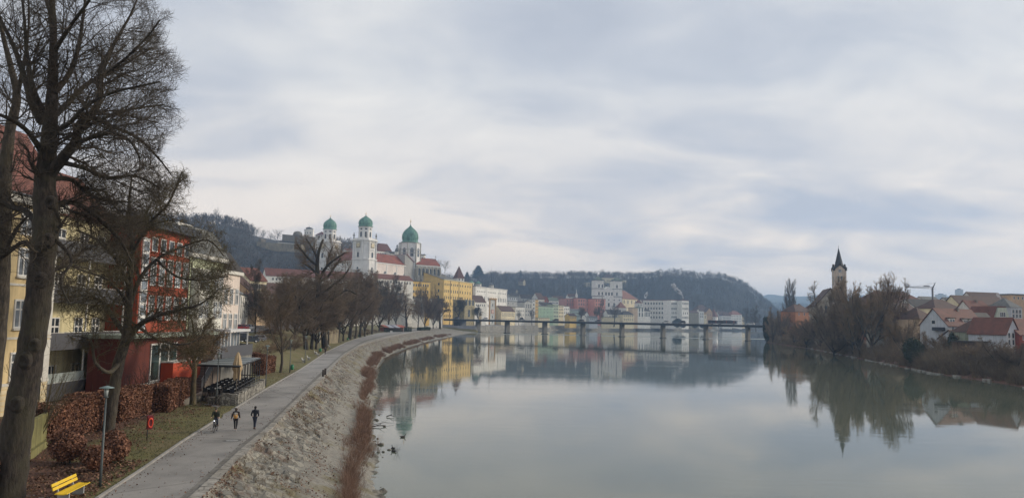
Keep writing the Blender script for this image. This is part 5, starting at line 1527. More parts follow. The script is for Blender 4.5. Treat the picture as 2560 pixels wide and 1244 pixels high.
for px,pm,ki,H_,L_,lb in ((1146,PG,'van',1.6,4.6,'dark car at the left end of the bridge, under the yellow school'),(1217,PW,'hatch',1.45,4.3,'white car on the bridge in front of the octagonal tower'),
        (1308,PG,'van',1.95,5.0,'dark blue-grey van on the bridge before the grey town houses'),(1393,PB,'hatch',1.5,4.6,'black car on the bridge before the cream and white narrow houses'),
        (1456,PB,'hatch',1.45,4.4,'black car on the bridge before the pale teal house'),(1499,PG,'hatch',1.45,4.4,'dark grey car on the bridge left of the long cream wall'),
        (1667,PW,'hatch',1.5,4.6,'white car on the bridge left of the bus, before the big white block'),(1709,PB,'van',1.8,4.4,'dark car on the bridge beside the dark evergreen bush'),
        (1879.5,PW,'hatch',1.5,4.6,'white car on the bridge right of the bus, near the right bank')):
    car('car',on_bridge(px,-2.6),brz+PI,pm,lb,CG,L_,H_,ki).scale=(1.3,1.3,1.32)
bx=on_bridge(1809,-2.2)
bus=empty('articulated_bus',bx,brz+PI,'dark blue articulated bus with red trim crossing the bridge','bus')
busb=paint('bus_blue',(0.03,0.045,0.09)); busr=paint('bus_red',(0.28,0.04,0.035))
bl=23.0
m=MB(); m.box(-bl/2,-1.25,.35,-1.2,1.25,3.0); m.box(.6,-1.25,.35,bl/2,1.25,3.0); m.build('body',busb,bus)
m=MB(); m.box(-1.19,-1.12,.5,.59,1.12,2.9)
for k in range(6):m.box(-1.15+k*.3,-1.2,.45,-1.05+k*.3,1.2,2.95)
m.build('bellows',flat('bellows_black',(0.015,0.015,0.016),0.9),bus)
m=MB(); m.box(-bl/2+.2,-1.2,3.003,-1.3,1.2,3.2); m.box(.7,-1.2,3.003,bl/2-.2,1.2,3.2); m.build('roof',flat('bus_roof',(0.20,0.21,0.24),0.6),bus)
for xx in [-10.6,-8.6,-6.6,-4.6,-2.7,1.9,3.9,5.9,7.9,9.9]:
    for yy in (-1.26,1.26):
        m=MB(); m.box(xx-.85,min(yy,yy*.99),1.35,xx+.85,max(yy,yy*.99),2.55); m.build('window',_car_glass,bus)
for xx in (-9.6,-3.6,4.9):
    for yy in (-1.27,1.27):m=MB(); m.box(xx-.2,min(yy,yy*.985),.9,xx+.2,max(yy,yy*.985),2.9); m.build('red_panel',busr,bus)
for xx in (-8.8,2.2,8.6):
    for yy in (-1.15,1.15):
        link('wheel',_WM['wheel'],bus,(xx,yy,.48)).scale=(1.55,1.6,1.55)
# ---------------------------------------------------------------- riverside trees and quay trees of the old town
QG='bare trees on the far quay'
for px,base,top,D,kd,wd,lb in (
    (1145,794,742,770,'spread1',34,'dark forked bare tree in front of the yellow school, at the bridge end'),
    (1196,792,762,800,'spread1',26,'dark bushy bare tree between the yellow school and octagonal tower'),
    (1297,796,773,960,'spread3',14,'small bare tree before the pale flat-topped house'),
    (1330,797,770,990,'spread3',18,'bare grey tree at the foot of the narrow white and yellow houses'),
    (1452,796,766,1060,'spread2',18,'reddish-brown forked bare tree in front of the pale teal house'),
    (1502,796,741,1080,'tall3',17,'tall bare tree covering the right-hand pink college block'),
    (1535,790,760,1090,'spread3',30,'wide bare tree below the church facade'),
    (1489,796,764,1100,'spread2',14,'small reddish bare tree before the dark pink block')):
    tree_at(kd,'bare_tree',px,base,top,D,lb,QG,wd,z=5.6)
_sp=leafm('dark_evergreen',(0.008,0.014,0.012),(0.018,0.028,0.022),(0.03,0.042,0.03))
def leaf_blob(name,c,r,n,size,mat,label,cat='bush',group=None,seed=1,stem=True,top_power=1.0):
    rs=np.random.RandomState(seed)
    e=empty(name,c,0,label,cat,group)
    lob=rs.normal(0,1,(7,3)); lob[:,2]=np.abs(lob[:,2]); lob /= np.linalg.norm(lob,axis=1)[:,None]
    d=rs.normal(0,1,(n,3)); d /= np.linalg.norm(d,axis=1)[:,None]
    rad=rs.uniform(0.2,1,(n,1))**0.45
    bump_=0.78+0.35*np.max(np.clip(d @ lob.T,0,1)**6,axis=1)[:,None]+rs.normal(0,.05,(n,1))
    P=d*rad*bump_*np.array(r)+np.array([0,0,r[2]*.95])
    P[:,2]=np.maximum(P[:,2],0.02)
    link('leaves',leaf_mesh('leaves',P,d,size,mat,rs),e)
    if stem:
        m=MB()
        for k in range(5):
            a=k*1.26; m.tube([(0.15*r[0]*math.cos(a),.15*r[1]*math.sin(a),-.2),(.4*r[0]*math.cos(a),.4*r[1]*math.sin(a),r[2]*1.1)],[min(.12,r[0]*.03),min(.04,r[0]*.01)],5)
        m.build('stems',BK['bark_dark_brown'],e)
    return e
c=at(1693,800,1150); leaf_blob('evergreen_tree',(c.x,c.y,5.6),(7.5,6,7),5000,1.0,_sp,'dark blue-green evergreen in front of the big white riverside block','tree',None,4)
for k,(px,py,w) in enumerate(((1708,798,5),(1756,800,5),(1737,802,4))):
    c=at(px,py,1150); leaf_blob('quay_shrub',(c.x,c.y,5.6),(w,4,3),900,.9,_sp,['dark low shrub right of the dark evergreen on the far quay','dark round shrub below the narrow white house','low shrub before the dull grey building'][k],'bush','shrubs on the far quay',5+k)
for k,(px,D,w) in enumerate(((1890,900,30),(1868,1100,24))):
    tree_at('tall3','bare_tree',px,800,762,D,['hazy bare tree behind the right end of the bridge','hazy bare tree on the far point beyond the last cream house'][k],'hazy trees beyond the bridge',w,z=4)
# ================================================================ HOUSES OF THE LEFT BANK (their fronts face the river)
LG='houses along the left bank'
def lb(name,X,y0,y1,z0,label,cat='house',group=LG):return Bld(name,(X,y0),(X,y1),z0,label,cat,group)
trimw=flat('house_trim_white',(0.58,0.56,0.50),0.8)
# --- cream house with the red mansard roof
h1=lb('cream_house',-39.0,46,64.9,4.0,'tall cream house with white window frames and red mansard roof behind the big left tree')
crm=plaster('cream_render',rgb(216,194,148),0.22,0.3); zt=17.4
h1.wall(zt,15,crm)
h1.band(zt-.55,.7,.55,trimw); h1.band(2.6,.22,.10,trimw); h1.band(6.2,.18,.07,trimw); h1.band(10.4,.18,.07,trimw)
m=MB()
for zz in np.arange(.3,2.5,.42):m.box(-.02,-.05,zz,h1.w+.02,0,zz+.34)
m.build('plinth_courses',plaster('plinth_cream',rgb(220,205,170),.25),h1.e)
for x in (.5,h1.w-.5):
    m=MB(); m.box(x-.42,-.12,2.85,x+.42,0,6.1); m.box(x-.42,-.12,6.45,x+.42,0,10.3); m.box(x-.42,-.12,10.65,x+.42,0,zt-.6); m.build('pilaster',trimw,h1.e)
wf=lambda w,h_,a=False:win_mesh(w,h_,a,FRM,GLB,True,.14)
for c_,x in enumerate((3.4,6.4,9.3,12.0,14.6,17.2)):
    for z,hh in ((3.1,1.95),(7.2,2.0),(11.3,2.0)):
        o=window(h1.e,x,-.003,z,0,wf(1.15,hh)); link('window_sill',MATS and (lambda:(lambda q:(q.box(-.8,-.22,-.30,.8,-.09,-.15),q.mesh('window_sill',trimw))[1])(MB()))(),o)
    window(h1.e,x,-.003,14.6,0,wf(1.15,1.9,True))
r1=h1.roof('mansard',zt+.17,15,5.6,tiles('roof_tiles_pinkish_red',rgb(140,84,76),.3,.6),ov=.5,hipx=.45)
for k,x in enumerate((4.5,8.5,12.5,16.2)):
    d=MB(); d.box(x-.9,1.0,zt+.4,x+.9,4.0,zt+3.0); d.build('dormer',trimw,r1)
    d=MB(); d.poly_y([(x-1.2,zt+3.003),(x+1.2,zt+3.003),(x,zt+4.2)],.7,4.4); d.build('dormer_roof',MATS['roof_tiles_pinkish_red'],r1)
    window(r1,x,.99,zt+1.1,0,wf(.9,1.5),'dormer_window')
h1.chimney(13.8,6,zt+5.5,1.8,1.0,plaster('chimney_orange',rgb(200,130,60)),r1); h1.chimney(5.5,7,zt+5.5,1.8,1.0,parent=r1)
def pipe(b,x,h):
    m=MB(); m.tube([(x,-.14,-1),(x,-.14,h-.4),(x,-.5,h)],.06,6); m.build('downpipe',LEAD,b.e)
    m=MB(); m.tube([(0,-.66,h+.12),(b.w,-.66,h+.12)],.09,6); m.build('gutter',LEAD,b.e)
pipe(h1,h1.w-1.1,zt)
# --- house with the grey balconies
h2=lb('balcony_house',-41.4,64.95,78.0,4.2,'pale yellow house with dark grey balcony panels on every floor, between cream and red houses','apartment house')
zt2=17.0
h2.wall(zt2,12,plaster('pale_yellow_render',rgb(214,202,160),.22,.3)); h2.roof('mansard',zt2,12,4.5,T_red,ov=.5,hipx=.6)
panel=flat('balcony_panel_grey',(0.075,0.075,0.082),0.5); slabm=flat('balcony_slab',(0.34,0.34,0.33),0.8); gpan=flat('frosted_panel',(0.34,0.38,0.36),0.35)
for fl,z in enumerate((0.9,5.2,9.3,13.3)):
    for x0,x1,dp in ((.2,6.0,2.2),(6.1,12.8,2.0)):
        e=empty('balcony',(0,0,0),0,parent=h2.e)
        m=MB(); m.box(x0,-dp,z-.25,x1,-.001,z); m.build('slab',slabm,e)
        m=MB(); m.box(x0+.02,-dp-.03,z-.30,x1-.02,-dp+.04,z+1.15); m.box(x0,-dp+.045,z-.28,x0+.05,-.01,z+1.15); m.build('panel',panel,e)
        m=MB(); m.tube([(x0,-dp,z+1.2),(x1,-dp,z+1.2)],.03,5); m.build('rail',FRM,e)
    m=MB()
    for x in (.25,6.0,12.7):m=MB(); m.box(x-.06,-2.02,max(-3,z-4),x+.06,-1.9,z-.26); m.build('post',FRM,h2.e)
    for x in (2.0,4.4,8.2,11.2):window(h2.e,x,-.003,z+.15,0,win_mesh(1.2,2.25,False,FRM,GL,True,.1))
m=MB(); m.box(.3,-2.15,1.0,6.0,-2.10,2.9); m.build('glass_screen',gpan,h2.e)
# --- red house with white windows
h3=lb('red_house',-38.2,78.0,90.0,4.4,'brick-red four-storey house with tall white-framed windows and a dark overhanging flat roof','apartment house')
zt3=17.0; redp=plaster('red_render',rgb(158,70,44),.28,.3)
h3.wall(zt3,14,redp)
h3.roof('flat',zt3,14,.9,flat('roof_fascia_dark',(0.035,0.04,0.05),.6),ov=.9)
for z,hh in ((7.4,2.4),(11.1,2.75)):
    for k,x in enumerate((2.9,4.9,6.9,8.9,10.9)):window(h3.e,x,-.003,z,0,win_mesh(1.05,hh,False,FRM,GLB,True,.14))
for k,x in enumerate((2.9,4.9,6.9,8.9,10.9)):window(h3.e,x,-.003,14.7,0,win_mesh(1.05,1.3,False,FRM,GL,False,.12))
pipe(h3,12-.35,zt3)
m=MB(); m.box(.25,-.12,6.2,1.7,-.002,15.9); sgl=m.build('stair_window',FRM,h3.e)
for k in range(7):
    m=MB(); m.box(.42,-.15,6.5+1.33*k,1.53,-.122,7.5+1.33*k); m.build('pane',GLB,sgl)
for k,x in enumerate((2.0,5.0)):window(h3.e,-.003,x,11.3,-PI/2,win_mesh(1.0,1.6,False,FRM,GL,True,.1))
# --- one-storey annex before the red house
an=lb('restaurant_annex',-36.0,70.9,93.0,4.2,'low annex with a pale flat roof, dark red wall and big glass doors','restaurant')
m=MB(); m.box(0,0,-3,an.w,3.0,5.85); m.build('wall',plaster('annex_red',rgb(98,44,32),.25,.5),an.e)
m=MB(); m.box(-.02,-.06,-3,an.w,-.002,1.35); m.build('white_plinth',plaster('annex_plinth',rgb(196,194,188),.25),an.e)
m=MB(); m.box(-.8,-1.0,5.853,an.w+.6,4.2,6.2); m.build('roof',plaster('annex_roof_pale',rgb(142,150,138),.3,.6),an.e)
for k,x in enumerate((6.8,8.8,10.8)):
    m=MB(); m.box(x-.98,-.12,1.4,x+.98,-.005,5.2,0); m.box(x-.84,-.14,1.55,x+.84,-.121,5.05,1); m.build('glass_door',[FRM,glassm('dark_green_glass',(0.02,0.035,0.032))],an.e)
ob=lb('orange_porch',-34.6,79.0,86.0,4.0,'bright orange-red wall block beside the outdoor staircase','wall',None)
m=MB(); m.box(0,0,-2,ob.w,1.35,3.4); m.build('wall',plaster('orange_render',rgb(178,70,40),.14),ob.e)
m=MB(); m.box(-.08,-.1,3.403,ob.w+.08,1.38,3.52); m.build('coping',trimw,ob.e)
# --- staircase and raised deck with the glazed veranda
st=empty('outdoor_staircase',(-33.4,83.4,4.0),PI/2,'grey outdoor staircase with solid side railing climbing to the veranda deck','staircase')
m=MB()
for k in range(14):m.box(k*.36,0,-.6,14*.36+3,2.0,.17+k*.255) if k == 13 else m.box(k*.36,0,-.6,(k+1)*.36,2.0,.17+k*.255)
m.build('steps',plaster('step_concrete',rgb(120,108,98),.35),st)
m=MB()
for yy in (-.06,2.02):m.add([(0,yy,.3),(5.0,yy,3.7),(5.0,yy,4.75),(0,yy,1.35),(0,yy+.05,.3),(5.0,yy+.05,3.7),(5.0,yy+.05,4.75),(0,yy+.05,1.35)],[(0,1,2,3),(7,6,5,4),(3,2,6,7),(0,4,5,1),(0,3,7,4),(1,5,6,2)])
m.build('side_panel',panel,st)
m=MB(); m.tube([(0,-.04,1.4),(5.0,-.04,4.8)],.035,5); m.tube([(0,2.05,1.4),(5.0,2.05,4.8)],.035,5); m.build('handrail',flat('galvanised',(.35,.36,.37),.4,.5),st)
vd=lb('veranda',-35.0,88.6,99.0,7.7,'white glazed veranda with slender posts on a raised deck above the terrace','veranda',None)
m=MB(); m.box(0,-1.7,-5,vd.w,6,0); m.build('deck',plaster('deck_concrete',rgb(130,128,122),.35),vd.e)
m=MB(); m.box(0,-1.75,-.3,vd.w,-1.68,1.05); m.box(vd.w+.003,-1.7,-.3,vd.w+.07,0,1.05); m.build('deck_railing',panel,vd.e)
m=MB(); m.box(3.8,-1.2,2.65,vd.w+.5,5,2.95); m.build('roof',flat('veranda_roof_white',(.55,.55,.54),.6),vd.e)
for k in range(7):
    x=4.0+k*(vd.w-4.2)/6
    m=MB(); m.box(x-.07,-.08,.001,x+.07,.06,2.648); m.build('post',FRM,vd.e)
    if k<6:m=MB(); m.box(x+.1,-.02,.3,x+(vd.w-4.2)/6-.1,.02,2.5); m.build('pane',GLB,vd.e)
for x in (4.0,vd.w-.3):m=MB(); m.box(x,-1.15,.001,x+.14,-1.0,2.648); m.build('porch_post',FRM,vd.e)
# --- pale green house with bay windows, and the white one
h4=lb('pale_green_house',-38.2,90.05,100.8,5.0,'pale green house with white bay windows and white attic, right of the red house','apartment house')
h4.wall(14.6,14,plaster('pale_green_render',rgb(196,202,170),.15,.3)); h4.band(14.2,.5,.5,trimw)
r4=h4.roof('mansard',14.72,14,3.4,T_grey,ov=.5,hipx=.5)
m=MB(); m.box(.3,1.8,15.5,4.6,7,18.4); m.build('attic',W_('white'),r4)
pipe(h4,.3,14.0)
for z in (3.6,7.2,10.7):
    for k,x in enumerate((1.4,3.6,5.8,8.0,9.9)):
        window(h4.e,x,-.003,z,0,win_mesh(1.1,2.1,False,FRM,GLB,True,.16))
for x in (2.5,6.9):
    m=MB(); m.box(x-1.6,-.9,2.6,x+1.6,-.004,12.9); b_=m.build('bay',plaster('bay_white',rgb(214,212,200),.15),h4.e)
    for z in (3.4,7.0,10.4):
        for dx in (-.8,.8):window(b_,x+dx,-.903,z,0,win_mesh(1.0,2.0,False,FRM,GLB,True,.1))
h5=lb('pinkish_white_house',-38.2,100.85,107.0,5.6,'narrow pinkish-white house with a dark roof, last of the row beside the car park','apartment house')
h5.wall(12.7,13,plaster('pinkish_white_render',rgb(214,200,188),.15,.3)); h5.band(12.3,.45,.4,trimw); h5.roof('mansard',12.76,13,2.6,T_dark,ov=.4,hipx=.6)
for z in (1.6,4.9,8.3):
    for x in (1.1,3.1,5.1):window(h5.e,x,-.003,z,0,win_mesh(1.0,2.0,False,FRM,GLB,True,.12))
    for x in (2,5,8):window(h5.e,h5.w+.003,x,z,PI/2,win_mesh(1.0,2.0,False,FRM,GLB,True,.12))
# --- houses further along the street, seen between the trees
SG='street houses beyond the car park'
def sh(p0,p1,py,depth,wall,rk,rh,rm,label,rows,**kw):
    z0=gz(XatD((p0[0]+p1[0])/2,p0[1],8),p0[1])
    return simple('street_house',p0,p1,py,depth,z0-.3,wall,rk,rh,rm,label,rows,group=SG,ws=(1.1,1.8),**kw)
sh((596,200),(621,232),735,14,'white','hip',4,T_grey,'white street house behind the red and white parked cars',[(5,750),(5,768),(5,786)])
sh((614,236),(634,240),722,14,'tan','side',5,T_brown,'tan street house with a brown roof left of the lone bare street tree',[(3,745),(3,765),(3,783)])
sh((620,300),(662,306),700,14,'cream','side',5,T_red,'cream street house with a red roof behind the lone bare street tree',[(6,715),(6,735),(6,755)])
sh((640,228),(668,236),768,12,'ltan','side',4,T_red,'low peach house wall beside the trunk of the street tree',[(4,782)])
sh((668,330),(742,345),735,14,'white','side',5,T_brown,'white house hidden behind the dense dark tree row',[(9,752),(9,772),(9,790)])
sh((742,420),(830,440),742,14,'pale','side',5,T_dark,'pale long house glimpsed through the dark tree row',[(11,756),(11,773)])
sh((838,520),(905,545),745,14,'white','side',5,T_brown,'white house glimpsed under the tall forked tree',[(9,757),(9,773)])
sh((905,600),(958,620),730,14,'grey','side',5,T_dark,'grey house glimpsed left of the orange willow',[(8,745),(8,762),(8,778)])
sh((958,640),(1016,655),742,14,'pale','side',4,T_grey,'pale building behind the orange willow',[(8,755),(8,772)])
sh((1020,690),(1106,740),745,14,'grey','flat',1,T_grey,'grey-blue low building at the foot of the yellow school behind bare trees',[(10,757),(10,775)])
gw=Bld('garden_wall',PT(798,232,5),PT(846,258,5),gz(XatD(820,240,5),240),'old stone garden wall behind the trunks of the riverside trees','wall')
m=MB(); m.box(0,0,-1.5,gw.w,.5,4.0); m.box(-.1,-.1,4.003,gw.w+.1,.6,4.2); m.build('wall',plaster('garden_wall_stone',rgb(142,130,105),.45,.4),gw.e)
# ---------------------------------------------------------------- parked cars
PK='cars parked on the street behind the lawn'
def park(px,D,rz,pm,label,L_=4.2,H_=1.45,kind='hatch'):
    X=XatD(px,D,8); return car('car',(X,D,gz(X,D)+.03),rz,pm,label,PK,L_,H_,kind)
park(599,186,R(178),PR,'red hatchback parked in front of the white car')
park(612,192,R(178),PW,'white estate car parked behind the red hatchback',4.5)
park(668,200,R(190),PB,'black car with its lights on beside the street tree')
park(594,152,R(205),PB,'dark SUV parked at the lawn edge by the veranda',4.6,1.75,'van')
park(622,158,R(200),PG,'dark grey car parked right of the dark SUV',4.3)
park(642,168,R(195),PS,'grey-silver car parked furthest right, under the bushy trees',4.3)
# ================================================================ THE TERRACE
TG=None
gab=plaster('gabion_stone',rgb(150,144,130),.5,1.2)
def gabm():
    s=NT('rubble_wall_stone'); v=s.co('Position')
    e=s.n('ShaderNodeTexVoronoi',feature='DISTANCE_TO_EDGE',Scale=3.2); s.l(v,e.inputs['Vector'])
    c=s.n('ShaderNodeTexVoronoi',Scale=3.2); s.l(v,c.inputs['Vector']); sp=s.n('ShaderNodeSeparateColor'); s.l(c.outputs['Color'],sp.inputs[0])
    a=s.ramp(sp.outputs[0],[(0,(.12,.11,.095)),(.5,(.24,.225,.19)),(1,(.38,.36,.31))])
    s.base(s.mix(1.0,a,s.ramp(e.outputs['Distance'],[(0,g3(.2)),(.09,g3(1))]),'MULTIPLY')); s.rough(.95); s.bump(e.outputs['Distance'],1.0,.08); return s.m
RUB=gabm()
tw_=[G(516,1000,PZ),G(533,1008,PZ),G(560,1013,PZ),G(596,1013,PZ),G(630,993,PZ),G(664,971,PZ)]
tw_=[(p.x-.25,p.y) for p in tw_]
fl=MB()
inner=[(-33.2,95.5),(-34.4,90),(-33.5,84),(-31.6,75)]
fl.prism(tw_+inner,PZ-.5,PZ+.55); tag(fl.build('terrace_floor',plaster('terrace_paving',rgb(128,122,112),.35)),kind='structure')
tw=empty('stone_terrace_wall',(0,0,0),0,'low rubble stone wall curving round the beer terrace beside the path','wall')
m=MB(); rs=random.Random(12)
for j in range(len(tw_)-1):
    a,b=Vector((*tw_[j],0)),Vector((*tw_[j+1],0)); L_=(b-a).length; n=max(1,int(L_/.55)); d=(b-a)/n; nn=Vector((d.y,-d.x,0)).normalized()
    for k in range(n):
        p=a+d*k; q=a+d*(k+1); o=rs.uniform(.0,.10)
        P=[p+nn*(.12+o),q+nn*(.12+o),q-nn*.38,p-nn*.38]; hh=min(1.1,.25+.35*(j+k/n)) if j<2 else 1.12
        m.prism([(v.x,v.y) for v in P],PZ-.4,PZ+hh+rs.uniform(-.08,.08))
m.build('stones',RUB,tw)
# pergola with a dark steel frame
pg=empty('terrace_pergola',(0,0,PZ+.55),0,'black steel pergola with a pale slatted roof over the terrace tables','pergola')
ss=flat('pergola_black_steel',(.018,.018,.02),.5,.3)
FR=[Vector((tw_[3][0]-.55,tw_[3][1]+2.0,0)),Vector((tw_[5][0]-.5,tw_[5][1]-.3,0))]
BK_=[FR[0]+Vector((-4.6,.6,0)),FR[1]+Vector((-4.2,.6,0))]
nq=9; hp=3.1
for k in range(nq):
    t=k/(nq-1); p=FR[0].lerp(FR[1],t); q=BK_[0].lerp(BK_[1],t)
    m=MB(); m.tube([p,p+Vector((0,0,hp))],.06,4,smooth=False); m.build('post',ss,pg)
    if k % 2 == 0:m=MB(); m.tube([q,q+Vector((0,0,hp))],.06,4,smooth=False); m.build('post',ss,pg)
    m=MB(); m.tube([p+Vector((0,0,hp-.05)),q+Vector((0,0,hp-.05))],.05,4); m.build('rafter',ss,pg)
m=MB()
for zz in (.35,.7,1.05,hp):m.tube([FR[0]+Vector((0,0,zz)),FR[1]+Vector((0,0,zz))],.05 if zz<2 else .09,4)
for zz in (1.05,hp):m.tube([BK_[1]+Vector((0,0,zz)),FR[1]+Vector((0,0,zz))],.06,4); m.tube([BK_[0]+Vector((0,0,hp)),BK_[1]+Vector((0,0,hp))],.08,4)
m.tube([FR[0]+Vector((0,0,hp)),BK_[0]+Vector((0,0,hp))],.09,4); m.build('frame',ss,pg)
m=MB(); A_,B_,C2,D2=FR[0],FR[1],BK_[1],BK_[0]
for k in range(5):
    t0,t1=k/5+.01,(k+1)/5-.03
    P=[A_.lerp(B_,t0),A_.lerp(B_,t1),D2.lerp(C2,t1),D2.lerp(C2,t0)]
    m.prism([(v.x,v.y) for v in P],hp+.08,hp+.12)
m.build('roof_panel',flat('pergola_roof_grey',(.13,.155,.155),.35),pg)
m=MB(); m.prism([(v.x,v.y) for v in (FR[0].lerp(BK_[0],.5),FR[0].lerp(FR[1],.55),BK_[0].lerp(BK_[1],.55))][:3],.0,.01)
# tables and chairs
tb=empty('cafe_table',(0,0,0),0,'pale round-cornered cafe table with a white top among the black terrace chairs','table','tables on the terrace')
m=MB(); m.box(-.55,-.35,.72,.55,.35,.76); m.build('tabletop',flat('table_top_white',(.50,.51,.52),.35),tb)
for x,y in ((-.45,-.27),(.45,-.27),(-.45,.27),(.45,.27)):m=MB(); m.tube([(x,y,0),(x,y,.72)],.025,5); m.build('leg',ss,tb)
ch=empty('cafe_chair',(0,0,0),0,'black metal chair pushed to a terrace table','chair','chairs on the terrace')
m=MB(); m.box(-.22,-.22,.43,.22,.22,.47); m.build('seat',ss,ch)
m=MB(); m.box(-.22,.20,.52,.22,.23,.90); m.build('backrest',ss,ch)
for x,y in ((-.2,-.2),(.2,-.2),(-.2,.2),(.2,.2)):m=MB(); m.tube([(x,y,0),(x,y,.9 if y>0 else .45)],.018,4); m.build('leg',ss,ch)
firstT=firstC=True
spots=[]
for r_ in range(2):
    for k in range(6):
        t=.06+.165*k; p=FR[0].lerp(FR[1],t)+Vector((-1.1-2.0*r_,.2,0)); spots.append((p.x,p.y))
spots+=[(tw_[1][0]-.7,tw_[1][1]+2.8),(tw_[1][0]+.9,tw_[1][1]+3.2)]
# the light table outside the pergola stands on its own near the stairs
for i_,(x,y) in enumerate(spots):
    lab='pale cafe table standing outside the pergola at the foot of the stairs' if i_ == 12 else 'pale cafe table beside the closed parasol' if i_ == 13 else None
    if firstT:tb.location=(x,y,PZ+.55); tb.rotation_euler=(0,0,.2); firstT=False
    else:copy_tree(tb,None,(x,y,PZ+.55),.2,lab)
    for dx,dy,a in ((-.35,-.6,PI),(.35,-.6,PI),(-.35,.6,0),(.35,.6,0)):
        if i_ >= 12 and dx>0:continue
        q=(x+dx*math.cos(.2)-dy*math.sin(.2),y+dx*math.sin(.2)+dy*math.cos(.2),PZ+.55)
        if firstC:ch.location=q; ch.rotation_euler=(0,0,.2+a); firstC=False
        else:copy_tree(ch,None,q,.2+a,'black metal chair at the table outside the pergola' if i_ == 12 else None)
# closed parasol
p=at(590,985,78.5)
ub=empty('closed_parasol',(p.x,p.y,PZ+.55),0,'tall closed beige parasol standing at the corner of the terrace','parasol')
m=MB(); m.tube([(0,0,0),(0,0,4.35)],.045,8); m.build('pole',flat('parasol_pole',(.25,.22,.18),.6),ub)
m=MB(); m.lathe([(.36,0),(.36,.08),(.08,.12)],n=12); m.build('foot',slabm,ub)
prof=[(.30,1.75),(.34,2.0),(.30,2.5),(.42,2.75),(.44,3.0),(.33,3.6),(.22,4.1),(.07,4.5)]
m=MB(); vs=[]; fs=[]; n=32
for r,z in prof:
    for k in range(n):
        a=2*PI*k/n; q=r*(1+.22*math.cos(8*a)); vs.append((q*math.cos(a),q*math.sin(a),z+(.12*math.sin(4*a) if z<1.9 else 0)))
for i_ in range(len(prof)-1):
    for k in range(n):fs.append((i_*n+k,i_*n+(k+1) % n,(i_+1)*n+(k+1) % n,(i_+1)*n+k))
m.add(vs,fs,0,True); m.build('canopy',flat('parasol_cloth_beige',rgb(196,172,136),.9,var=.2),ub)
m=MB(); m.tube([(0,0,2.6),(0,0,2.72)],.36,12); m.build('tie_band',flat('parasol_band',rgb(170,140,98),.9),ub)
# ================================================================ NEAR TREES (limbs traced, twigs grown)
def proj(q):
    v=Vector((q[0],q[1],q[2]-CAMZ)); w=v.dot(FWD)
    return v.dot(RT)/w*F+1280,622-v.dot(UP)/w*F
def limb(W,pts,D0,lvl,k=.9):
    """pts: (px, py, r_px, depth offset)"""
    P=[]; Rr_=[]
    for x,y,r,dy in pts:
        p=at(x,y,D0+dy); P.append(p); Rr_.append(r*(D0+dy)/F*k)
    # smooth through the points
    Q=[]; Q2=[]
    n=len(P)
    for i in range(n-1):
        p0,p1,p2,p3=P[max(0,i-1)],P[i],P[i+1],P[min(n-1,i+2)]
        for s_ in range(4):
            t=s_/4; t2,t3=t*t,t*t*t
            Q.append(0.5*((2*p1)+(p2-p0)*t+(2*p0-5*p1+4*p2-p3)*t2+(3*p1-p0-3*p2+p3)*t3)); Q2.append(Rr_[i]*(1-t)+Rr_[i+1]*t)
    Q.append(P[-1]); Q2.append(Rr_[-1])
    Q=np.array([tuple(q) for q in Q]); Q2=np.array(Q2)
    Q2=Q2*(1+.05*np.sin(np.arange(len(Q2))*2.3))
    W.br.append((Q,Q2,lvl)); return Q,Q2
def sprout(W,rs,Q,Q2,n,L_,lv,maxl,o,inside,start=.1,ang=(.5,1.2),rfac=.45,bias=None):
    d=np.linalg.norm(np.diff(Q,axis=0),axis=1); c=np.concatenate(([0],np.cumsum(d))); tot=c[-1]
    for k in range(n):
        s_=tot*(start+(1-start)*(k+rs.uniform(0,1))/n); i=min(len(Q)-2,int(np.searchsorted(c,s_)-1)); i=max(0,i)
        p=Q[i]+(Q[i+1]-Q[i])*((s_-c[i])/max(1e-6,d[i])); t=(Q[i+1]-Q[i])/d[i]
        a=rs.uniform(*ang); r_=rs.normal(0,1,3)
        if bias is not None:r_=r_+np.array(bias)
        u=r_-t*np.dot(r_,t); u /= np.linalg.norm(u)+1e-9
        nd=t*math.cos(a)+u*math.sin(a)
        grow(W,rs,p,nd,L_*rs.uniform(.6,1.25),Q2[i]*rfac*rs.uniform(.6,1),lv,maxl,o,inside)
def finish(W,name,label,tm,cm,lim,base,cat='tree',group=None):
    e=empty(name,base,0,label,cat,group)
    for P,r,l in W.br:P -= np.array(tuple(base))
    link('trunk',W.mesh('trunk',tm,range(0,lim+1)),e); link('crown',W.mesh('crown',cm,range(lim+1,9)),e)
    return e
O_big=dict(seg=[4,6,6,5,4],wob=[.1,.16,.18,.2,.22],up=[0,.03,.035,.04,.06],kids=[6,8,10,7],ang=[.8,.75,.75,.8],lr=[.55,.58,.58,.55],rr=.52,start=[.1,.1,.1,.1],tip=.32,rmin=.0066)
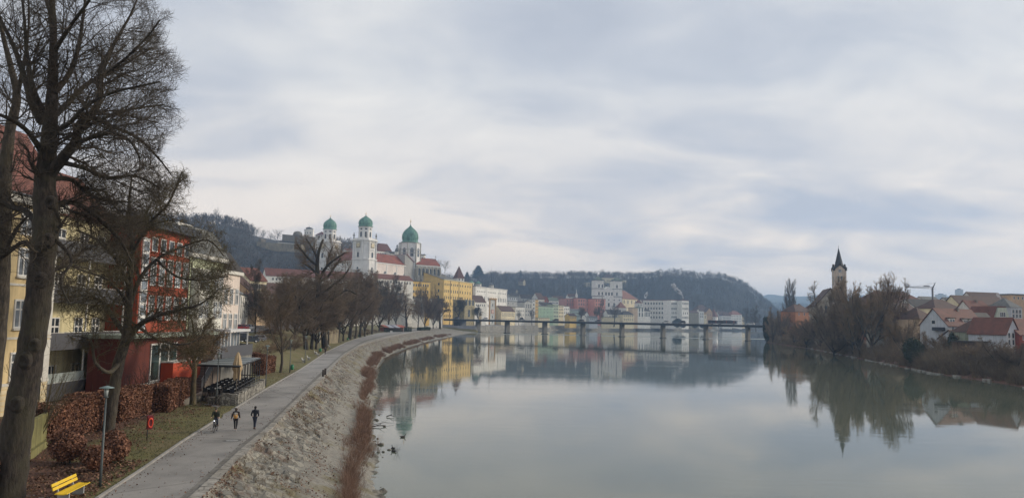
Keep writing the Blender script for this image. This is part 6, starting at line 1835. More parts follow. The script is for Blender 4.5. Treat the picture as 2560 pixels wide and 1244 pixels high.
# --- the big old tree at the left edge
ex_y=[-400,-100,0,60,100,200,300,340,400,450,500,560,640]; ex_x=[350,410,425,452,468,482,488,468,440,440,450,410,320]
_er=np.random.RandomState(2)
def ins_big(q,l=3):
    if abs(q[1]-37.5)>8.5:return False
    x,y=proj(q); return x<np.interp(y,ex_y,ex_x)-abs(_er.normal(0,34))+(16 if l>3 else 0)+22*math.sin(y*.045)-8 and y<720
rs=np.random.RandomState(5); W=Wood()
T_=limb(W,[(2,1330,56,0),(18,1244,47,0),(38,1100,42,0),(58,980,40,0),(76,880,37,0),(93,770,36,0),(106,650,35,0),(116,560,37,0),(112,470,31,0),(119,380,24,0),(127,300,20,0),(132,200,15,.2),(134,100,11,.3),(130,0,9,.4),(124,-140,5,.3),(128,-260,2,.3)],37,0,.84)
LB=[
    ([(120,440,17,0),(160,392,15,-.4),(190,352,12,-.8),(197,315,12,-1.0),(232,284,11,-1.2),(250,240,9,-1.0),(252,180,8,-.6),(285,110,5,0),(325,40,3,.6),(350,-20,2,1)],17),
    ([(200,355,6,-.8),(240,340,6,-1.6),(285,333,5,-2.2),(325,352,4,-3.0),(350,395,3,-3.6)],9),
    ([(115,530,14,0),(165,505,8,1.0),(215,520,7,1.8),(262,560,6,2.2),(300,600,4,2.6),(330,655,2,3)],10),
    ([(130,445,9,0),(180,450,6,1.2),(215,480,6,2.4),(260,500,4,3.4),(330,505,2,4.4)],9),
    ([(104,305,12,0),(82,262,10,.6),(60,190,8,1.2),(36,120,6,1.4),(2,50,4,1.6),(-30,-20,2,2)],11),
    ([(118,290,10,0),(86,232,8,-.8),(68,140,6,-1.2),(62,60,4,-1.4),(50,-60,3,-1.6)],10),
    ([(136,232,9,0),(172,186,7,1.2),(196,120,6,1.8),(208,40,4,2.2),(220,-50,3,2.4)],12),
    ([(132,292,10,0),(170,258,8,1.4),(215,212,6,2.4),(270,184,5,3.2),(330,150,3,4),(380,120,2,4.6)],13),
    ([(128,330,9,0),(170,310,6,-1.8),(220,262,5,-3.0),(280,232,4,-4),(350,215,3,-4.8),(400,205,2,-5.2)],13),
    ([(205,320,6,-1),(250,300,5,.4),(300,280,4,1.2),(360,268,3,2),(410,262,2,2.6)],12),
    ([(225,292,7,-1.1),(285,318,5,.2),(345,345,4,1.0),(400,400,2.5,1.6),(430,440,1.5,2)],14),
    ([(150,405,8,-.3),(210,420,6,.8),(270,445,5,1.6),(340,440,3,2.4),(400,470,2,3)],14),
    ([(135,130,7,.3),(180,60,5,-1.2),(230,-10,4,-2.2),(260,-90,3,-2.6)],9),
    ([(134,60,6,.3),(110,-20,5,2),(90,-110,3,3)],6),
    ([(252,190,5,-.6),(310,150,4,-1.6),(370,90,2.5,-2.4),(400,50,2,-2.6)],10),
    ([(95,560,9,0),(60,525,8,.8),(20,515,7,1.6),(-30,480,5,2)],6),
    ([(98,650,8,0),(60,605,6,1),(10,640,5,1.8),(-30,650,4,2)],4),
    ([(140,600,6,0),(180,650,4,-1),(150,700,3,-1.6),(175,760,2,-2)],5),
    ([(105,380,9,0),(70,330,7,-1.8),(30,300,6,-3),(-20,280,4,-4)],8),
]
for pts,n in LB:
    Q,Q2=limb(W,pts,37,1)
    low=pts[0][1]>430
    sprout(W,rs,Q,Q2,int(n*(1.7 if not low else 2.6)),3.0 if not low else 2.6,2,4,O_big,ins_big,start=.12,bias=(.35,0,.1) if not low else (.3,0,-.2))
    sprout(W,rs,Q,Q2,n//2,1.2,3,4,O_big,ins_big,start=.1,rfac=.25)
sprout(W,rs,T_[0][22:],T_[1][22:],24,3.2,2,4,O_big,ins_big,start=.0,rfac=.3)
kn_=[(100,700,24,1.5),(60,900,26,-1.2),(85,862,20,1.0),(118,600,22,.9),(40,1010,26,1.4),(125,505,20,1.2)]
big=finish(W,'chestnut_tree','huge bare old chestnut with a thick forked trunk filling the left edge of the view',BK['bark_dark_brown'],BK['twigs_dark'],1,at(18,1244,37))
for kx,ky,kr,ks in kn_:
    m=MB(); q=at(kx,ky,36.35)-at(18,1244,37); r_=kr*37/F*.55
    m.lathe([(r_*1.3,-.12),(r_*1.1,.05),(r_*.75,.12),(r_*.45,.04),(.01,-.02)],n=10); k0=len(m.v)-50
    m.v[k0:]=[(q.x+x,q.y-z,q.z+y*1.25) for x,y,z in m.v[k0:]]
    m.build('knot',BK['bark_dark_brown'],big)
# --- its neighbour at the frame edge
rs=np.random.RandomState(15); W=Wood()
def ins_l(q,l=3):x,y=proj(q); return x<110 and abs(q[1]-41)<7
T_=limb(W,[(-60,1200,26,0),(-35,1050,25,0),(-12,880,23,0),(2,740,21,0),(8,600,19,0),(12,450,17,0),(24,330,14,0),(42,245,11,0),(28,170,8,0),(10,100,6,0),(-10,0,4,0)],41,0)
for pts in ([(12,430,11,0),(-20,340,9,1),(-50,240,6,2)],[(40,250,8,0),(60,160,5,-1),(72,60,3,-1.4),(70,-40,2,-1.6)],[(8,640,8,0),(40,575,5,-1),(70,540,3,-2)]):
    Q,Q2=limb(W,pts,41,1); sprout(W,rs,Q,Q2,8,2.2,2,4,O_big,ins_l)
sprout(W,rs,T_[0][14:],T_[1][14:],14,2.2,2,4,O_big,ins_l,rfac=.3)
finish(W,'bare_tree','bare tree cut off by the left frame edge, behind the huge chestnut',BK['bark_grey_brown'],BK['twigs_dark'],1,at(-50,1200,41))
# --- the second tree, standing in the hedge
O_sec=dict(seg=[4,6,6,5,4],wob=[.1,.20,.24,.28,.3],up=[0,.0,-.01,.0,.03],kids=[6,9,10,8],ang=[.8,.8,.85,.85],lr=[.55,.58,.58,.52],rr=.5,start=[.1,.1,.1,.1],tip=.32,rmin=.013)
e2y=[380,440,480,540,600,660,700,760,820,870,920]; e2x1=[430,475,500,550,570,590,595,585,565,545,500]; e2x0=[250,200,170,150,140,130,130,130,140,180,250]
def ins2(q,l=3):
    x,y=proj(q); x+=_er.normal(0,14); y+=_er.normal(0,14); return np.interp(y,e2y,e2x0)<x<np.interp(y,e2y,e2x1) and 395<y<905 and abs(q[1]-58)<8
rs=np.random.RandomState(25); W=Wood()
T_=limb(W,[(268,1095,22,0),(273,1060,19,0),(283,990,18,0),(296,910,18,0),(314,850,15,0),(321,780,12,0),(325,700,10,0),(330,610,7,0),(322,520,5,0),(330,440,2,0)],58,0,.76)
L2=[
    ([(312,862,12,0),(345,815,10,-1),(388,790,7,-2),(440,775,5,-3),(500,760,3,-4),(550,720,2,-4)],15),
    ([(316,840,10,0),(285,795,8,1),(252,752,6,2),(208,738,4,3),(160,745,2,4)],13),
    ([(322,780,8,0),(348,700,7,1),(392,648,5,2),(452,618,4,3),(520,600,3,4),(560,640,2,4)],16),
    ([(324,720,7,0),(292,650,6,-1),(240,598,4,-2),(190,575,3,-3)],12),
    ([(328,640,6,0),(372,560,5,-1),(420,510,4,-2),(455,430,2,-2)],18),
    ([(328,600,5,0),(290,520,4,1.5),(240,480,3,2.5),(210,440,2,3)],11),
    ([(345,815,6,-1),(400,850,4,1),(460,860,3,2),(510,840,2,3)],11),
    ([(392,648,5,2),(440,690,4,0),(500,700,3,-1),(570,690,2,-2)],13),
    ([(300,905,9,0),(272,930,7,-1.5),(238,905,5,-3),(226,850,4,-4),(180,838,2,-5)],7),
    ([(350,700,5,1),(330,620,4,3),(360,540,3,4),(400,470,2,4)],11),
    ([(325,760,6,0),(270,700,5,-2.5),(220,680,3,-4),(160,660,2,-5)],11),
]
for pts,n in L2:
    Q,Q2=limb(W,pts,58,1,.72)
    sprout(W,rs,Q,Q2,int(n*2.0),2.7,2,4,O_sec,ins2,start=.15)
sprout(W,rs,T_[0][18:],T_[1][18:],14,2.6,2,4,O_sec,ins2,rfac=.4)
t2=finish(W,'mossy_tree','bare spreading tree with mossy tangled twigs, standing in the brown hedge before the red house',BK['bark_grey_brown'],BK['bark_moss'],1,at(268,1090,58))
# withered leaves hanging in it
rs=np.random.RandomState(3); allp=np.concatenate([P for P,r,l in W.br if l >= 4])
sel=allp[rs.randint(0,len(allp),2600)]+rs.normal(0,.06,(2600,3)); sel=sel[(sel[:,2]+at(268,1090,58).z<19.5)]
link('withered_leaves',leaf_mesh('withered_leaves',sel,np.zeros_like(sel)+[0,0,1],.10,leafm('withered_leaf',(.06,.035,.015),(.12,.075,.03),(.19,.13,.05)),rs),t2)
# --- the small one by the stairs
def ins3(q,l=3):x,y=proj(q); return 395<x<572 and 765<y<935
rs=np.random.RandomState(35); W=Wood()
T_=limb(W,[(482,1010,9,0),(484,960,7,0),(487,920,6.5,0),(484,885,5,0),(486,840,3,0),(480,800,2,0)],74,0)
for pts in ([(486,925,5,0),(460,885,4,-.6),(430,860,2.5,-1.2),(402,850,2,-1.6)],[(486,915,5,0),(510,880,4,.6),(536,850,2.5,1.2),(562,840,2,1.6)],[(485,890,4,0),(465,840,3,1),(445,800,2,1.6)],[(485,880,4,0),(508,830,3,-1),(530,795,2,-1.6)],[(486,900,4,0),(500,870,3,-2),(530,880,2,-2.6)],[(486,900,4,0),(470,880,3,-2),(440,895,2,-2.6)]):
    Q,Q2=limb(W,pts,74,1); sprout(W,rs,Q,Q2,13,1.5,2,4,dict(O_sec,rmin=.009),ins3)
t3=finish(W,'bare_tree','small dense bare tree beside the orange wall and staircase',BK['bark_moss'],BK['twigs_warm'],1,at(482,1010,74))
allp=np.concatenate([P for P,r,l in W.br if l >= 3]); rs=np.random.RandomState(4)
sel=allp[rs.randint(0,len(allp),1500)]+rs.normal(0,.05,(1500,3))
link('withered_leaves',leaf_mesh('withered_leaves',sel,np.zeros_like(sel)+[0,0,1],.11,MATS['withered_leaf'],rs),t3)
# bare shoots beside the cream house and in the garden
def shoots(px,py,D,h,w,label,mat,n=9,seed=1):
    rs=np.random.RandomState(seed); W=Wood(); b=at(px,py,D); b=Vector((b.x,b.y,gz(b.x,b.y)))
    o=dict(seg=[5,5,4],wob=[.06,.1,.15],up=[.02,.05,.05],kids=[7,5],ang=[.5,.6],lr=[.45,.45],rr=.5,start=[.25,.2],tip=.35,rmin=.008)
    for k in range(n):
        a=rs.uniform(0,6.28); s_=rs.uniform(.15,1)*w/h
        grow(W,rs,(b.x+.1*math.cos(a),b.y+.1*math.sin(a),b.z-.05),(s_*math.cos(a),s_*math.sin(a),1),h*rs.uniform(.7,1.05),.035,0,2,o)
    return finish(W,'bare_shrub',label,mat,mat,0,b,'shrub','bare shrubs in the gardens')
shoots(92,1085,50,6.0,2.2,'tall yellowish bare shoots against the cream house, right of the chestnut trunk',BK['bark_moss'],12,1)
shoots(362,968,70,3.8,2.2,'bare bushy shrub behind the hedge in front of the white plinth',BK['bark_dark_brown'],12,2)
shoots(300,960,66,3.0,1.5,'small bare shrub behind the hedge by the balcony house',BK['bark_dark_brown'],9,3)
# ---------------------------------------------------------------- hedges and bushes
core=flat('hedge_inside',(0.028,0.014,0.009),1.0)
def hedge(name,pts,w,h,n,label,group='brown beech hedges and bushes',seed=1,size=.13,mat=None):
    """pts: ground points; a clipped hedge w wide and h high"""
    rs=np.random.RandomState(seed)
    P=[Vector((p[0],p[1],gz(p[0],p[1]))) for p in pts]
    e=empty(name,P[0],0,label,'hedge',group); m=MB(); pos=[]; nor=[]
    tot=sum((P[i+1]-P[i]).length for i in range(len(P)-1))
    for i in range(len(P)-1):
        a,b=P[i],P[i+1]; d=(b-a); L_=d.length; d.normalize(); nn=Vector((-d.y,d.x,0)).normalized()
        k=int(n*L_/tot)
        hw=w*.5-.13
        q=[a-P[0]+nn*hw,a-P[0]-nn*hw,b-P[0]-nn*hw,b-P[0]+nn*hw]
        m.add([tuple(v+Vector((0,0,-.3))) for v in q]+[tuple(v+Vector((0,0,h-.16))) for v in q],[(3,2,1,0),(4,5,6,7),(0,1,5,4),(1,2,6,5),(2,3,7,6),(3,0,4,7)])
        t=rs.uniform(-.02,1.02,k)*L_; side=rs.rand(k)
        for j in range(k):
            base=a+d*t[j]-P[0]; wv=.09*math.sin(t[j]*1.3+i)+.05*math.sin(t[j]*4.1)
            if side[j]<.36:o=Vector((0,0,h+wv+rs.normal(0,.05)))+nn*rs.uniform(-w/2,w/2); nv_=(0,0,1)
            else:
                s_=1 if side[j]>.68 else -1; zz=rs.uniform(0,1)**.8*h
                o=nn*s_*(w/2+wv*.8+rs.normal(0,.04))+Vector((0,0,zz)); nv_=tuple(nn*s_)
            pos.append(tuple(base+o)); nor.append(nv_)
        for s_,c in ((-1,a),(1,b)):
            for j in range(int(k*w*h/(L_*(h*2+w))*1.2)):
                o=nn*rs.uniform(-w/2,w/2)+d*s_*rs.normal(.02,.04)+Vector((0,0,rs.uniform(0,h))); pos.append(tuple(c-P[0]+o)); nor.append(tuple(d*s_))
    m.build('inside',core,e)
    link('leaves',leaf_mesh('leaves',np.array(pos),np.array(nor,float),size,mat or beech,rs),e)
    return e
def gp(px,py,D):p=at(px,py,D); return (p.x,p.y)
a,b_,c=(-31.6,53.0),(-31.9,64.5),(-33.3,66.5)
hedge('hedge',[(-31.2,51.0),(-31.6,60.2)],1.8,2.25,16000,'long clipped brown beech hedge between the brick pillar and the mossy tree',seed=1)
hedge('hedge',[(-31.9,61.6),(-32.4,67.6)],1.9,2.35,12000,'clipped brown hedge just right of the mossy tree trunk, before the recess',seed=2)
hedge('hedge',[(-31.4,69.2),(-33.2,78.5)],1.7,2.3,14000,'brown beech hedge block nearest the orange wall',seed=3)
hedge('hedge',[(-35.2,62.0),(-34.8,76.0)],1.2,1.7,7000,'low dark brown back hedge under the white plinth of the annex',seed=4)
_e=hedge('hedge',[(-36.5,112.0),(-37.2,119.5)],1.5,2.3,6000,'brown hedge on the lawn right of the pergola',seed=5,size=.18)
hedge('hedge',[(-44.5,120.0),(-37.4,121.0)],1.5,2.0,6000,'reddish hedge running behind the brown lawn hedge to the car park',seed=6,size=.18)
def ball_bush(px,py,D,r,h,label,seed,n=6000,size=.12):
    p=at(px,py,D)
    return leaf_blob('beech_bush',(p.x,p.y,gz(p.x,p.y)),(r,r,h/2),n,size,beech,label,'bush','brown beech hedges and bushes',seed)
ball_bush(166,1140,45.5,1.15,2.1,'round brown beech bush in front of the garden wall panel',1)
ball_bush(290,1140,46,.95,1.9,'upright brown bush just right of the lamp post',2)
ball_bush(240,1170,43.5,.8,1.5,'small brown bush directly behind the lamp post',3,4000)
hedge('hedge',[(-24.6,35.4),(-25.6,38.4)],2.0,1.9,9000,'dark brown hedge at the bottom left corner behind the yellow bench',seed=8)
# twiggy shrubs at the edge of the car park
for k,(px,py,top,D,wd,kd) in enumerate(((640,905,852,128,60,'bush1'),(676,885,840,150,50,'bush2'),(705,880,835,160,50,'bush3'),(735,870,830,175,46,'bush1'))):
    tree_at(kd,'bare_shrub',px,py,top,D,['brown twiggy shrub above the pergola roof','brown twiggy shrub behind the lawn hedge','dark twiggy shrub beneath the small round tree','brown twiggy shrub among the dark trunks'][k],'twiggy shrubs by the car park',wd,cat='shrub')
# ---------------------------------------------------------------- the row of trees along the path
RG='bare trees along the riverside path'
rows_=[
    (638,822,648,192,'tall3',64,'lone black bare tree on the street right of the red car'),
    (701,926,700,119,'round1',130,'small round bare tree with a thin trunk beside the green bin'),
    (765,879,684,190,'tall2',135,'dark bare tree, first thick pale trunk of the riverside row'),
    (779,873,680,196,'tall1',125,'dark bare tree, second thick trunk of the riverside row'),
    (790,870,688,202,'dome2',120,'dense brown bare tree, third trunk of the riverside row'),
    (738,866,688,215,'dome1',130,'dense brown bare tree behind the first trunks of the riverside row'),
    (690,856,686,225,'dome2',120,'dense dark bare tree behind the small round tree'),
    (718,852,680,240,'tall1',110,'tall thin bare tree rising from the dense brown ones'),
    (668,848,706,236,'dome1',80,'brown bushy bare tree at the left end of the riverside trees'),
    (820,864,694,225,'round2',110,'brown bare tree right of the tall pollarded one'),
    (843,856,682,262,'tall2',112,'slim dark bare tree right of the garden wall, leaning a little'),
    (858,852,690,280,'dome2',96,'dark bare tree in the middle of the riverside row'),
    (874,848,672,300,'tall2',105,'tall dark bare tree with a mossy trunk by the far bins'),
    (888,846,684,315,'round1',92,'bare brown tree, fourth from the far end of the riverside row'),
    (900,843,684,335,'tall1',96,'bare brown tree, third from the far end of the riverside row'),
    (912,840,678,350,'dome1',84,'bare brown tree, second from the far end of the riverside row'),
    (930,834,681,400,'tall3',92,'greyish bare tree at the far end of the riverside row'),
    (948,828,684,460,'dome2',74,'greyish bare tree behind the orange-roofed kiosk'),
    (970,822,686,520,'tall3',84,'tall grey bare tree left of the orange willow'),
    (990,815,700,600,'dome1',60,'grey-brown bare tree behind the orange willow'),
    (1062,812,704,640,'dome2',50,'bare tree with ivy-dark stem before the yellow gable'),
    (1083,812,732,660,'dome2',44,'low dark bare tree left of the yellow school corner'),
    (1100,810,736,680,'spread1',40,'leaning dark bare tree at the yellow school corner'),
    (1045,810,716,660,'tall3',46,'thin grey bare tree right of the orange willow'),
]
for px,base,top,D,kd,wd,lbx in rows_:tree_at(kd,'bare_tree',px,base,top,D,lbx,RG,wd)
tree_at('willow','willow_tree',1016,822,736,520,'weeping willow with orange-brown hanging twigs beside the kiosk',None,62)
# the tall pollarded tree with heavy dark limbs
def ins4(q,l=3):x,y=proj(q); return 735<x<880 and y>585
rs=np.random.RandomState(45); W=Wood(); D4=205
T_=limb(W,[(812,870,8.5,0),(806,800,8,0),(798,740,7.5,0),(795,700,7,0),(793,660,5.5,0),(798,625,4,0),(808,598,2.5,0)],D4,0)
for pts in ([(796,665,5,0),(775,650,4.2,-1),(758,630,3.6,-2),(742,610,2.5,-2)],[(795,650,4.5,0),(782,622,3.6,1),(765,596,2.5,2)],[(797,700,6,0),(812,672,5,-1),(828,655,4,-2),(850,640,3,-3),(864,630,2,-3)],
            [(797,705,6,0),(820,690,4.5,2),(838,664,4,3),(852,645,3,3)],[(797,690,5,0),(775,668,4,2),(756,656,3,3)],[(800,740,5.5,0),(832,712,4.5,-2),(855,695,3.5,-3),(872,672,2.5,-3)],[(802,760,5,0),(840,740,4,2),(868,725,3,3),(890,735,2,3)],[(815,672,4,-1),(822,640,3,0),(832,615,2,0)]):
    Q,Q2=limb(W,pts,D4,1,.72); sprout(W,rs,Q,Q2,14,4.2,2,4,dict(O_big,rmin=.022,kids=[5,5,7,6]),ins4,start=.2)
finish(W,'pollarded_tree','very tall pollarded tree with heavy black limbs reaching up before the left cathedral tower',BK['bark_dark_brown'],BK['twigs_brown'],1,at(812,870,D4))
# ================================================================ THE RIGHT BANK
RH='houses on the right bank'
def rq(name,p0,p1,py,depth,wall,rk,rh,rm,label,rows=None,**kw):
    z0=gz(XatD((p0[0]+p1[0])/2,p0[1],6),p0[1])
    kw.setdefault('ws',(1.0,1.4)); kw.setdefault('fsurr',FRM)
    return simple(name,p0,p1,py,depth,z0,wall,rk,rh,rm,label,rows,group=RH,**kw)
W_('white',.25)
for nme in ('bluewhite',):W_(nme)
rq('big_red_roofed_house',(2190,420),(2318,432),752,16,'dpink','hip',6.2,tiles('roof_tiles_rust',rgb(120,68,54)),'large house with a hipped rust-red roof right of the big bare trees',[(11,757)],chim=2)
rq('dark_roofed_house',(2290,372),(2384,380),767,12,'pale','side',3.8,T_dark,'long house with a low dark roof in front of the rust-red hipped one',[(9,771)])
rq('brown_roofed_house',(2340,340),(2408,346),771,11,'cream','hip',4.4,T_brown,'brown-roofed house between the long dark roof and the white gabled house',[(6,776)])
b=rq('long_brown_roofed_house',(2412,352),(2548,364),772,13,'cream','side',6.2,T_brown,'long house with a high brown roof, four dormers and a cream gable',[(12,777)])
def dormers(b,p,pys,xs,hh,w=2.2,h=1.7,y=1.6,rm=T_brown):
    for x in xs:
        d=MB(); d.box(x-w/2,y,hh+.5,x+w/2,y+3,hh+.5+h); o=d.build('dormer',W_('white'),b.e)
        d=MB(); d.box(x-w/2-.25,y-.4,hh+.503+h,x+w/2+.25,y+3.4,hh+.75+h); d.build('dormer_roof',rm,o)
        for dx in (-w*.24,w*.24):window(o,x+dx,y-.003,hh+.8,0,win_mesh(w*.36,h*.62,False,FRM,GL,False,.07))
dormers(b,0,0,[b.w*t for t in (.32,.54,.74,.92)],b.H(2412,772,352),y=2.4)
for t in (.06,.37):
    m=MB(); hh=b.H(2412,772,352); x=b.w*t; m.add([(x,1.6,hh+1.75),(x+3.8,1.6,hh+1.75),(x+3.6,3.2,hh+3.25),(x-.2,3.2,hh+3.25)],[(0,1,2,3)]); m.build('skylight',flat('skylight_pale',(.55,.57,.58),.3),b.e)
rq('ochre_block',(2530,450),(2600,455),737,12,'tan','flat',.8,T_grey,'flat-topped ochre building at the right frame edge above the roofs',[(6,744)])
rq('red_side_house',(2440,305),(2490,308),786,11,'pale','side',5.5,T_red,'red-roofed house behind the dormer roof of the white gabled house',chim=1)
b=rq('green_gabled_house',(2491,290),(2527,292),799,12,plaster('pale_green_gable',rgb(182,190,172)),'flat',.3,T_grey,'pale grey-green house with a blunt trapezoid gable',[(3,808)])
hh=b.H(2491,799,290); m=MB(); m.poly_y([(0,hh+.3),(b.w,hh+.3),(b.w*.78,hh+4.7),(b.w*.25,hh+4.7)],.1,8); m.build('gable',MATS['pale_green_gable'],b.e)
m=MB(); m.poly_y([(-.5,hh+.3),(b.w*.23,hh+4.9),(b.w*.80,hh+4.9),(b.w+.5,hh+.3),(b.w*.82,hh+5.3),(b.w*.2,hh+5.3)],.6,12); m.build('roof_edge',T_red,b.e)
for k in range(3):window(b.e,b.w*(.38+.13*k),.097,hh+1.2,0,win_mesh(.8,1.7,False,FRM))
rq('curved_white_house',(2530,305),(2558,306),768,12,'bluewhite','tent',4,T_grey,'tall bluish-white house with a curved blunt top at the right edge',[(3,778),(3,789)])
rq('grey_roofed_house',(2236,300),(2286,306),803,11,'pale','side',5.0,T_dark,'pale house with a grey-brown roof partly behind the yellowish willow',[(4,810),(4,822)])
rq('brown_gable_house',(2274,292),(2302,295),800,11,'ltan','hip',4.8,T_brown,'small house with a steep brown roof left of the beige house',[(2,808)])
rq('beige_house',(2300,284),(2342,288),798,10,'ltan','hip',4.6,T_brown,'beige two-storey house with white windows and a dark brown roof',[(2,806),(2,829)],ws=(1.3,1.6))
rq('low_white_house',(2205,305),(2262,309),834,8,'white','flat',.4,T_grey,'low white garage building behind the yellowish willow on the right bank',[(5,845)])
b=rq('white_gabled_house',(2370,248),(2464,258),813,9.5,'bluewhite','side',5.3,T_orange and tiles('roof_tiles_rust',rgb(120,68,54)),'white house with a big orange-brown roof, two white dormers, a chimney and a balcony',[(6,819.5)],chim=1,side=('l',1,[(1,805)]),ws=(1.2,1.1))
hh=b.H(2370,813,248)
dormers(b,0,0,[b.w*.19],hh,2.9,1.9,.9,T_dark); dormers(b,0,0,[b.w*.55,b.w*.70],hh,2.4,1.8,.9,T_dark)
m=MB(); x=b.w*.52; m.add([(x,2.6,hh+3.05),(x+1.7,2.6,hh+3.05),(x+1.7,3.9,hh+4.6),(x,3.9,hh+4.6)],[(0,1,2,3)]); m.build('skylight',flat('skylight_pale',(.55,.57,.58),.3),b.e)
m=MB(); m.box(-1.4,.8,hh-1.7,-.003,4.5,hh-.6); m.build('balcony',flat('balcony_dark_blue',(.03,.035,.05),.7),b.e)
rq('dark_lean_house',(2464,262),(2500,266),817,9,'pale','side',4.6,T_dark,'dark brown roofed house joined to the right side of the white gabled one',[(2,822)])
rq('green_hipped_house',(2446,232),(2518,238),831,9,plaster('pale_green_weathered',rgb(158,164,142),.35),'hip',4.1,T_brown,'pale green house with a brown hipped roof near the bank',[(4,842)],ws=(1.2,1.6))
rq('brown_shed_roof_house',(2402,240),(2448,243),848,8,'bluewhite','side',2.6,T_brown,'low white shed with a brown roof below the white gabled house',[(2,855)])
rq('wooden_shed',(2418,224),(2478,228),855,5,plaster('shed_wood',rgb(92,74,60),.4),'flat',.35,T_dark,'low dark wooden shed with a flat roof at the top of the bank',cat='shed')
rq('white_pointed_house',(2516,222),(2549,224),833,12,'bluewhite','front',4.3,T_red,'white house with a pointed gable and red roof at the right frame edge',[(3,838),(3,855)],ws=(.9,1.5))
rq('brick_side_house',(2549,222),(2620,226),836,10,'red','side',4.3,T_red,'house with a red wall and red roof cut off by the right frame edge',[(4,843)])
# more roofs filling the village behind
for p0,p1,D,py,rm,rh,lbx in ((2380,2420,470,760,T_dark,4,'dark roof far behind the brown-roofed house'),(2440,2520,430,752,T_brown,5,'brown roof ridge behind the long dormer roof'),
        (2320,2360,480,757,T_grey,4,'grey roof behind the crane foot'),(2250,2300,330,780,T_brown,4,'brown roof beneath the long dark one'),(2120,2190,440,790,T_dark,5,'house roof behind the big bare trees')):
    rq('back_row_house',(p0,D),(p1,D+6),py,11,'pale','side',rh,rm,lbx,[(4,py+5)])
# the orange house by the bridge end and the church
rq('orange_house',(1989,520),(2033,530),779,12,plaster('orange_house_render',rgb(172,118,84),.25),'hip',5.4,T_brown,'orange-brown house with a hipped roof right of the poplar',[(3,784)],chim=1,ws=(1.2,1.8))
rq('brown_annex_house',(2033,530),(2056,535),776,10,'stone','hip',5,T_brown,'brown-roofed wing between the orange house and the church',[(2,782)])
p=at(2100,800,412); zg=gz(p.x,412)
chh=empty('steeple_church',(p.x,412,zg),R(-14),'pale church with a tall square tower and dark pointed spire above the bare trees','church')
Z=lambda py:at(2100,py,412).z-zg
k_=412/F; hw=13.0*k_
tws=plaster('steeple_stone',rgb(206,190,174),.25,.3)
t_=empty('tower',(0,0,0),0,parent=chh)
m=MB(); m.box(-hw,-hw,-2,hw,hw,Z(676)); m.build('wall',tws,t_)
m=MB(); m.box(-hw*1.1,-hw*1.1,Z(711),hw*1.1,hw*1.1,Z(711)+.5); m.build('cornice',plaster('steeple_trim',rgb(150,138,125)),t_); m=MB(); m.box(-hw*1.05,-hw*1.05,Z(752),hw*1.05,hw*1.05,Z(752)+.5); m.build('cornice',plaster('steeple_trim',rgb(150,138,125)),t_)
m=MB()
for sx in (-1,1):
    for sy in (-1,1):m.box(sx*hw-.35,sy*hw-.35,-1,sx*hw+.35,sy*hw+.35,Z(673))
m.build('corner_buttress',tws,t_)
for a_ in range(4):
    m=MB(); g_=[(-hw,Z(676)),(hw,Z(676)),(0,Z(662))]; m.poly_y(g_,-hw-.02,-hw+1.6); o=m.build('gable',tws,t_); o.rotation_euler=(0,0,a_*PI/2)
    m=MB(); m.poly_y([(-hw-.7,Z(677.5)),(-hw-.7,Z(668.5)),(-hw*.5,Z(668)),(0,Z(660)),(hw*.5,Z(668)),(hw+.7,Z(668.5)),(hw+.7,Z(677.5)),(0,Z(663.5))],-hw-.5,-hw+.3); o=m.build('gable_roof',T_dark,t_); o.rotation_euler=(0,0,a_*PI/2)
    for dx in (-.28,.28):
        th=a_*PI/2; link('window',win_mesh(hw*.34,3.4,True,SURR,fw=.1),t_,(dx*hw*math.cos(th)+(hw+.01)*math.sin(th),dx*hw*math.sin(th)-(hw+.01)*math.cos(th),Z(706)),th)
    link('clock',win_mesh(1.4,1.4,False,SURR,GLB,fw=.15),t_,((hw+.01)*math.sin(th),-(hw+.01)*math.cos(th),Z(681)),th)
m=MB(); m.lathe([(hw*1.02,Z(671)),(hw*.72,Z(659)),(hw*.06,Z(621))],n=8,smooth=False,rot=PI/8); m.build('spire',tiles('spire_slate',rgb(62,64,74),.3,.8),t_)
m=MB(); m.tube([(0,0,Z(623)),(0,0,Z(613))],[.09,.04],5); m.box(-.45,-.05,Z(616.5),.45,.05,Z(616)); m.build('cross',DARK,t_)
m=MB(); m.poly_y([(-7.5,-2),(7.5,-2),(7.5,Z(763)),(0,Z(722)),(-7.5,Z(763))],hw,30); m.build('nave_wall',plaster('nave_render',rgb(176,168,152),.3),chh).location=(-4.0,0,0)
m=MB(); m.poly_y([(-8.2,Z(766)),(0,Z(721)),(8.2,Z(766)),(8.2,Z(764)),(0,Z(718.5)),(-8.2,Z(764))][::-1],hw-.4,30.5); m.build('nave_roof',T_brown,chh).location=(-4.0,0,0)
for k in range(3):link('window',win_mesh(1.2,4.0,True,SURR),chh,(-9+2.4*k,hw-.003,Z(782)))
# crane
p=at(2332,748,440); cr=empty('tower_crane',(p.x,440,p.z-10),R(-8),'slim construction crane with a raised apex and long jib above the right bank roofs','crane')
k_=440/F; crs=flat('crane_steel',(.10,.105,.12),.5)
m=MB(); m.tube([(0,0,0),(0,0,10+27*k_)],.55,4,smooth=False); m.build('mast',crs,cr)
m=MB()
z_=10+27*k_
for dz in (0,1.0):m.tube([(1.0,0,z_+dz),(-62*k_,0,z_+dz*.4+.6)],.13,4)
for j in range(16):m.tube([(-.9*j,0,z_+.1),(-.9*j-.45,0,z_+.9)],.06,3)
m.build('jib',crs,cr)
m=MB(); m.tube([(0,0,z_),(1.7,0,10+42*k_)],[.4,.2],4); m.tube([(1.7,0,10+42*k_),(-12*k_-4,0,z_+.8)],.05,3); m.tube([(1.7,0,10+42*k_),(-45*k_,0,z_+.8)],.05,3); m.build('apex_frame',crs,cr)
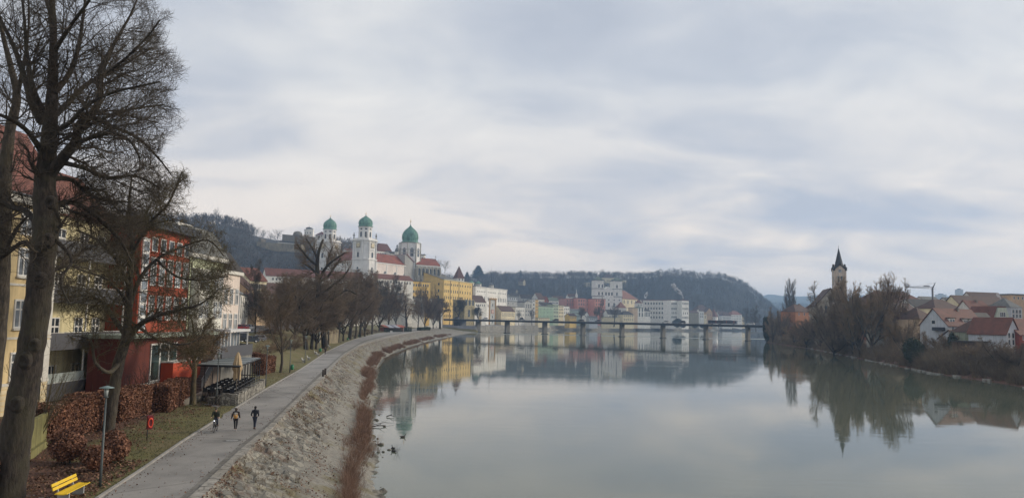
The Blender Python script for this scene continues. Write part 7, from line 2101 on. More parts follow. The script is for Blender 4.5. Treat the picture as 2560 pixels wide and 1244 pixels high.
m=MB(); m.box(-13.5*k_-1.5,-.4,z_+.95,-13.5*k_+1.5,.4,z_+1.6); m.build('trolley',crs,cr)
smoke([(2503,750,1.2),(2500,743,2.6),(2495,738,4.0),(2494,729,4.5)],350,None)
# distant pale blocks on the far ridge, right
for k,(px,py,w,h_) in enumerate(((2352,742,22,16),(2398,737,14,26),(2412,742,20,14),(2440,742,10,12),(2492,740,12,14))):
    p=at(px,py,2500); e=empty('distant_building',(p.x,2500,p.z-30),.3*k,['pale wide block on the horizon right of the crane','pale tall block on the horizon, highest of the distant ones','low pale block right of the tallest distant one','small pale block on the horizon above the long dormer roof','hazy block on the horizon behind the smoking chimney'][k],'building','hazy buildings on the right horizon')
    m=MB(); m.box(-w*.66,-8,-40,w*.66,8,h_+22); m.build('wall',W_('grey'),e)
    m=MB(); m.box(-w*.3,-4,h_+22.003,w*.3,4,h_+25); m.build('roof_house',T_grey,e)
# ---------------------------------------------------------------- right bank trees
BG2='bare trees on the right bank'
def rt_(kd,px,base,top,D,wd,label,name='bare_tree',group=BG2,cat='tree',z=None):return tree_at(kd,name,px,base,top,D,label,group,wd,cat=cat,z=z)
rt_('poplar',1976,812,697,585,34,'tall slender bare poplar at the right end of the bridge','poplar_tree',None)
rt_('dome2',2086,876,712,350,120,'broad bare tree in front of the church tower, left of the biggest willow')
rt_('dome1',2178,884,690,300,140,'biggest reddish-brown bare willow on the right bank')
rt_('dome1',2150,884,692,306,120,'round reddish-brown bare willow, left half of the biggest crown')
rt_('dome2',2222,886,706,312,100,'dark-stemmed bare tree at the right side of the biggest willow')
rt_('dome2',2132,880,716,325,100,'dark bare tree between the church tower and the biggest willow')
rt_('dome1',2112,872,762,375,100,'dense brown bare tree low in front of the church nave')
rt_('dome2',2052,868,770,400,76,'grey-brown bare tree right of the orange house')
rt_('dome1',2016,862,798,430,80,'rounded olive-brown tree below the orange house')
rt_('dome2',1950,852,766,520,50,'hazy brown bare tree between the bridge end and the poplar')
rt_('dome1',1932,852,776,535,44,'thin hazy brown tree just right of the ivy-clad stump')
rt_('dome1',1985,858,812,470,60,'low olive-brown bushy tree at the foot of the poplar')
rt_('dome1',2266,892,790,262,90,'yellowish-brown willow leaning over low white garage')
rt_('bush2',2300,876,820,255,70,'pale brown bushy tree in front of the beige house')
rt_('dome1',2350,884,826,240,76,'brown bare tree below the white gabled house')
rt_('dome2',2495,908,842,200,110,'dark bare tree in front of the pale green house')
rt_('dome2',2548,916,846,185,100,'bare brown tree at the right frame edge above the scrub')
rt_('dome1',2440,902,856,212,90,'brown bare bushy tree below the wooden shed')
rt_('dome2',2085,884,812,335,90,'dense brown bush-like tree at the foot of the church trees')
rt_('dome1',2240,882,775,315,80,'reddish-brown dense tree right of the biggest willow')
# ivy-clad ones
def ivy_tree(px,base,top,D,wd,label,seed):
    X=XatD(px,D,4); z0=gz(X,D); h=at(px,top,D).z-z0; r=wd/F*D/2
    return leaf_blob('ivy_covered_tree',(X,D,z0-.2),(r,r*.8,h/2),5200,max(.28,D*.0018),ivy,label,'tree','ivy-covered trees on the right bank',seed)
ivy_tree(2288,915,838,236,66,'wide dark green ivy-covered tree on the right bank below the beige house',31)
ivy_tree(2383,888,828,232,26,'narrow dark green ivy-covered tree left of the low brown shed roof',32)
ivy_tree(1917,852,789,556,20,'dark ivy-clad bent tree stump at the right end of the bridge',33)
# ---------------------------------------------------------------- scrub and reeds: nobody could count the stems
def stems(name,pts,hs,nst,wd,mat,seed,spread=.6,bend=.35):
    """pts (n,3): clump feet; hs (n,): heights"""
    rs=np.random.RandomState(seed); n=len(pts)
    P=np.repeat(pts,nst,0); H_=np.repeat(hs,nst)*rs.uniform(.45,1.1,n*nst); a=rs.uniform(0,6.28,n*nst); s_=rs.uniform(0,spread,n*nst)*H_
    N_=n*nst
    foot=P+np.stack([np.cos(a),np.sin(a),np.zeros(N_)],1)*(rs.uniform(0,.35,N_)*H_)[:,None]
    d1_=np.stack([np.cos(a)*s_,np.sin(a)*s_,H_],1)
    midp=foot+d1_*.55+rs.normal(0,.04,(N_,3))*H_[:,None]
    tip=foot+d1_*1.0+np.stack([np.cos(a),np.sin(a),-np.ones(N_)*.3],1)*(bend*H_*rs.uniform(0,1,N_))[:,None]
    tw=rs.uniform(0,3.14,N_); sd_=np.stack([np.cos(tw),np.sin(tw),np.zeros(N_)],1)*(np.repeat(wd,nst) if hasattr(wd,'__len__') else wd*np.ones(N_))[:,None]
    # side twig
    q=midp+(rs.normal(0,.16,(N_,3))+[0,0,.25])*H_[:,None]
    V=np.stack([foot-sd_,foot+sd_,midp+sd_*.7,midp-sd_*.7,tip+sd_*.35,tip-sd_*.35,midp+sd_*.4,q+sd_*.25,q-sd_*.25,midp-sd_*.4],1).reshape(-1,3)
    b0=np.arange(N_)[:,None]*10
    Fq=np.concatenate([b0+[0,1,2,3],b0+[3,2,4,5],b0+[9,6,7,8]])
    return link(name,np_mesh(name,V,Fq,mat))
REED=leafm('reed_stems_rust',(.10,.058,.038),(.19,.105,.068),(.29,.18,.12))
SCRUB=leafm('scrub_stems_brown',(.09,.062,.036),(.17,.118,.068),(.26,.19,.11))
SCRUBP=leafm('scrub_stems_pale',(.11,.085,.055),(.18,.135,.085),(.26,.20,.13))
rs=np.random.RandomState(6)
# left bank strip of rusty scrub
cY=[]; cT=[]
while len(cY)<2100:
    Y_=math.exp(rs.uniform(math.log(30),math.log(560))); dens=0.45+.55*math.sin(Y_*.13)*math.sin(Y_*.041+1)
    if rs.rand()>dens and Y_>34:continue
    tc_=.80+.05*math.sin(Y_*.09); hw_=.085+.03*math.sin(Y_*.2)
    if Y_>150:tc_=.76; hw_=.13
    cY.append(Y_); cT.append(rs.normal(tc_,hw_*.55))
cY=np.array(cY); cT=np.array(cT); cX=xk(cY)+(xw(cY)-xk(cY))*cT
cZ=np.array([bankz(x,y) for x,y in zip(cX,cY)])-.05
tag(stems('riverside_scrub',np.stack([cX,cY,cZ],1),rs.uniform(.55,1.35,len(cY))*(1+(cY>150)*.3),22,np.clip(cY*.00012,.006,.03),REED,61),kind='stuff')
# dry grass tufts in the stones
cY=np.exp(rs.uniform(math.log(28),math.log(300),1500)); cT=rs.uniform(.0,.62,1500)**1.2; keep=fbm(cY*.12,cT*6,3)>-.05; cY,cT=cY[keep],cT[keep]
cX=xk(cY)+(xw(cY)-xk(cY))*cT; cZ=np.array([bankz(x,y) for x,y in zip(cX,cY)])
tag(stems('dry_bank_grass',np.stack([cX,cY,cZ],1),rs.uniform(.15,.38,len(cY)),14,.006,SCRUBP,62,.9,.5),kind='stuff')
# right bank scrub
cY=rs.uniform(135,600,2600); off=np.abs(rs.normal(0,6.0,2600))+.4; cX=xR(cY)+off; hh_=rs.uniform(1.4,3.6,2600)*(1+.5*np.sin(cY*.09)+.3*(cY<250)); hh_ *= np.where(off<2,.5,1)
cZ=hz(cX,cY)
selp=rs.rand(2600)<.3
tag(stems('right_bank_scrub',np.stack([cX,cY,cZ],1)[~selp],hh_[~selp],34,np.clip(cY[~selp]*.00012,.02,.06),SCRUB,63),kind='stuff')
tag(stems('pale_bank_scrub',np.stack([cX,cY,cZ],1)[selp],hh_[selp]*.8,34,np.clip(cY[selp]*.00012,.02,.06),SCRUBP,64),kind='stuff')
# dense front of the right bank, nearest part
cY=rs.uniform(140,250,1100); off=np.abs(rs.normal(7,5,1100))+1; cX=xR(cY)+off
tag(stems('dark_bank_scrub',np.stack([cX,cY,hz(cX,cY)],1),rs.uniform(1.5,3.4,1100),44,.022,leafm('scrub_stems_dark',(.055,.038,.024),(.105,.072,.042),(.17,.12,.07)),65),kind='stuff')
# scrub on the lawn edge behind the far path
cY=rs.uniform(330,470,260); cX=xl(cY)-rs.uniform(1.5,9,260)
tag(stems('verge_scrub',np.stack([cX,cY,hz(cX,cY)],1),rs.uniform(.4,1.2,260),30,.03,SCRUB,66),kind='stuff')
# pale slabs at the foot of the right bank
sl=MB(); r2=random.Random(3)
Y_=138
while Y_<420:
    L_=r2.uniform(1.5,5); o=r2.uniform(-1.3,.3); w_=r2.uniform(.8,2.2)
    if r2.random()<(.85 if 195<Y_<290 else .5):
        a,b_=Y_,Y_+L_
        sl.prism([(float(xR(a))+o,a),(float(xR(a))+o+w_,a+r2.uniform(-.3,.5)),(float(xR(b_))+o+w_*.8,b_),(float(xR(b_))+o+.1,b_-r2.uniform(0,.5))],-.8,r2.uniform(.12,.45))
    Y_+=L_*1.05
tag(sl.build('shore_slabs',plaster('shore_slab_stone',rgb(150,146,136),.4,.4)),kind='structure')
# fallen leaves on the ground and bank
def litter(name,n,fy,seed,size):
    rs=np.random.RandomState(seed); P=fy(rs,n)
    tag(link(name,leaf_mesh(name,P,np.tile([0,0,1.6],(len(P),1)),size,litterm,rs,1.3)),kind='stuff')
def f1(rs,n):
    Y_=np.exp(rs.uniform(math.log(28),math.log(85),n)); X_=xl(Y_)-np.abs(rs.normal(0,1,n))*4.5-.5-3.4*(Y_>47)*rs.uniform(.2,1,n)
    lt=np.where(Y_<47,1,.45); k=rs.rand(n)<lt*(fbm(X_*.5,Y_*.3,3)+.75)
    X_,Y_=X_[k],Y_[k]; return np.stack([X_,Y_,hz(X_,Y_)+.05],1)
def f2(rs,n):
    Y_=np.exp(rs.uniform(math.log(28),math.log(150),n)); T__=rs.uniform(0,1,n)**1.5*.65; k=fbm(Y_*.25,T__*7,3)>.03
    Y_,T__=Y_[k],T__[k]; X_=xk(Y_)+(xw(Y_)-xk(Y_))*T__; return np.stack([X_,Y_,np.array([bankz(x,y) for x,y in zip(X_,Y_)])+.09],1)
litter('fallen_leaves',15000,f1,71,.15); litter('fallen_leaves_on_bank',9000,f2,72,.13)
def f3(rs,n):
    Y_=np.exp(rs.uniform(math.log(30),math.log(120),n)); a_=np.abs(rs.normal(0,.22,n)); s_=rs.rand(n)<.7
    X_=np.where(s_,xl(Y_)+.05+a_*2.2,xr(Y_)-a_*1.5); X_=np.where(rs.rand(n)<.12,xl(Y_)+rs.rand(n)*(xr(Y_)-xl(Y_)),X_); return np.stack([X_,Y_,np.full(n,PZ+.02)],1)
litter('fallen_leaves_on_path',700,f3,73,.09)
# short winter grass on the near lawn
rs=np.random.RandomState(77); Y_=np.exp(rs.uniform(math.log(38),math.log(130),9000)); X_=xl(Y_)-rs.uniform(.25,9,9000)
tag(stems('lawn_grass',np.stack([X_,Y_,hz(X_,Y_)],1),rs.uniform(.04,.10,9000),5,.008,leafm('grass_blades',(.035,.040,.012),(.075,.075,.022),(.14,.12,.045)),78,.9,.4),kind='stuff')
# ================================================================ SMALL THINGS
# stones and driftwood at the water's edge
rockm=plaster('river_rock',rgb(118,112,100),.45,1.5)
def rock(p,r,seed):
    rs=np.random.RandomState(seed); m=MB(); m.ball((0,0,0),(r*rs.uniform(.8,1.3),r*rs.uniform(.7,1.2),r*rs.uniform(.45,.7)),9,6)
    m.v=[(x*(1+.16*math.sin(7*x/r+seed)),y*(1+.16*math.sin(5*z/r+seed)),z*(1+.15*math.cos(6*x/r))) for x,y,z in m.v]
    m.sm=[False]*len(m.sm)
    return m.build('rock',rockm,None,p,rs.uniform(0,6))
RKS=[(953,1110,.42,'largest upright stone standing in the shallow water'),(973,1123,.26,'rounded stone right of the upright one in the shallows'),(958,1128,.22,'small flat stone below the upright one'),(946,1129,.22,'small stone touching the gravel edge beside the upright one'),
       (943,1050,.30,'pointed stone at the gravel edge left of the driftwood'),(948,1036,.2,'small dark stone above the driftwood'),(1030,1124,.0,''),(961,1065,.25,'stone beside the driftwood branch'),(938,1150,.26,'stone at the gravel edge, lowest of the shore stones'),(944,1095,.22,'greenish stone at the gravel edge'),(950,1230,.4,'brown stone at the water edge near the bottom frame')]
for k,(px,py,r,lbx) in enumerate(RKS):
    if r <= 0:continue
    p=G(px,py,0.03); tag(rock(p,r*.68,k),lbx,'rock','stones at the water edge')
dw=flat('driftwood_bark',(.035,.028,.022),.95)
for k,(a,b_,r,lbx) in enumerate((((966,1040),(985,1040),.07,'short dark floating log near the green reflection'),((930,1066),(965,1063),.06,'dark driftwood branch lying on the stones'),((935,1060),(985,1057),.03,'thin driftwood twig reaching into the water'))):
    P0,P1=G(*a,.08),G(*b_,.12); m=MB(); mid_p=(P0+P1)/2+Vector((0,.3,.12)); m.tube([P0,mid_p,P1],[r,r*.9,r*.4],7); m.tube([mid_p,mid_p+Vector((.5,.4,.5))],[r*.5,r*.15],5)
    tag(m.build('driftwood',dw),lbx,'driftwood','driftwood by the shore')
# ducks
duckm=flat('duck_feathers',(.045,.038,.032),.8,var=.4); duckh=flat('duck_head_dark',(.012,.018,.016),.6)
for k,(px,py,rz,lbx) in enumerate(((1007,1092,.4,'dark duck swimming alone under the green dome reflection'),(983,1121,2.2,'upper of two ducks beside the twigs in the water'),(984,1128,2.6,'lower of two ducks beside the twigs in the water'))):
    p=G(px,py,0); m=MB(); m.ball((0,0,.06),(.26,.13,.11),10,7); m.tube([(-.2,0,.1),(-.33,0,.17)],[.06,.015],6); m.tube([(.16,0,.1),(.24,0,.22),(.26,0,.28)],[.06,.035,.03],7)
    m.ball((.27,0,.30),(.06,.045,.045),8,6,1); m.tube([(.31,0,.29),(.39,0,.275)],[.02,.008],5,1)
    tag(m.build('duck',[duckm,duckh],None,p,rz),lbx,'duck','ducks on the river')
# fine twigs sticking out of the water
W=Wood(); rs=np.random.RandomState(9); b0=G(993,1132,-.1)
for k in range(6):grow(W,rs,tuple(b0),(rs.normal(0,1),rs.normal(0,.6),.45),.9,.012,0,1,dict(seg=[4,3],wob=[.15,.2],up=[.05,.02],kids=[4],ang=[.7],lr=[.5],rr=.6,start=[.2],rmin=.005))
tag(link('drowned_twigs',W.mesh('drowned_twigs',dw,range(0,3))),'thin bare twigs sticking out of the water beside the two ducks','branch')
# ---------------------------------------------------------------- lamp posts
LP_=empty('street_lamp',(0,0,0),0,'x','street lamp','lamp posts along the path')
polem=flat('lamp_post_grey_green',(.075,.090,.092),.5,.3)
m=MB(); m.tube([(0,0,0),(0,0,1.0),(0,0,4.5)],[.075,.065,.045],8); m.build('pole',polem,LP_)
m=MB(); m.tube([(0,0,4.5),(0,0,4.56)],.11,10)
for k in range(4):a=k*PI/2; m.tube([(.09*math.cos(a),.09*math.sin(a),4.55),(.13*math.cos(a),.13*math.sin(a),4.98)],.012,4)
m.build('lantern_frame',polem,LP_)
m=MB(); m.lathe([(.085,4.57),(.12,4.96)],n=10); m.build('glass',flat('lantern_glass',(.42,.46,.44),.15),LP_)
m=MB(); m.lathe([(.36,4.985),(.36,5.0),(.05,5.1)],n=16); m.build('lamp_shade',flat('lamp_shade_teal',(.16,.22,.22),.5),LP_)
lamps=[(250,1216,'nearest lamp post, behind the yellow bench'),(540,1011,'lamp post at the corner of the stone terrace wall'),(664,964,'lamp post at the right corner of the pergola'),(724,931,'lamp post with a green bin beside the small round tree'),
         (762,907,'lamp post between the green bin and the pale concrete benches'),(797,884,'lamp post by the bin just left of the far walker'),(819,868,'lamp post right of the far walker'),(852,856,'lamp post, third from the far end of the path'),(885,845.5,'lamp post, second from the far end'),(908,839.5,'farthest lamp post along the path')]
for k,(px,py,lbx) in enumerate(lamps):
    p=G(px,py,PZ); p.z=gz(p.x,p.y)
    if k == 0:LP_.location=p; LP_['label']=lbx
    else:copy_tree(LP_,None,p,0,lbx)
# green litter bins
bn=empty('litter_bin',(0,0,0),0,'x','litter bin','green bins along the path')
grn=flat('bin_green',(.02,.19,.075),.45)
m=MB(); m.lathe([(.20,.35),(.24,.40),(.27,1.0),(.25,1.02)],n=14); m.build('bin_body',grn,bn)
m=MB(); m.lathe([(.29,1.023),(.29,1.06),(.12,1.2)],n=14); m.build('lid',flat('bin_lid_green',(.015,.13,.06),.5),bn)
m=MB(); m.tube([(-.28,0,0),(-.28,0,1.0)],.025,6); m.tube([(-.28,0,.8),(-.2,0,.8)],.02,5); m.build('post',DARK,bn)
for k,(px,py,lbx) in enumerate(((730,929,'nearest green bin beside the small round tree'),(801,882,'green bin just left of the far walker'),(869,851.5,'green bin under the middle riverside trees'),(897,842,'farthest green bin on the path'))):
    p=G(px,py,PZ); p.z=gz(p.x,p.y)
    if k == 0:bn.location=p; bn['label']=lbx
    else:copy_tree(bn,None,p,.3,lbx)
# pale concrete and plank benches beside the path
cb=empty('concrete_bench',(0,0,0),0,'x','bench','pale benches along the path')
pc=flat('pale_concrete',(.36,.35,.33),.85)
m=MB(); m.box(-.25,-.9,.38,.25,.9,.48); m.build('seat',pc,cb)
m=MB(); m.add([(-.25,-.9,.481),(-.2,-.9,.481),(-.2,.9,.481),(-.25,.9,.481),(-.42,-.9,.9),(-.36,-.9,.9),(-.36,.9,.9),(-.42,.9,.9)],[(3,2,1,0),(4,5,6,7),(0,1,5,4),(1,2,6,5),(2,3,7,6),(3,0,4,7)]); m.build('backrest',pc,cb)
for yy in (-.6,.6):m=MB(); m.box(-.2,yy-.1,-.1,.2,yy+.1,.379); m.build('support',pc,cb)
for k,(px,py,lbx) in enumerate(((772,899,'nearest pale bench, right of the second lamp past the bin'),(759,905,'pale bench just left of the nearest one'),(789,885,'pale bench left of the far green bin'),(795,889,'pale bench below the far green bin'),(824,870,'pale bench right of the far walker'),(872,850,'pale bench beside the far middle bin'),(884,846,'farthest pale bench along the path'))):
    p=G(px,py,PZ); p.z=gz(p.x,p.y)
    if k == 0:cb.location=p; cb.rotation_euler=(0,0,.2); cb['label']=lbx
    else:copy_tree(cb,None,p,.2,lbx)
# yellow bench
pA,pB=G(141,1236,4.0),G(196,1209,4.0); dv=(pB-pA); an_=math.atan2(dv.y,dv.x)
yb=empty('yellow_bench',((pA.x+pB.x)/2,(pA.y+pB.y)/2,PZ),an_,'bright yellow slatted bench on grey concrete supports beside the path','bench')
ym=flat('yellow_paint',(.72,.48,.015),.4,var=.06); hl=dv.length/2+.12
for k,(y,z,t) in enumerate(((-.02,.455,0),(-.16,.435,.1),(-.30,.43,0),(-.44,.45,-.25))):
    m=MB(); m.box(-hl,-.062,-.02,hl,.062,.02); o=m.build('seat_slat',ym,yb,(0,y,z)); o.rotation_euler=(t,0,0)
for k,(y,z) in enumerate(((.13,.66),(.19,.83))):
    m=MB(); m.box(-hl,-.018,-.07,hl,.018,.07); o=m.build('back_slat',ym,yb,(0,y,z)); o.rotation_euler=(-.3,0,0)
for x in (-hl*.62,hl*.62):
    m=MB(); m.box(x-.05,-.42,-.05,x+.05,.10,.405); m.poly_x([(.02,.36),(.10,.36),(.25,.92),(.21,.92)],x-.03,x+.03); m.build('support',slabm,yb)
# life-ring box
p=G(367,1100,PZ); lr_=empty('life_ring_box',(p.x,p.y,gz(p.x,p.y)),R(-48),'red life-ring cabinet on a thin post at the lawn edge','life ring box')
m=MB(); m.tube([(0,0,0),(0,0,1.0)],.035,6); m.build('post',DARK,lr_)
dred=flat('box_dark_red',(.16,.012,.018),.5); m=MB(); m.poly_x([(-.05,.78),(.28,.78),(.34,1.55),(.28,1.72),(-.10,1.72),(-.02,1.5)],-.16,.16)
m.v=[(y if False else x,y,z) for x,y,z in m.v]; m.build('cabinet',dred,lr_)
m=MB(); n=18; vs=[]; fs=[]
for i_ in range(n):
    a=2*PI*i_/n
    for j in range(6):b_=2*PI*j/6; rr=.24+.055*math.cos(b_); vs.append((.17+.055*math.sin(b_),.13+rr*.62*math.cos(a),1.22+rr*1.25*math.sin(a)))
for i_ in range(n):
    for j in range(6):fs.append((i_*6+j,((i_+1) % n)*6+j,((i_+1) % n)*6+(j+1) % 6,i_*6+(j+1) % 6))
m.add(vs,fs,0,True); m.build('life_ring',flat('ring_orange_red',(.75,.07,.03),.5),lr_)
# two bollards
for k,(px,py,lbx) in enumerate(((807.5,941,'left one of two dark wooden posts on the stone edge'),(813,937,'right one of two dark wooden posts on the stone edge'))):
    p=G(px,py,PZ); m=MB(); m.tube([(0,0,-.1),(0,0,.98)],[.15,.15],10); m.lathe([(.15,.981),(.12,1.03)],n=10)
    tag(m.build('wooden_bollard',flat('bollard_wood',(.045,.034,.028),.9,var=.4),None,p),lbx,'bollard','posts on the stone edge')
# manhole covers
for k,(px,py,r,lbx) in enumerate(((580,1100,.42,'round iron manhole cover with a worn ring, below the walkers'),(524,1081,.30,'small pale drain cover at the kerb below the cyclist'),(686,975,.35,'dark manhole cover beside the terrace wall end'))):
    p=G(px,py,PZ+.004); m=MB(); m.lathe([(r*1.5,0),(r*1.5,.004)],n=24,smooth=False,mi=1); m.lathe([(r,.0041),(r,.010)],n=24,smooth=False)
    for q_ in range(3):m.box(-r*.6,-r*.5+q_*r*.5-.02,.0101,r*.6,-r*.5+q_*r*.5+.02,.016)
    tag(m.build('manhole_cover',[flat('cast_iron_worn',(.26,.255,.24),.7,.1),flat('asphalt_patch_dark',(.12,.118,.11),.95)],None,p),lbx,'manhole cover','covers in the path')
# ---------------------------------------------------------------- garden wall with brick pillars
brick=NT('pillar_brick'); v=brick.co('Object')
bt=brick.n('ShaderNodeTexBrick',Scale=3.2); bt.inputs['Color1'].default_value=(.22,.085,.05,1); bt.inputs['Color2'].default_value=(.13,.06,.042,1); bt.inputs['Mortar'].default_value=(.38,.34,.28,1); bt.inputs['Mortar Size'].default_value=.03
bt.inputs['Row Height'].default_value=.28; bt.inputs['Brick Width'].default_value=.8
mp=brick.n('ShaderNodeMapping'); mp.inputs['Rotation'].default_value=(PI/2,0,0); brick.l(v,mp.inputs[0])
brick.l(mp.outputs[0],bt.inputs['Vector']); _nn=brick.noise(3,5,.7,v)
brick.base(brick.mix(1.0,bt.outputs['Color'],brick.ramp(_nn,[(.35,g3(.55)),(.6,g3(1.1))]),'MULTIPLY')); brick.rough(.95)
for k,(px,py,top,D,lbx) in enumerate(((50,1150,1032,45.5,'weathered brick pillar with a flat cap, left end of the mossy wall panel'),(128,1098,1008,52.5,'weathered brick pillar with a flat cap, right end of the mossy wall panel'))):
    p=at(px,py,D); zb=gz(p.x,p.y); h=at(px,top,D).z-zb
    e=empty('brick_pillar',(p.x,p.y,zb),R(10),lbx,'pillar','brick pillars of the garden wall')
    m=MB(); m.box(-.38,-.38,-.5,.38,.38,h-.12); m.build('shaft',brick.m,e); m=MB(); m.box(-.46,-.46,h-.117,.46,.46,h); m.build('cap',plaster('pillar_cap',rgb(120,108,96),.4),e)
a,b_=at(60,1140,46),at(120,1098,52); mossw=plaster('mossy_panel',rgb(128,124,78),.4,.8)
wl=Bld('garden_wall',(a.x,a.y),(b_.x,b_.y),gz(a.x,a.y),'mossy yellow-green concrete wall panel between two brick pillars','wall')
m=MB(); m.box(.1,-.12,-1,wl.w-.1,.12,2.15); m.build('panel',mossw,wl.e); m=MB(); m.box(0,-.35,-1,wl.w,.3,.45); m.build('plinth',mossw,wl.e)
# ---------------------------------------------------------------- kiosk with conifers in front
kz=lambda px,D:gz(XatD(px,D,4),D)
kk_=Bld('garden_kiosk',PT(958,478,4),PT(1008,490,4),PZ+.6,'low riverside kiosk with orange-red roof ends and grey awnings','kiosk')
m=MB(); m.box(0,0,-2,kk_.w,4,2.2); m.build('wall',plaster('kiosk_wall',rgb(110,60,45)),kk_.e)
m=MB(); m.add([(-.5,-2.5,2.2),(kk_.w+.5,-2.5,2.2),(kk_.w+.5,2,3.6),(-.5,2,3.6),(-.5,6,2.4),(kk_.w+.5,6,2.4)],[(0,1,2,3),(3,2,5,4)]); m.build('roof',plaster('kiosk_roof',rgb(156,82,58)),kk_.e)
for x0,x1,c in ((2.2,6.0,'awning_grey'),(6.2,7.6,'awning_dark'),(7.8,11.0,'awning_grey')):
    m=MB(); m.add([(x0,-3.2,2.1),(x1,-3.2,2.1),(x1,1.6,3.66),(x0,1.6,3.66),(x0,-3.2,1.8),(x1,-3.2,1.8)],[(0,1,2,3),(4,5,1,0)]); m.build('awning',flat(c,(.30,.31,.34) if c == 'awning_grey' else (.08,.085,.11),.8),kk_.e)
rs=np.random.RandomState(11); _p,_n=fir(1,9,500); TC=leaf_mesh('crown',_p*[1.5,1.5,1],_n,.10,thuja,rs); _m=MB(); _m.tube([(0,0,-.05),(0,0,.6)],[.03,.01],5); TT=_m.mesh('trunk',BK['bark_dark_brown'])
ck=TreeKind(TC,TT); ck.w=.4
for k in range(16):
    px=962+k*3.9 if k<12 else 1012+(k-12)*5; D=452+k*2.2; X=XatD(px,D,4)
    TreeKind(TT,TC).place('potted_conifer',(X,D,gz(X,D)-.05),2.6 if k<12 else 3.6,'small dark conifer in the row before the kiosk' if k<12 else 'taller dark conifer in the row right of the kiosk','conifers by the kiosk',1.0,k)
e=hedge('hedge',[(XatD(1048,545,4),545),(XatD(1071,590,4),590)],3,2.0,3000,'dark green clipped hedge right of the conifer row','green hedge by the kiosk',12,.45,thuja)
m=MB(); m.box(-.6,-.3,0,.6,.3,1.1); m.box(-.7,-.35,1.103,.7,.35,1.2); tag(m.build('white_sign_box',FRM,None,(XatD(978,448,4),448,PZ)),'white box standing before the small conifers at the kiosk','box')
# ================================================================ PEOPLE
skin=flat('skin',(.42,.25,.18),.6,var=.05)
def skinned(name,pts,edges,mat,parent,root=0,sub=1):
    me=bpy.data.meshes.new(name); me.from_pydata([p[:3] for p in pts],edges,[]); o=bpy.data.objects.new(name,me); col.objects.link(o)
    md=o.modifiers.new('s','SKIN'); me.skin_vertices or None
    for i_,p in enumerate(pts):
        sv=me.skin_vertices[0].data[i_]; r=p[3]; sv.radius=(r,r) if not isinstance(r,tuple) else r
        sv.use_root=(i_ == root)
    md.use_smooth_shade=True
    sb=o.modifiers.new('u','SUBSURF'); sb.levels=sb.render_levels=sub
    dg=bpy.context.evaluated_depsgraph_get(); me2=bpy.data.meshes.new_from_object(o.evaluated_get(dg)); bpy.data.objects.remove(o)
    me2.materials.clear(); me2.materials.append(mat)
    for p_ in me2.polygons:p_.use_smooth=True
    return link(name,me2,parent)
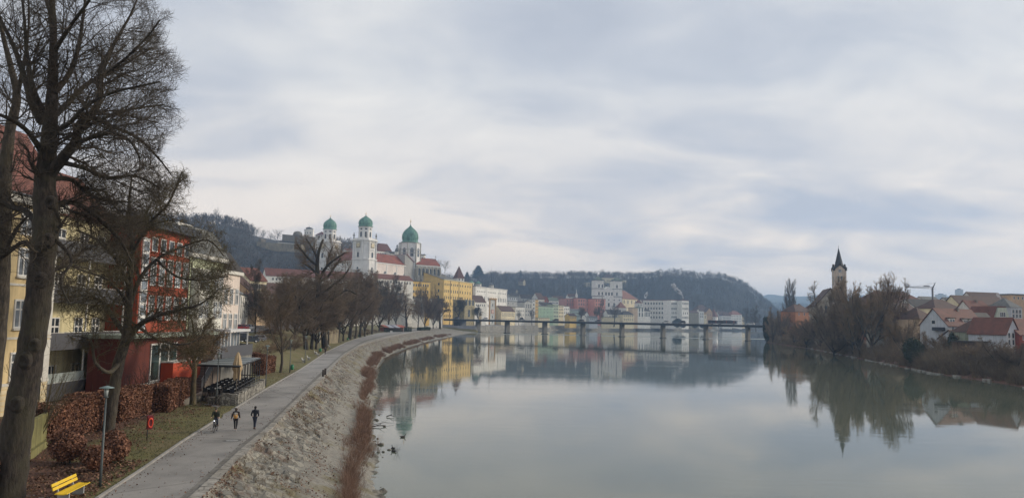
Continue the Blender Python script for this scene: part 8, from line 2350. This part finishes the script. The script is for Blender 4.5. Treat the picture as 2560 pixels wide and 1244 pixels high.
def person(loc,rz,J,label,coat,trous,shoe,hair,extra=None,long_coat=.0):
    """faces local +x. J: joints dict (x, y, z)"""
    e=empty('person',loc,rz,label,'person')
    pts=[]; ed=[]; ix={}
    def add(k,r,par=None):
        ix[k]=len(pts); pts.append((*J[k],r))
        if par:ed.append((ix[par],ix[k]))
    add('pelvis',(.13,.10)); add('waist',(.125,.095),'pelvis'); add('chest',(.16,.11),'waist'); add('neck0',.065,'chest'); add('neck',.052,'neck0'); add('head',(.082,.092),'neck'); add('crown',(.07,.08),'head')
    for s in 'LR':
        add('sh'+s,.062,'chest'); add('el'+s,.045,'sh'+s); add('wr'+s,.030,'el'+s); add('palm'+s,(.018,.034),'wr'+s)
        add('hip'+s,.088,'pelvis'); add('kn'+s,.058,'hip'+s); add('an'+s,.040,'kn'+s); add('toe'+s,.034,'an'+s)
        w=Vector(J['wr'+s]); q=Vector(J['palm'+s]); d=(q-w).normalized(); side=Vector((1,0,0)) if abs(d.x)<.7 else Vector((0,0,1))
        for k,(o,ln) in enumerate(((-.024,.058),(-.008,.068),(.008,.064),(.024,.05))):
            J[f'f{k}{s}']=tuple(q+d*.02+side*o); J[f'g{k}{s}']=tuple(q+d*(.02+ln)+side*o*1.2+d.cross(side)*.015); add(f'f{k}{s}',.009,'palm'+s); add(f'g{k}{s}',.007,f'f{k}{s}')
        J['t'+s]=tuple(w+d*.05+side*.045); add('t'+s,.009,'wr'+s)
    b=skinned('body',pts,ed,skin,e)
    # face
    hd=Vector(J['head']); m=MB(); m.ball((hd.x+.095,hd.y,hd.z+.015),(.022,.014,.026),6,5);
    f=m.build('nose',skin,e)
    for s in (-1,1):m=MB(); m.ball((hd.x+.080,hd.y+s*.032,hd.z+.04),(.012,.014,.009),6,5); m.build('eye',DARK,e); m=MB(); m.ball((hd.x,hd.y+s*.088,hd.z+.015),(.022,.012,.034),6,5); m.build('ear',skin,e)
    m=MB(); m.box(hd.x+.078,hd.y-.024,hd.z-.038,hd.x+.088,hd.y+.024,hd.z-.030); m.build('mouth',flat('lips',(.25,.08,.07),.6),e)
    # clothes
    def sub(keys,scale,name,mat,extra_pts=()):
        P=[]; E=[]; M={}
        for k,par,r in keys:
            M[k]=len(P); P.append((*J[k],r*scale if not isinstance(r,tuple) else (r[0]*scale,r[1]*scale)))
            if par:E.append((M[par],M[k]))
        return skinned(name,P,E,mat,e)
    J['hem']=(J['pelvis'][0],J['pelvis'][1],J['pelvis'][2]-.04-long_coat); J['wL2']=tuple(Vector(J['elL']).lerp(Vector(J['wrL']),.88)); J['wR2']=tuple(Vector(J['elR']).lerp(Vector(J['wrR']),.88))
    J['coll']=tuple(Vector(J['neck0']).lerp(Vector(J['neck']),.5))
    sub([('chest',None,(.18,.135)),('waist','chest',(.155,.125)),('hem','waist',(.17,.135)),('neck0','chest',.095),('coll','neck0',.082),('shL','chest',.088),('elL','shL',.066),('wL2','elL',.052),('shR','chest',.088),('elR','shR',.066),('wR2','elR',.052)],1.0,'coat',coat)
    J['aL2']=tuple(Vector(J['knL']).lerp(Vector(J['anL']),.93)); J['aR2']=tuple(Vector(J['knR']).lerp(Vector(J['anR']),.93))
    sub([('pelvis',None,(.14,.12)),('hipL','pelvis',.10),('knL','hipL',.068),('aL2','knL',.052),('hipR','pelvis',.10),('knR','hipR',.068),('aR2','knR',.052)],1.0,'trousers',trous)
    for s in 'LR':
        a,t=Vector(J['an'+s]),Vector(J['toe'+s]); d=t-a
        skinned('shoe',[(*(a+Vector((0,0,.015))),.052),(*(a-d*.25+Vector((0,0,-.035))),.045),(*(t),.042)],[(0,1),(0,2)],shoe,e)
    if hair:
        m=MB(); m.ball((hd.x-.018,hd.y,hd.z+.055),(.105,.10,.095),12,8)
        m.ball((hd.x-.055,hd.y,hd.z-.02),(.06,.085,.10),10,6); m.build('hair',hair,e)
    return e
def base_pose(h=1.0):
    return dict(pelvis=(0,0,.95),waist=(0,0,1.12),chest=(0,0,1.34),neck0=(0,0,1.46),neck=(.01,0,1.52),head=(.02,0,1.62),crown=(.01,0,1.70),
                shL=(0,.19,1.41),elL=(-.03,.24,1.14),wrL=(.04,.26,.90),palmL=(.06,.26,.83),shR=(0,-.19,1.41),elR=(-.03,-.24,1.14),wrR=(.04,-.26,.90),palmR=(.06,-.26,.83),
                hipL=(0,.10,.90),knL=(.03,.10,.49),anL=(0,.10,.09),toeL=(.15,.11,.035),hipR=(0,-.10,.90),knR=(.03,-.10,.49),anR=(0,-.10,.09),toeR=(.15,-.11,.035))
black=flat('cloth_black',(.012,.012,.014),.85); navy=flat('cloth_dark_navy',(.016,.019,.030),.85); jeans=flat('cloth_dark_jeans',(.035,.045,.07),.9); olive=flat('cloth_dark_olive',(.028,.034,.022),.9); brownh=flat('hair_brown',(.045,.025,.015),.7); wsh=flat('shoe_white',(.6,.6,.58),.6)
pdir=math.atan2(20.0,-3.4)
p=G(588,1077,PZ+.01)
J=base_pose(); J.update(knL=(.16,.09,.52),anL=(.22,.09,.11),toeL=(.36,.09,.06),knR=(-.04,-.09,.50),anR=(-.26,-.09,.16),toeR=(-.16,-.10,.05),elR=(.06,-.25,1.14),wrR=(.22,-.26,.95),palmR=(.27,-.26,.90),elL=(-.14,.25,1.17),wrL=(-.16,.30,.93),palmL=(-.15,.31,.86))
wo_=person(p,pdir,J,'woman in black walking away with an ochre and grey backpack and white shoes',black,black,wsh,brownh)
bp=empty('backpack',(0,0,0),0); bp.parent=wo_
m=MB(); m.ball((-.20,0,1.17),(.10,.16,.20),12,8); m.build('lower_bag',flat('bag_ochre',(.50,.27,.08),.8),bp)
m=MB(); m.ball((-.19,0,1.34),(.09,.155,.11),12,8); m.build('top_flap',flat('bag_grey',(.30,.27,.23),.8),bp);
m=MB(); m.box(-.297,-.02,1.24,-.28,.02,1.40); m.box(-.275,-.05,1.36,-.262,.05,1.385); m.build('buckle_strap',FRM,bp)
m=MB(); m.ball((-.06,0,1.49),(.10,.15,.06),10,6); m.build('fur_collar',black,wo_)
p=G(636,1073,PZ+.01)
J=base_pose(); J={k:(x,y,z*1.03) for k,(x,y,z) in J.items()}
J.update(knL=(.10,.05,.52),anL=(.06,.05,.10),toeL=(.21,.05,.04),knR=(.02,-.05,.52),anR=(-.14,-.05,.13),toeR=(-.02,-.06,.04),elL=(-.08,.27,1.17),wrL=(.10,.25,1.02),palmL=(.16,.22,1.0),elR=(-.08,-.27,1.17),wrR=(.10,-.25,1.02),palmR=(.16,-.22,1.0))
mn=person(p,pdir,J,'man in a long dark hooded coat walking away near the stone edge',navy,jeans,black,flat('hair_black',(.012,.011,.010),.8),long_coat=.20)
m=MB(); m.ball((-.10,0,1.50),(.10,.14,.09),10,6); m.build('hood',navy,mn)
# cyclist, coming towards us
cd=pdir+PI
p0=G(538,1078,PZ+.01)
bk=empty('bicycle',p0,cd,'black city bicycle with its front light on, ridden towards the viewer','bicycle')
def wheel_me():
    m=MB(); n=28; vs=[]; fs=[]
    for i_ in range(n):
        a=2*PI*i_/n
        for j in range(6):b_=2*PI*j/6; rr=.33+.020*math.cos(b_); vs.append((rr*math.cos(a),.020*math.sin(b_),rr*math.sin(a)))
    for i_ in range(n):
        for j in range(6):fs.append((i_*6+j,((i_+1) % n)*6+j,((i_+1) % n)*6+(j+1) % 6,i_*6+(j+1) % 6))
    m.add(vs,fs,0,True); m.tube([(0,-.05,0),(0,.05,0)],.03,8,1)
    for k in range(14):a=k*2*PI/14; m.tube([(0,0,0),(.32*math.cos(a),0,.32*math.sin(a))],.003,3,1)
    return m.mesh('wheel',[tyre,rimm])
wme=wheel_me(); link('wheel',wme,bk,(.55,0,.35)); link('wheel',wme,bk,(-.50,0,.35))
frm=flat('bike_frame_black',(.02,.02,.022),.35); m=MB()
for a,b_ in (((-.5,0,.35),(-.05,0,.32)),((-.5,0,.35),(-.18,0,.80)),((-.05,0,.32),(-.20,0,.86)),((-.05,0,.32),(.42,0,.76)),((-.17,0,.74),(.40,0,.84)),((.39,0,.92),(.55,0,.35))):m.tube([a,b_],.020,6)
m.build('frame',frm,bk); m=MB(); m.tube([(.30,-.30,1.06),(.38,-.15,1.04),(.40,0,1.02),(.38,.15,1.04),(.30,.30,1.06)],.014,6); m.tube([(.39,0,.9),(.40,0,1.02)],.016,6); m.build('handlebar',frm,bk)
m=MB(); m.ball((-.22,0,.93),(.13,.09,.035),10,6); m.tube([(-.20,0,.84),(-.21,0,.92)],.014,6); m.build('saddle',black,bk)
m=MB(); m.box(-.72,-.07,.74,-.30,.07,.76); m.tube([(-.5,.05,.36),(-.6,.06,.74)],.008,4); m.build('luggage_rack',frm,bk)
m=MB(); m.tube([(-.05,-.15,.22),(-.05,-.06,.22),(-.05,.06,.42),(-.05,.15,.42)],.014,5); m.box(-.10,-.20,.21,0,-.12,.23); m.box(-.10,.12,.41,0,.20,.43); m.build('pedals',frm,bk)
hlm=bpy.data.materials.new('bike_light_on'); hlm.use_nodes=True; hlm.node_tree.nodes['Principled BSDF'].inputs['Emission Color'].default_value=(.9,.95,1,1); hlm.node_tree.nodes['Principled BSDF'].inputs['Emission Strength'].default_value=1.2
m=MB(); m.tube([(.50,0,.88),(.55,0,.88)],[.03,.045],10); m.build('headlight',hlm,bk)
m=MB()
for wx_,s_ in ((.55,1),(-.5,1)):
    pts_=[(wx_+.37*math.cos(a),0,.35+.37*math.sin(a)) for a in np.linspace(.5,2.6,8)]; m.tube(pts_,[.022]*8,5)
m.build('mudguard',frm,bk)
J=base_pose()
J.update(pelvis=(-.18,0,1.02),waist=(-.12,0,1.17),chest=(-.02,0,1.38),neck0=(.04,0,1.49),neck=(.07,0,1.55),head=(.09,0,1.65),crown=(.08,0,1.73),shL=(-.01,.19,1.44),elL=(.12,.26,1.22),wrL=(.27,.28,1.10),palmL=(.32,.28,1.085),shR=(-.01,-.19,1.44),elR=(.12,-.26,1.22),wrR=(.27,-.28,1.10),palmR=(.32,-.28,1.085),
         hipL=(-.16,.09,.98),knL=(.16,.12,.84),anL=(-.06,.15,.50),toeL=(.08,.16,.45),hipR=(-.16,-.09,.98),knR=(.10,-.11,.62),anR=(-.06,-.15,.28),toeR=(.08,-.16,.25))
cyc=person(p0,cd,J,'cyclist in dark olive jacket and jeans riding towards the viewer along the kerb',olive,jeans,flat('shoe_brown',(.10,.05,.03),.7),None)
m=MB(); m.ball((.07,0,1.70),(.125,.10,.08),12,7); m.build('helmet',flat('helmet_dark',(.03,.022,.02),.4),cyc)
# far walkers
def far_person(px,py,label,coat,rz=pdir,z=PZ,h=1.0):
    J=base_pose(); J.update(knL=(.14,.09,.51),anL=(.18,.09,.10),toeL=(.30,.09,.05),anR=(-.18,-.09,.13),toeR=(-.06,-.10,.04),elL=(-.10,.26,1.15),elR=(.05,-.26,1.15),wrR=(.18,-.26,.95),palmR=(.22,-.26,.90))
    return person(G(px,py,z+.01),rz,J,label,coat,black,black,brownh)
far_person(813,885,'lone walker in dark clothes coming along the path beyond the wooden posts',flat('cloth_dark_brown',(.04,.028,.02),.9),pdir+PI)
far_person(918,839,'tiny dark walker where the path bends, below the riverside row',black)
far_person(1091,819,'tiny dark figure on the far path, left of the last two',black); far_person(1115.5,818.3,'tiny dark figure farthest along the path near the bridge',navy)
# ---------------------------------------------------------------- haze
hzb=MB(); hzb.box(-3800,-80,-4.0,4800,6400,215)
hzm=bpy.data.materials.new('pale_winter_haze'); hzm.use_nodes=True
_t=hzm.node_tree; _t.nodes.clear()
_v=_t.nodes.new('ShaderNodeVolumePrincipled'); _o=_t.nodes.new('ShaderNodeOutputMaterial')
_v.inputs['Color'].default_value=(0.43,0.67,1.0,1); _v.inputs['Density'].default_value=0.00021; _v.inputs['Anisotropy'].default_value=0.3
_t.links.new(_v.outputs[0],_o.inputs['Volume'])
tag(hzb.build('haze',hzm),kind='stuff')
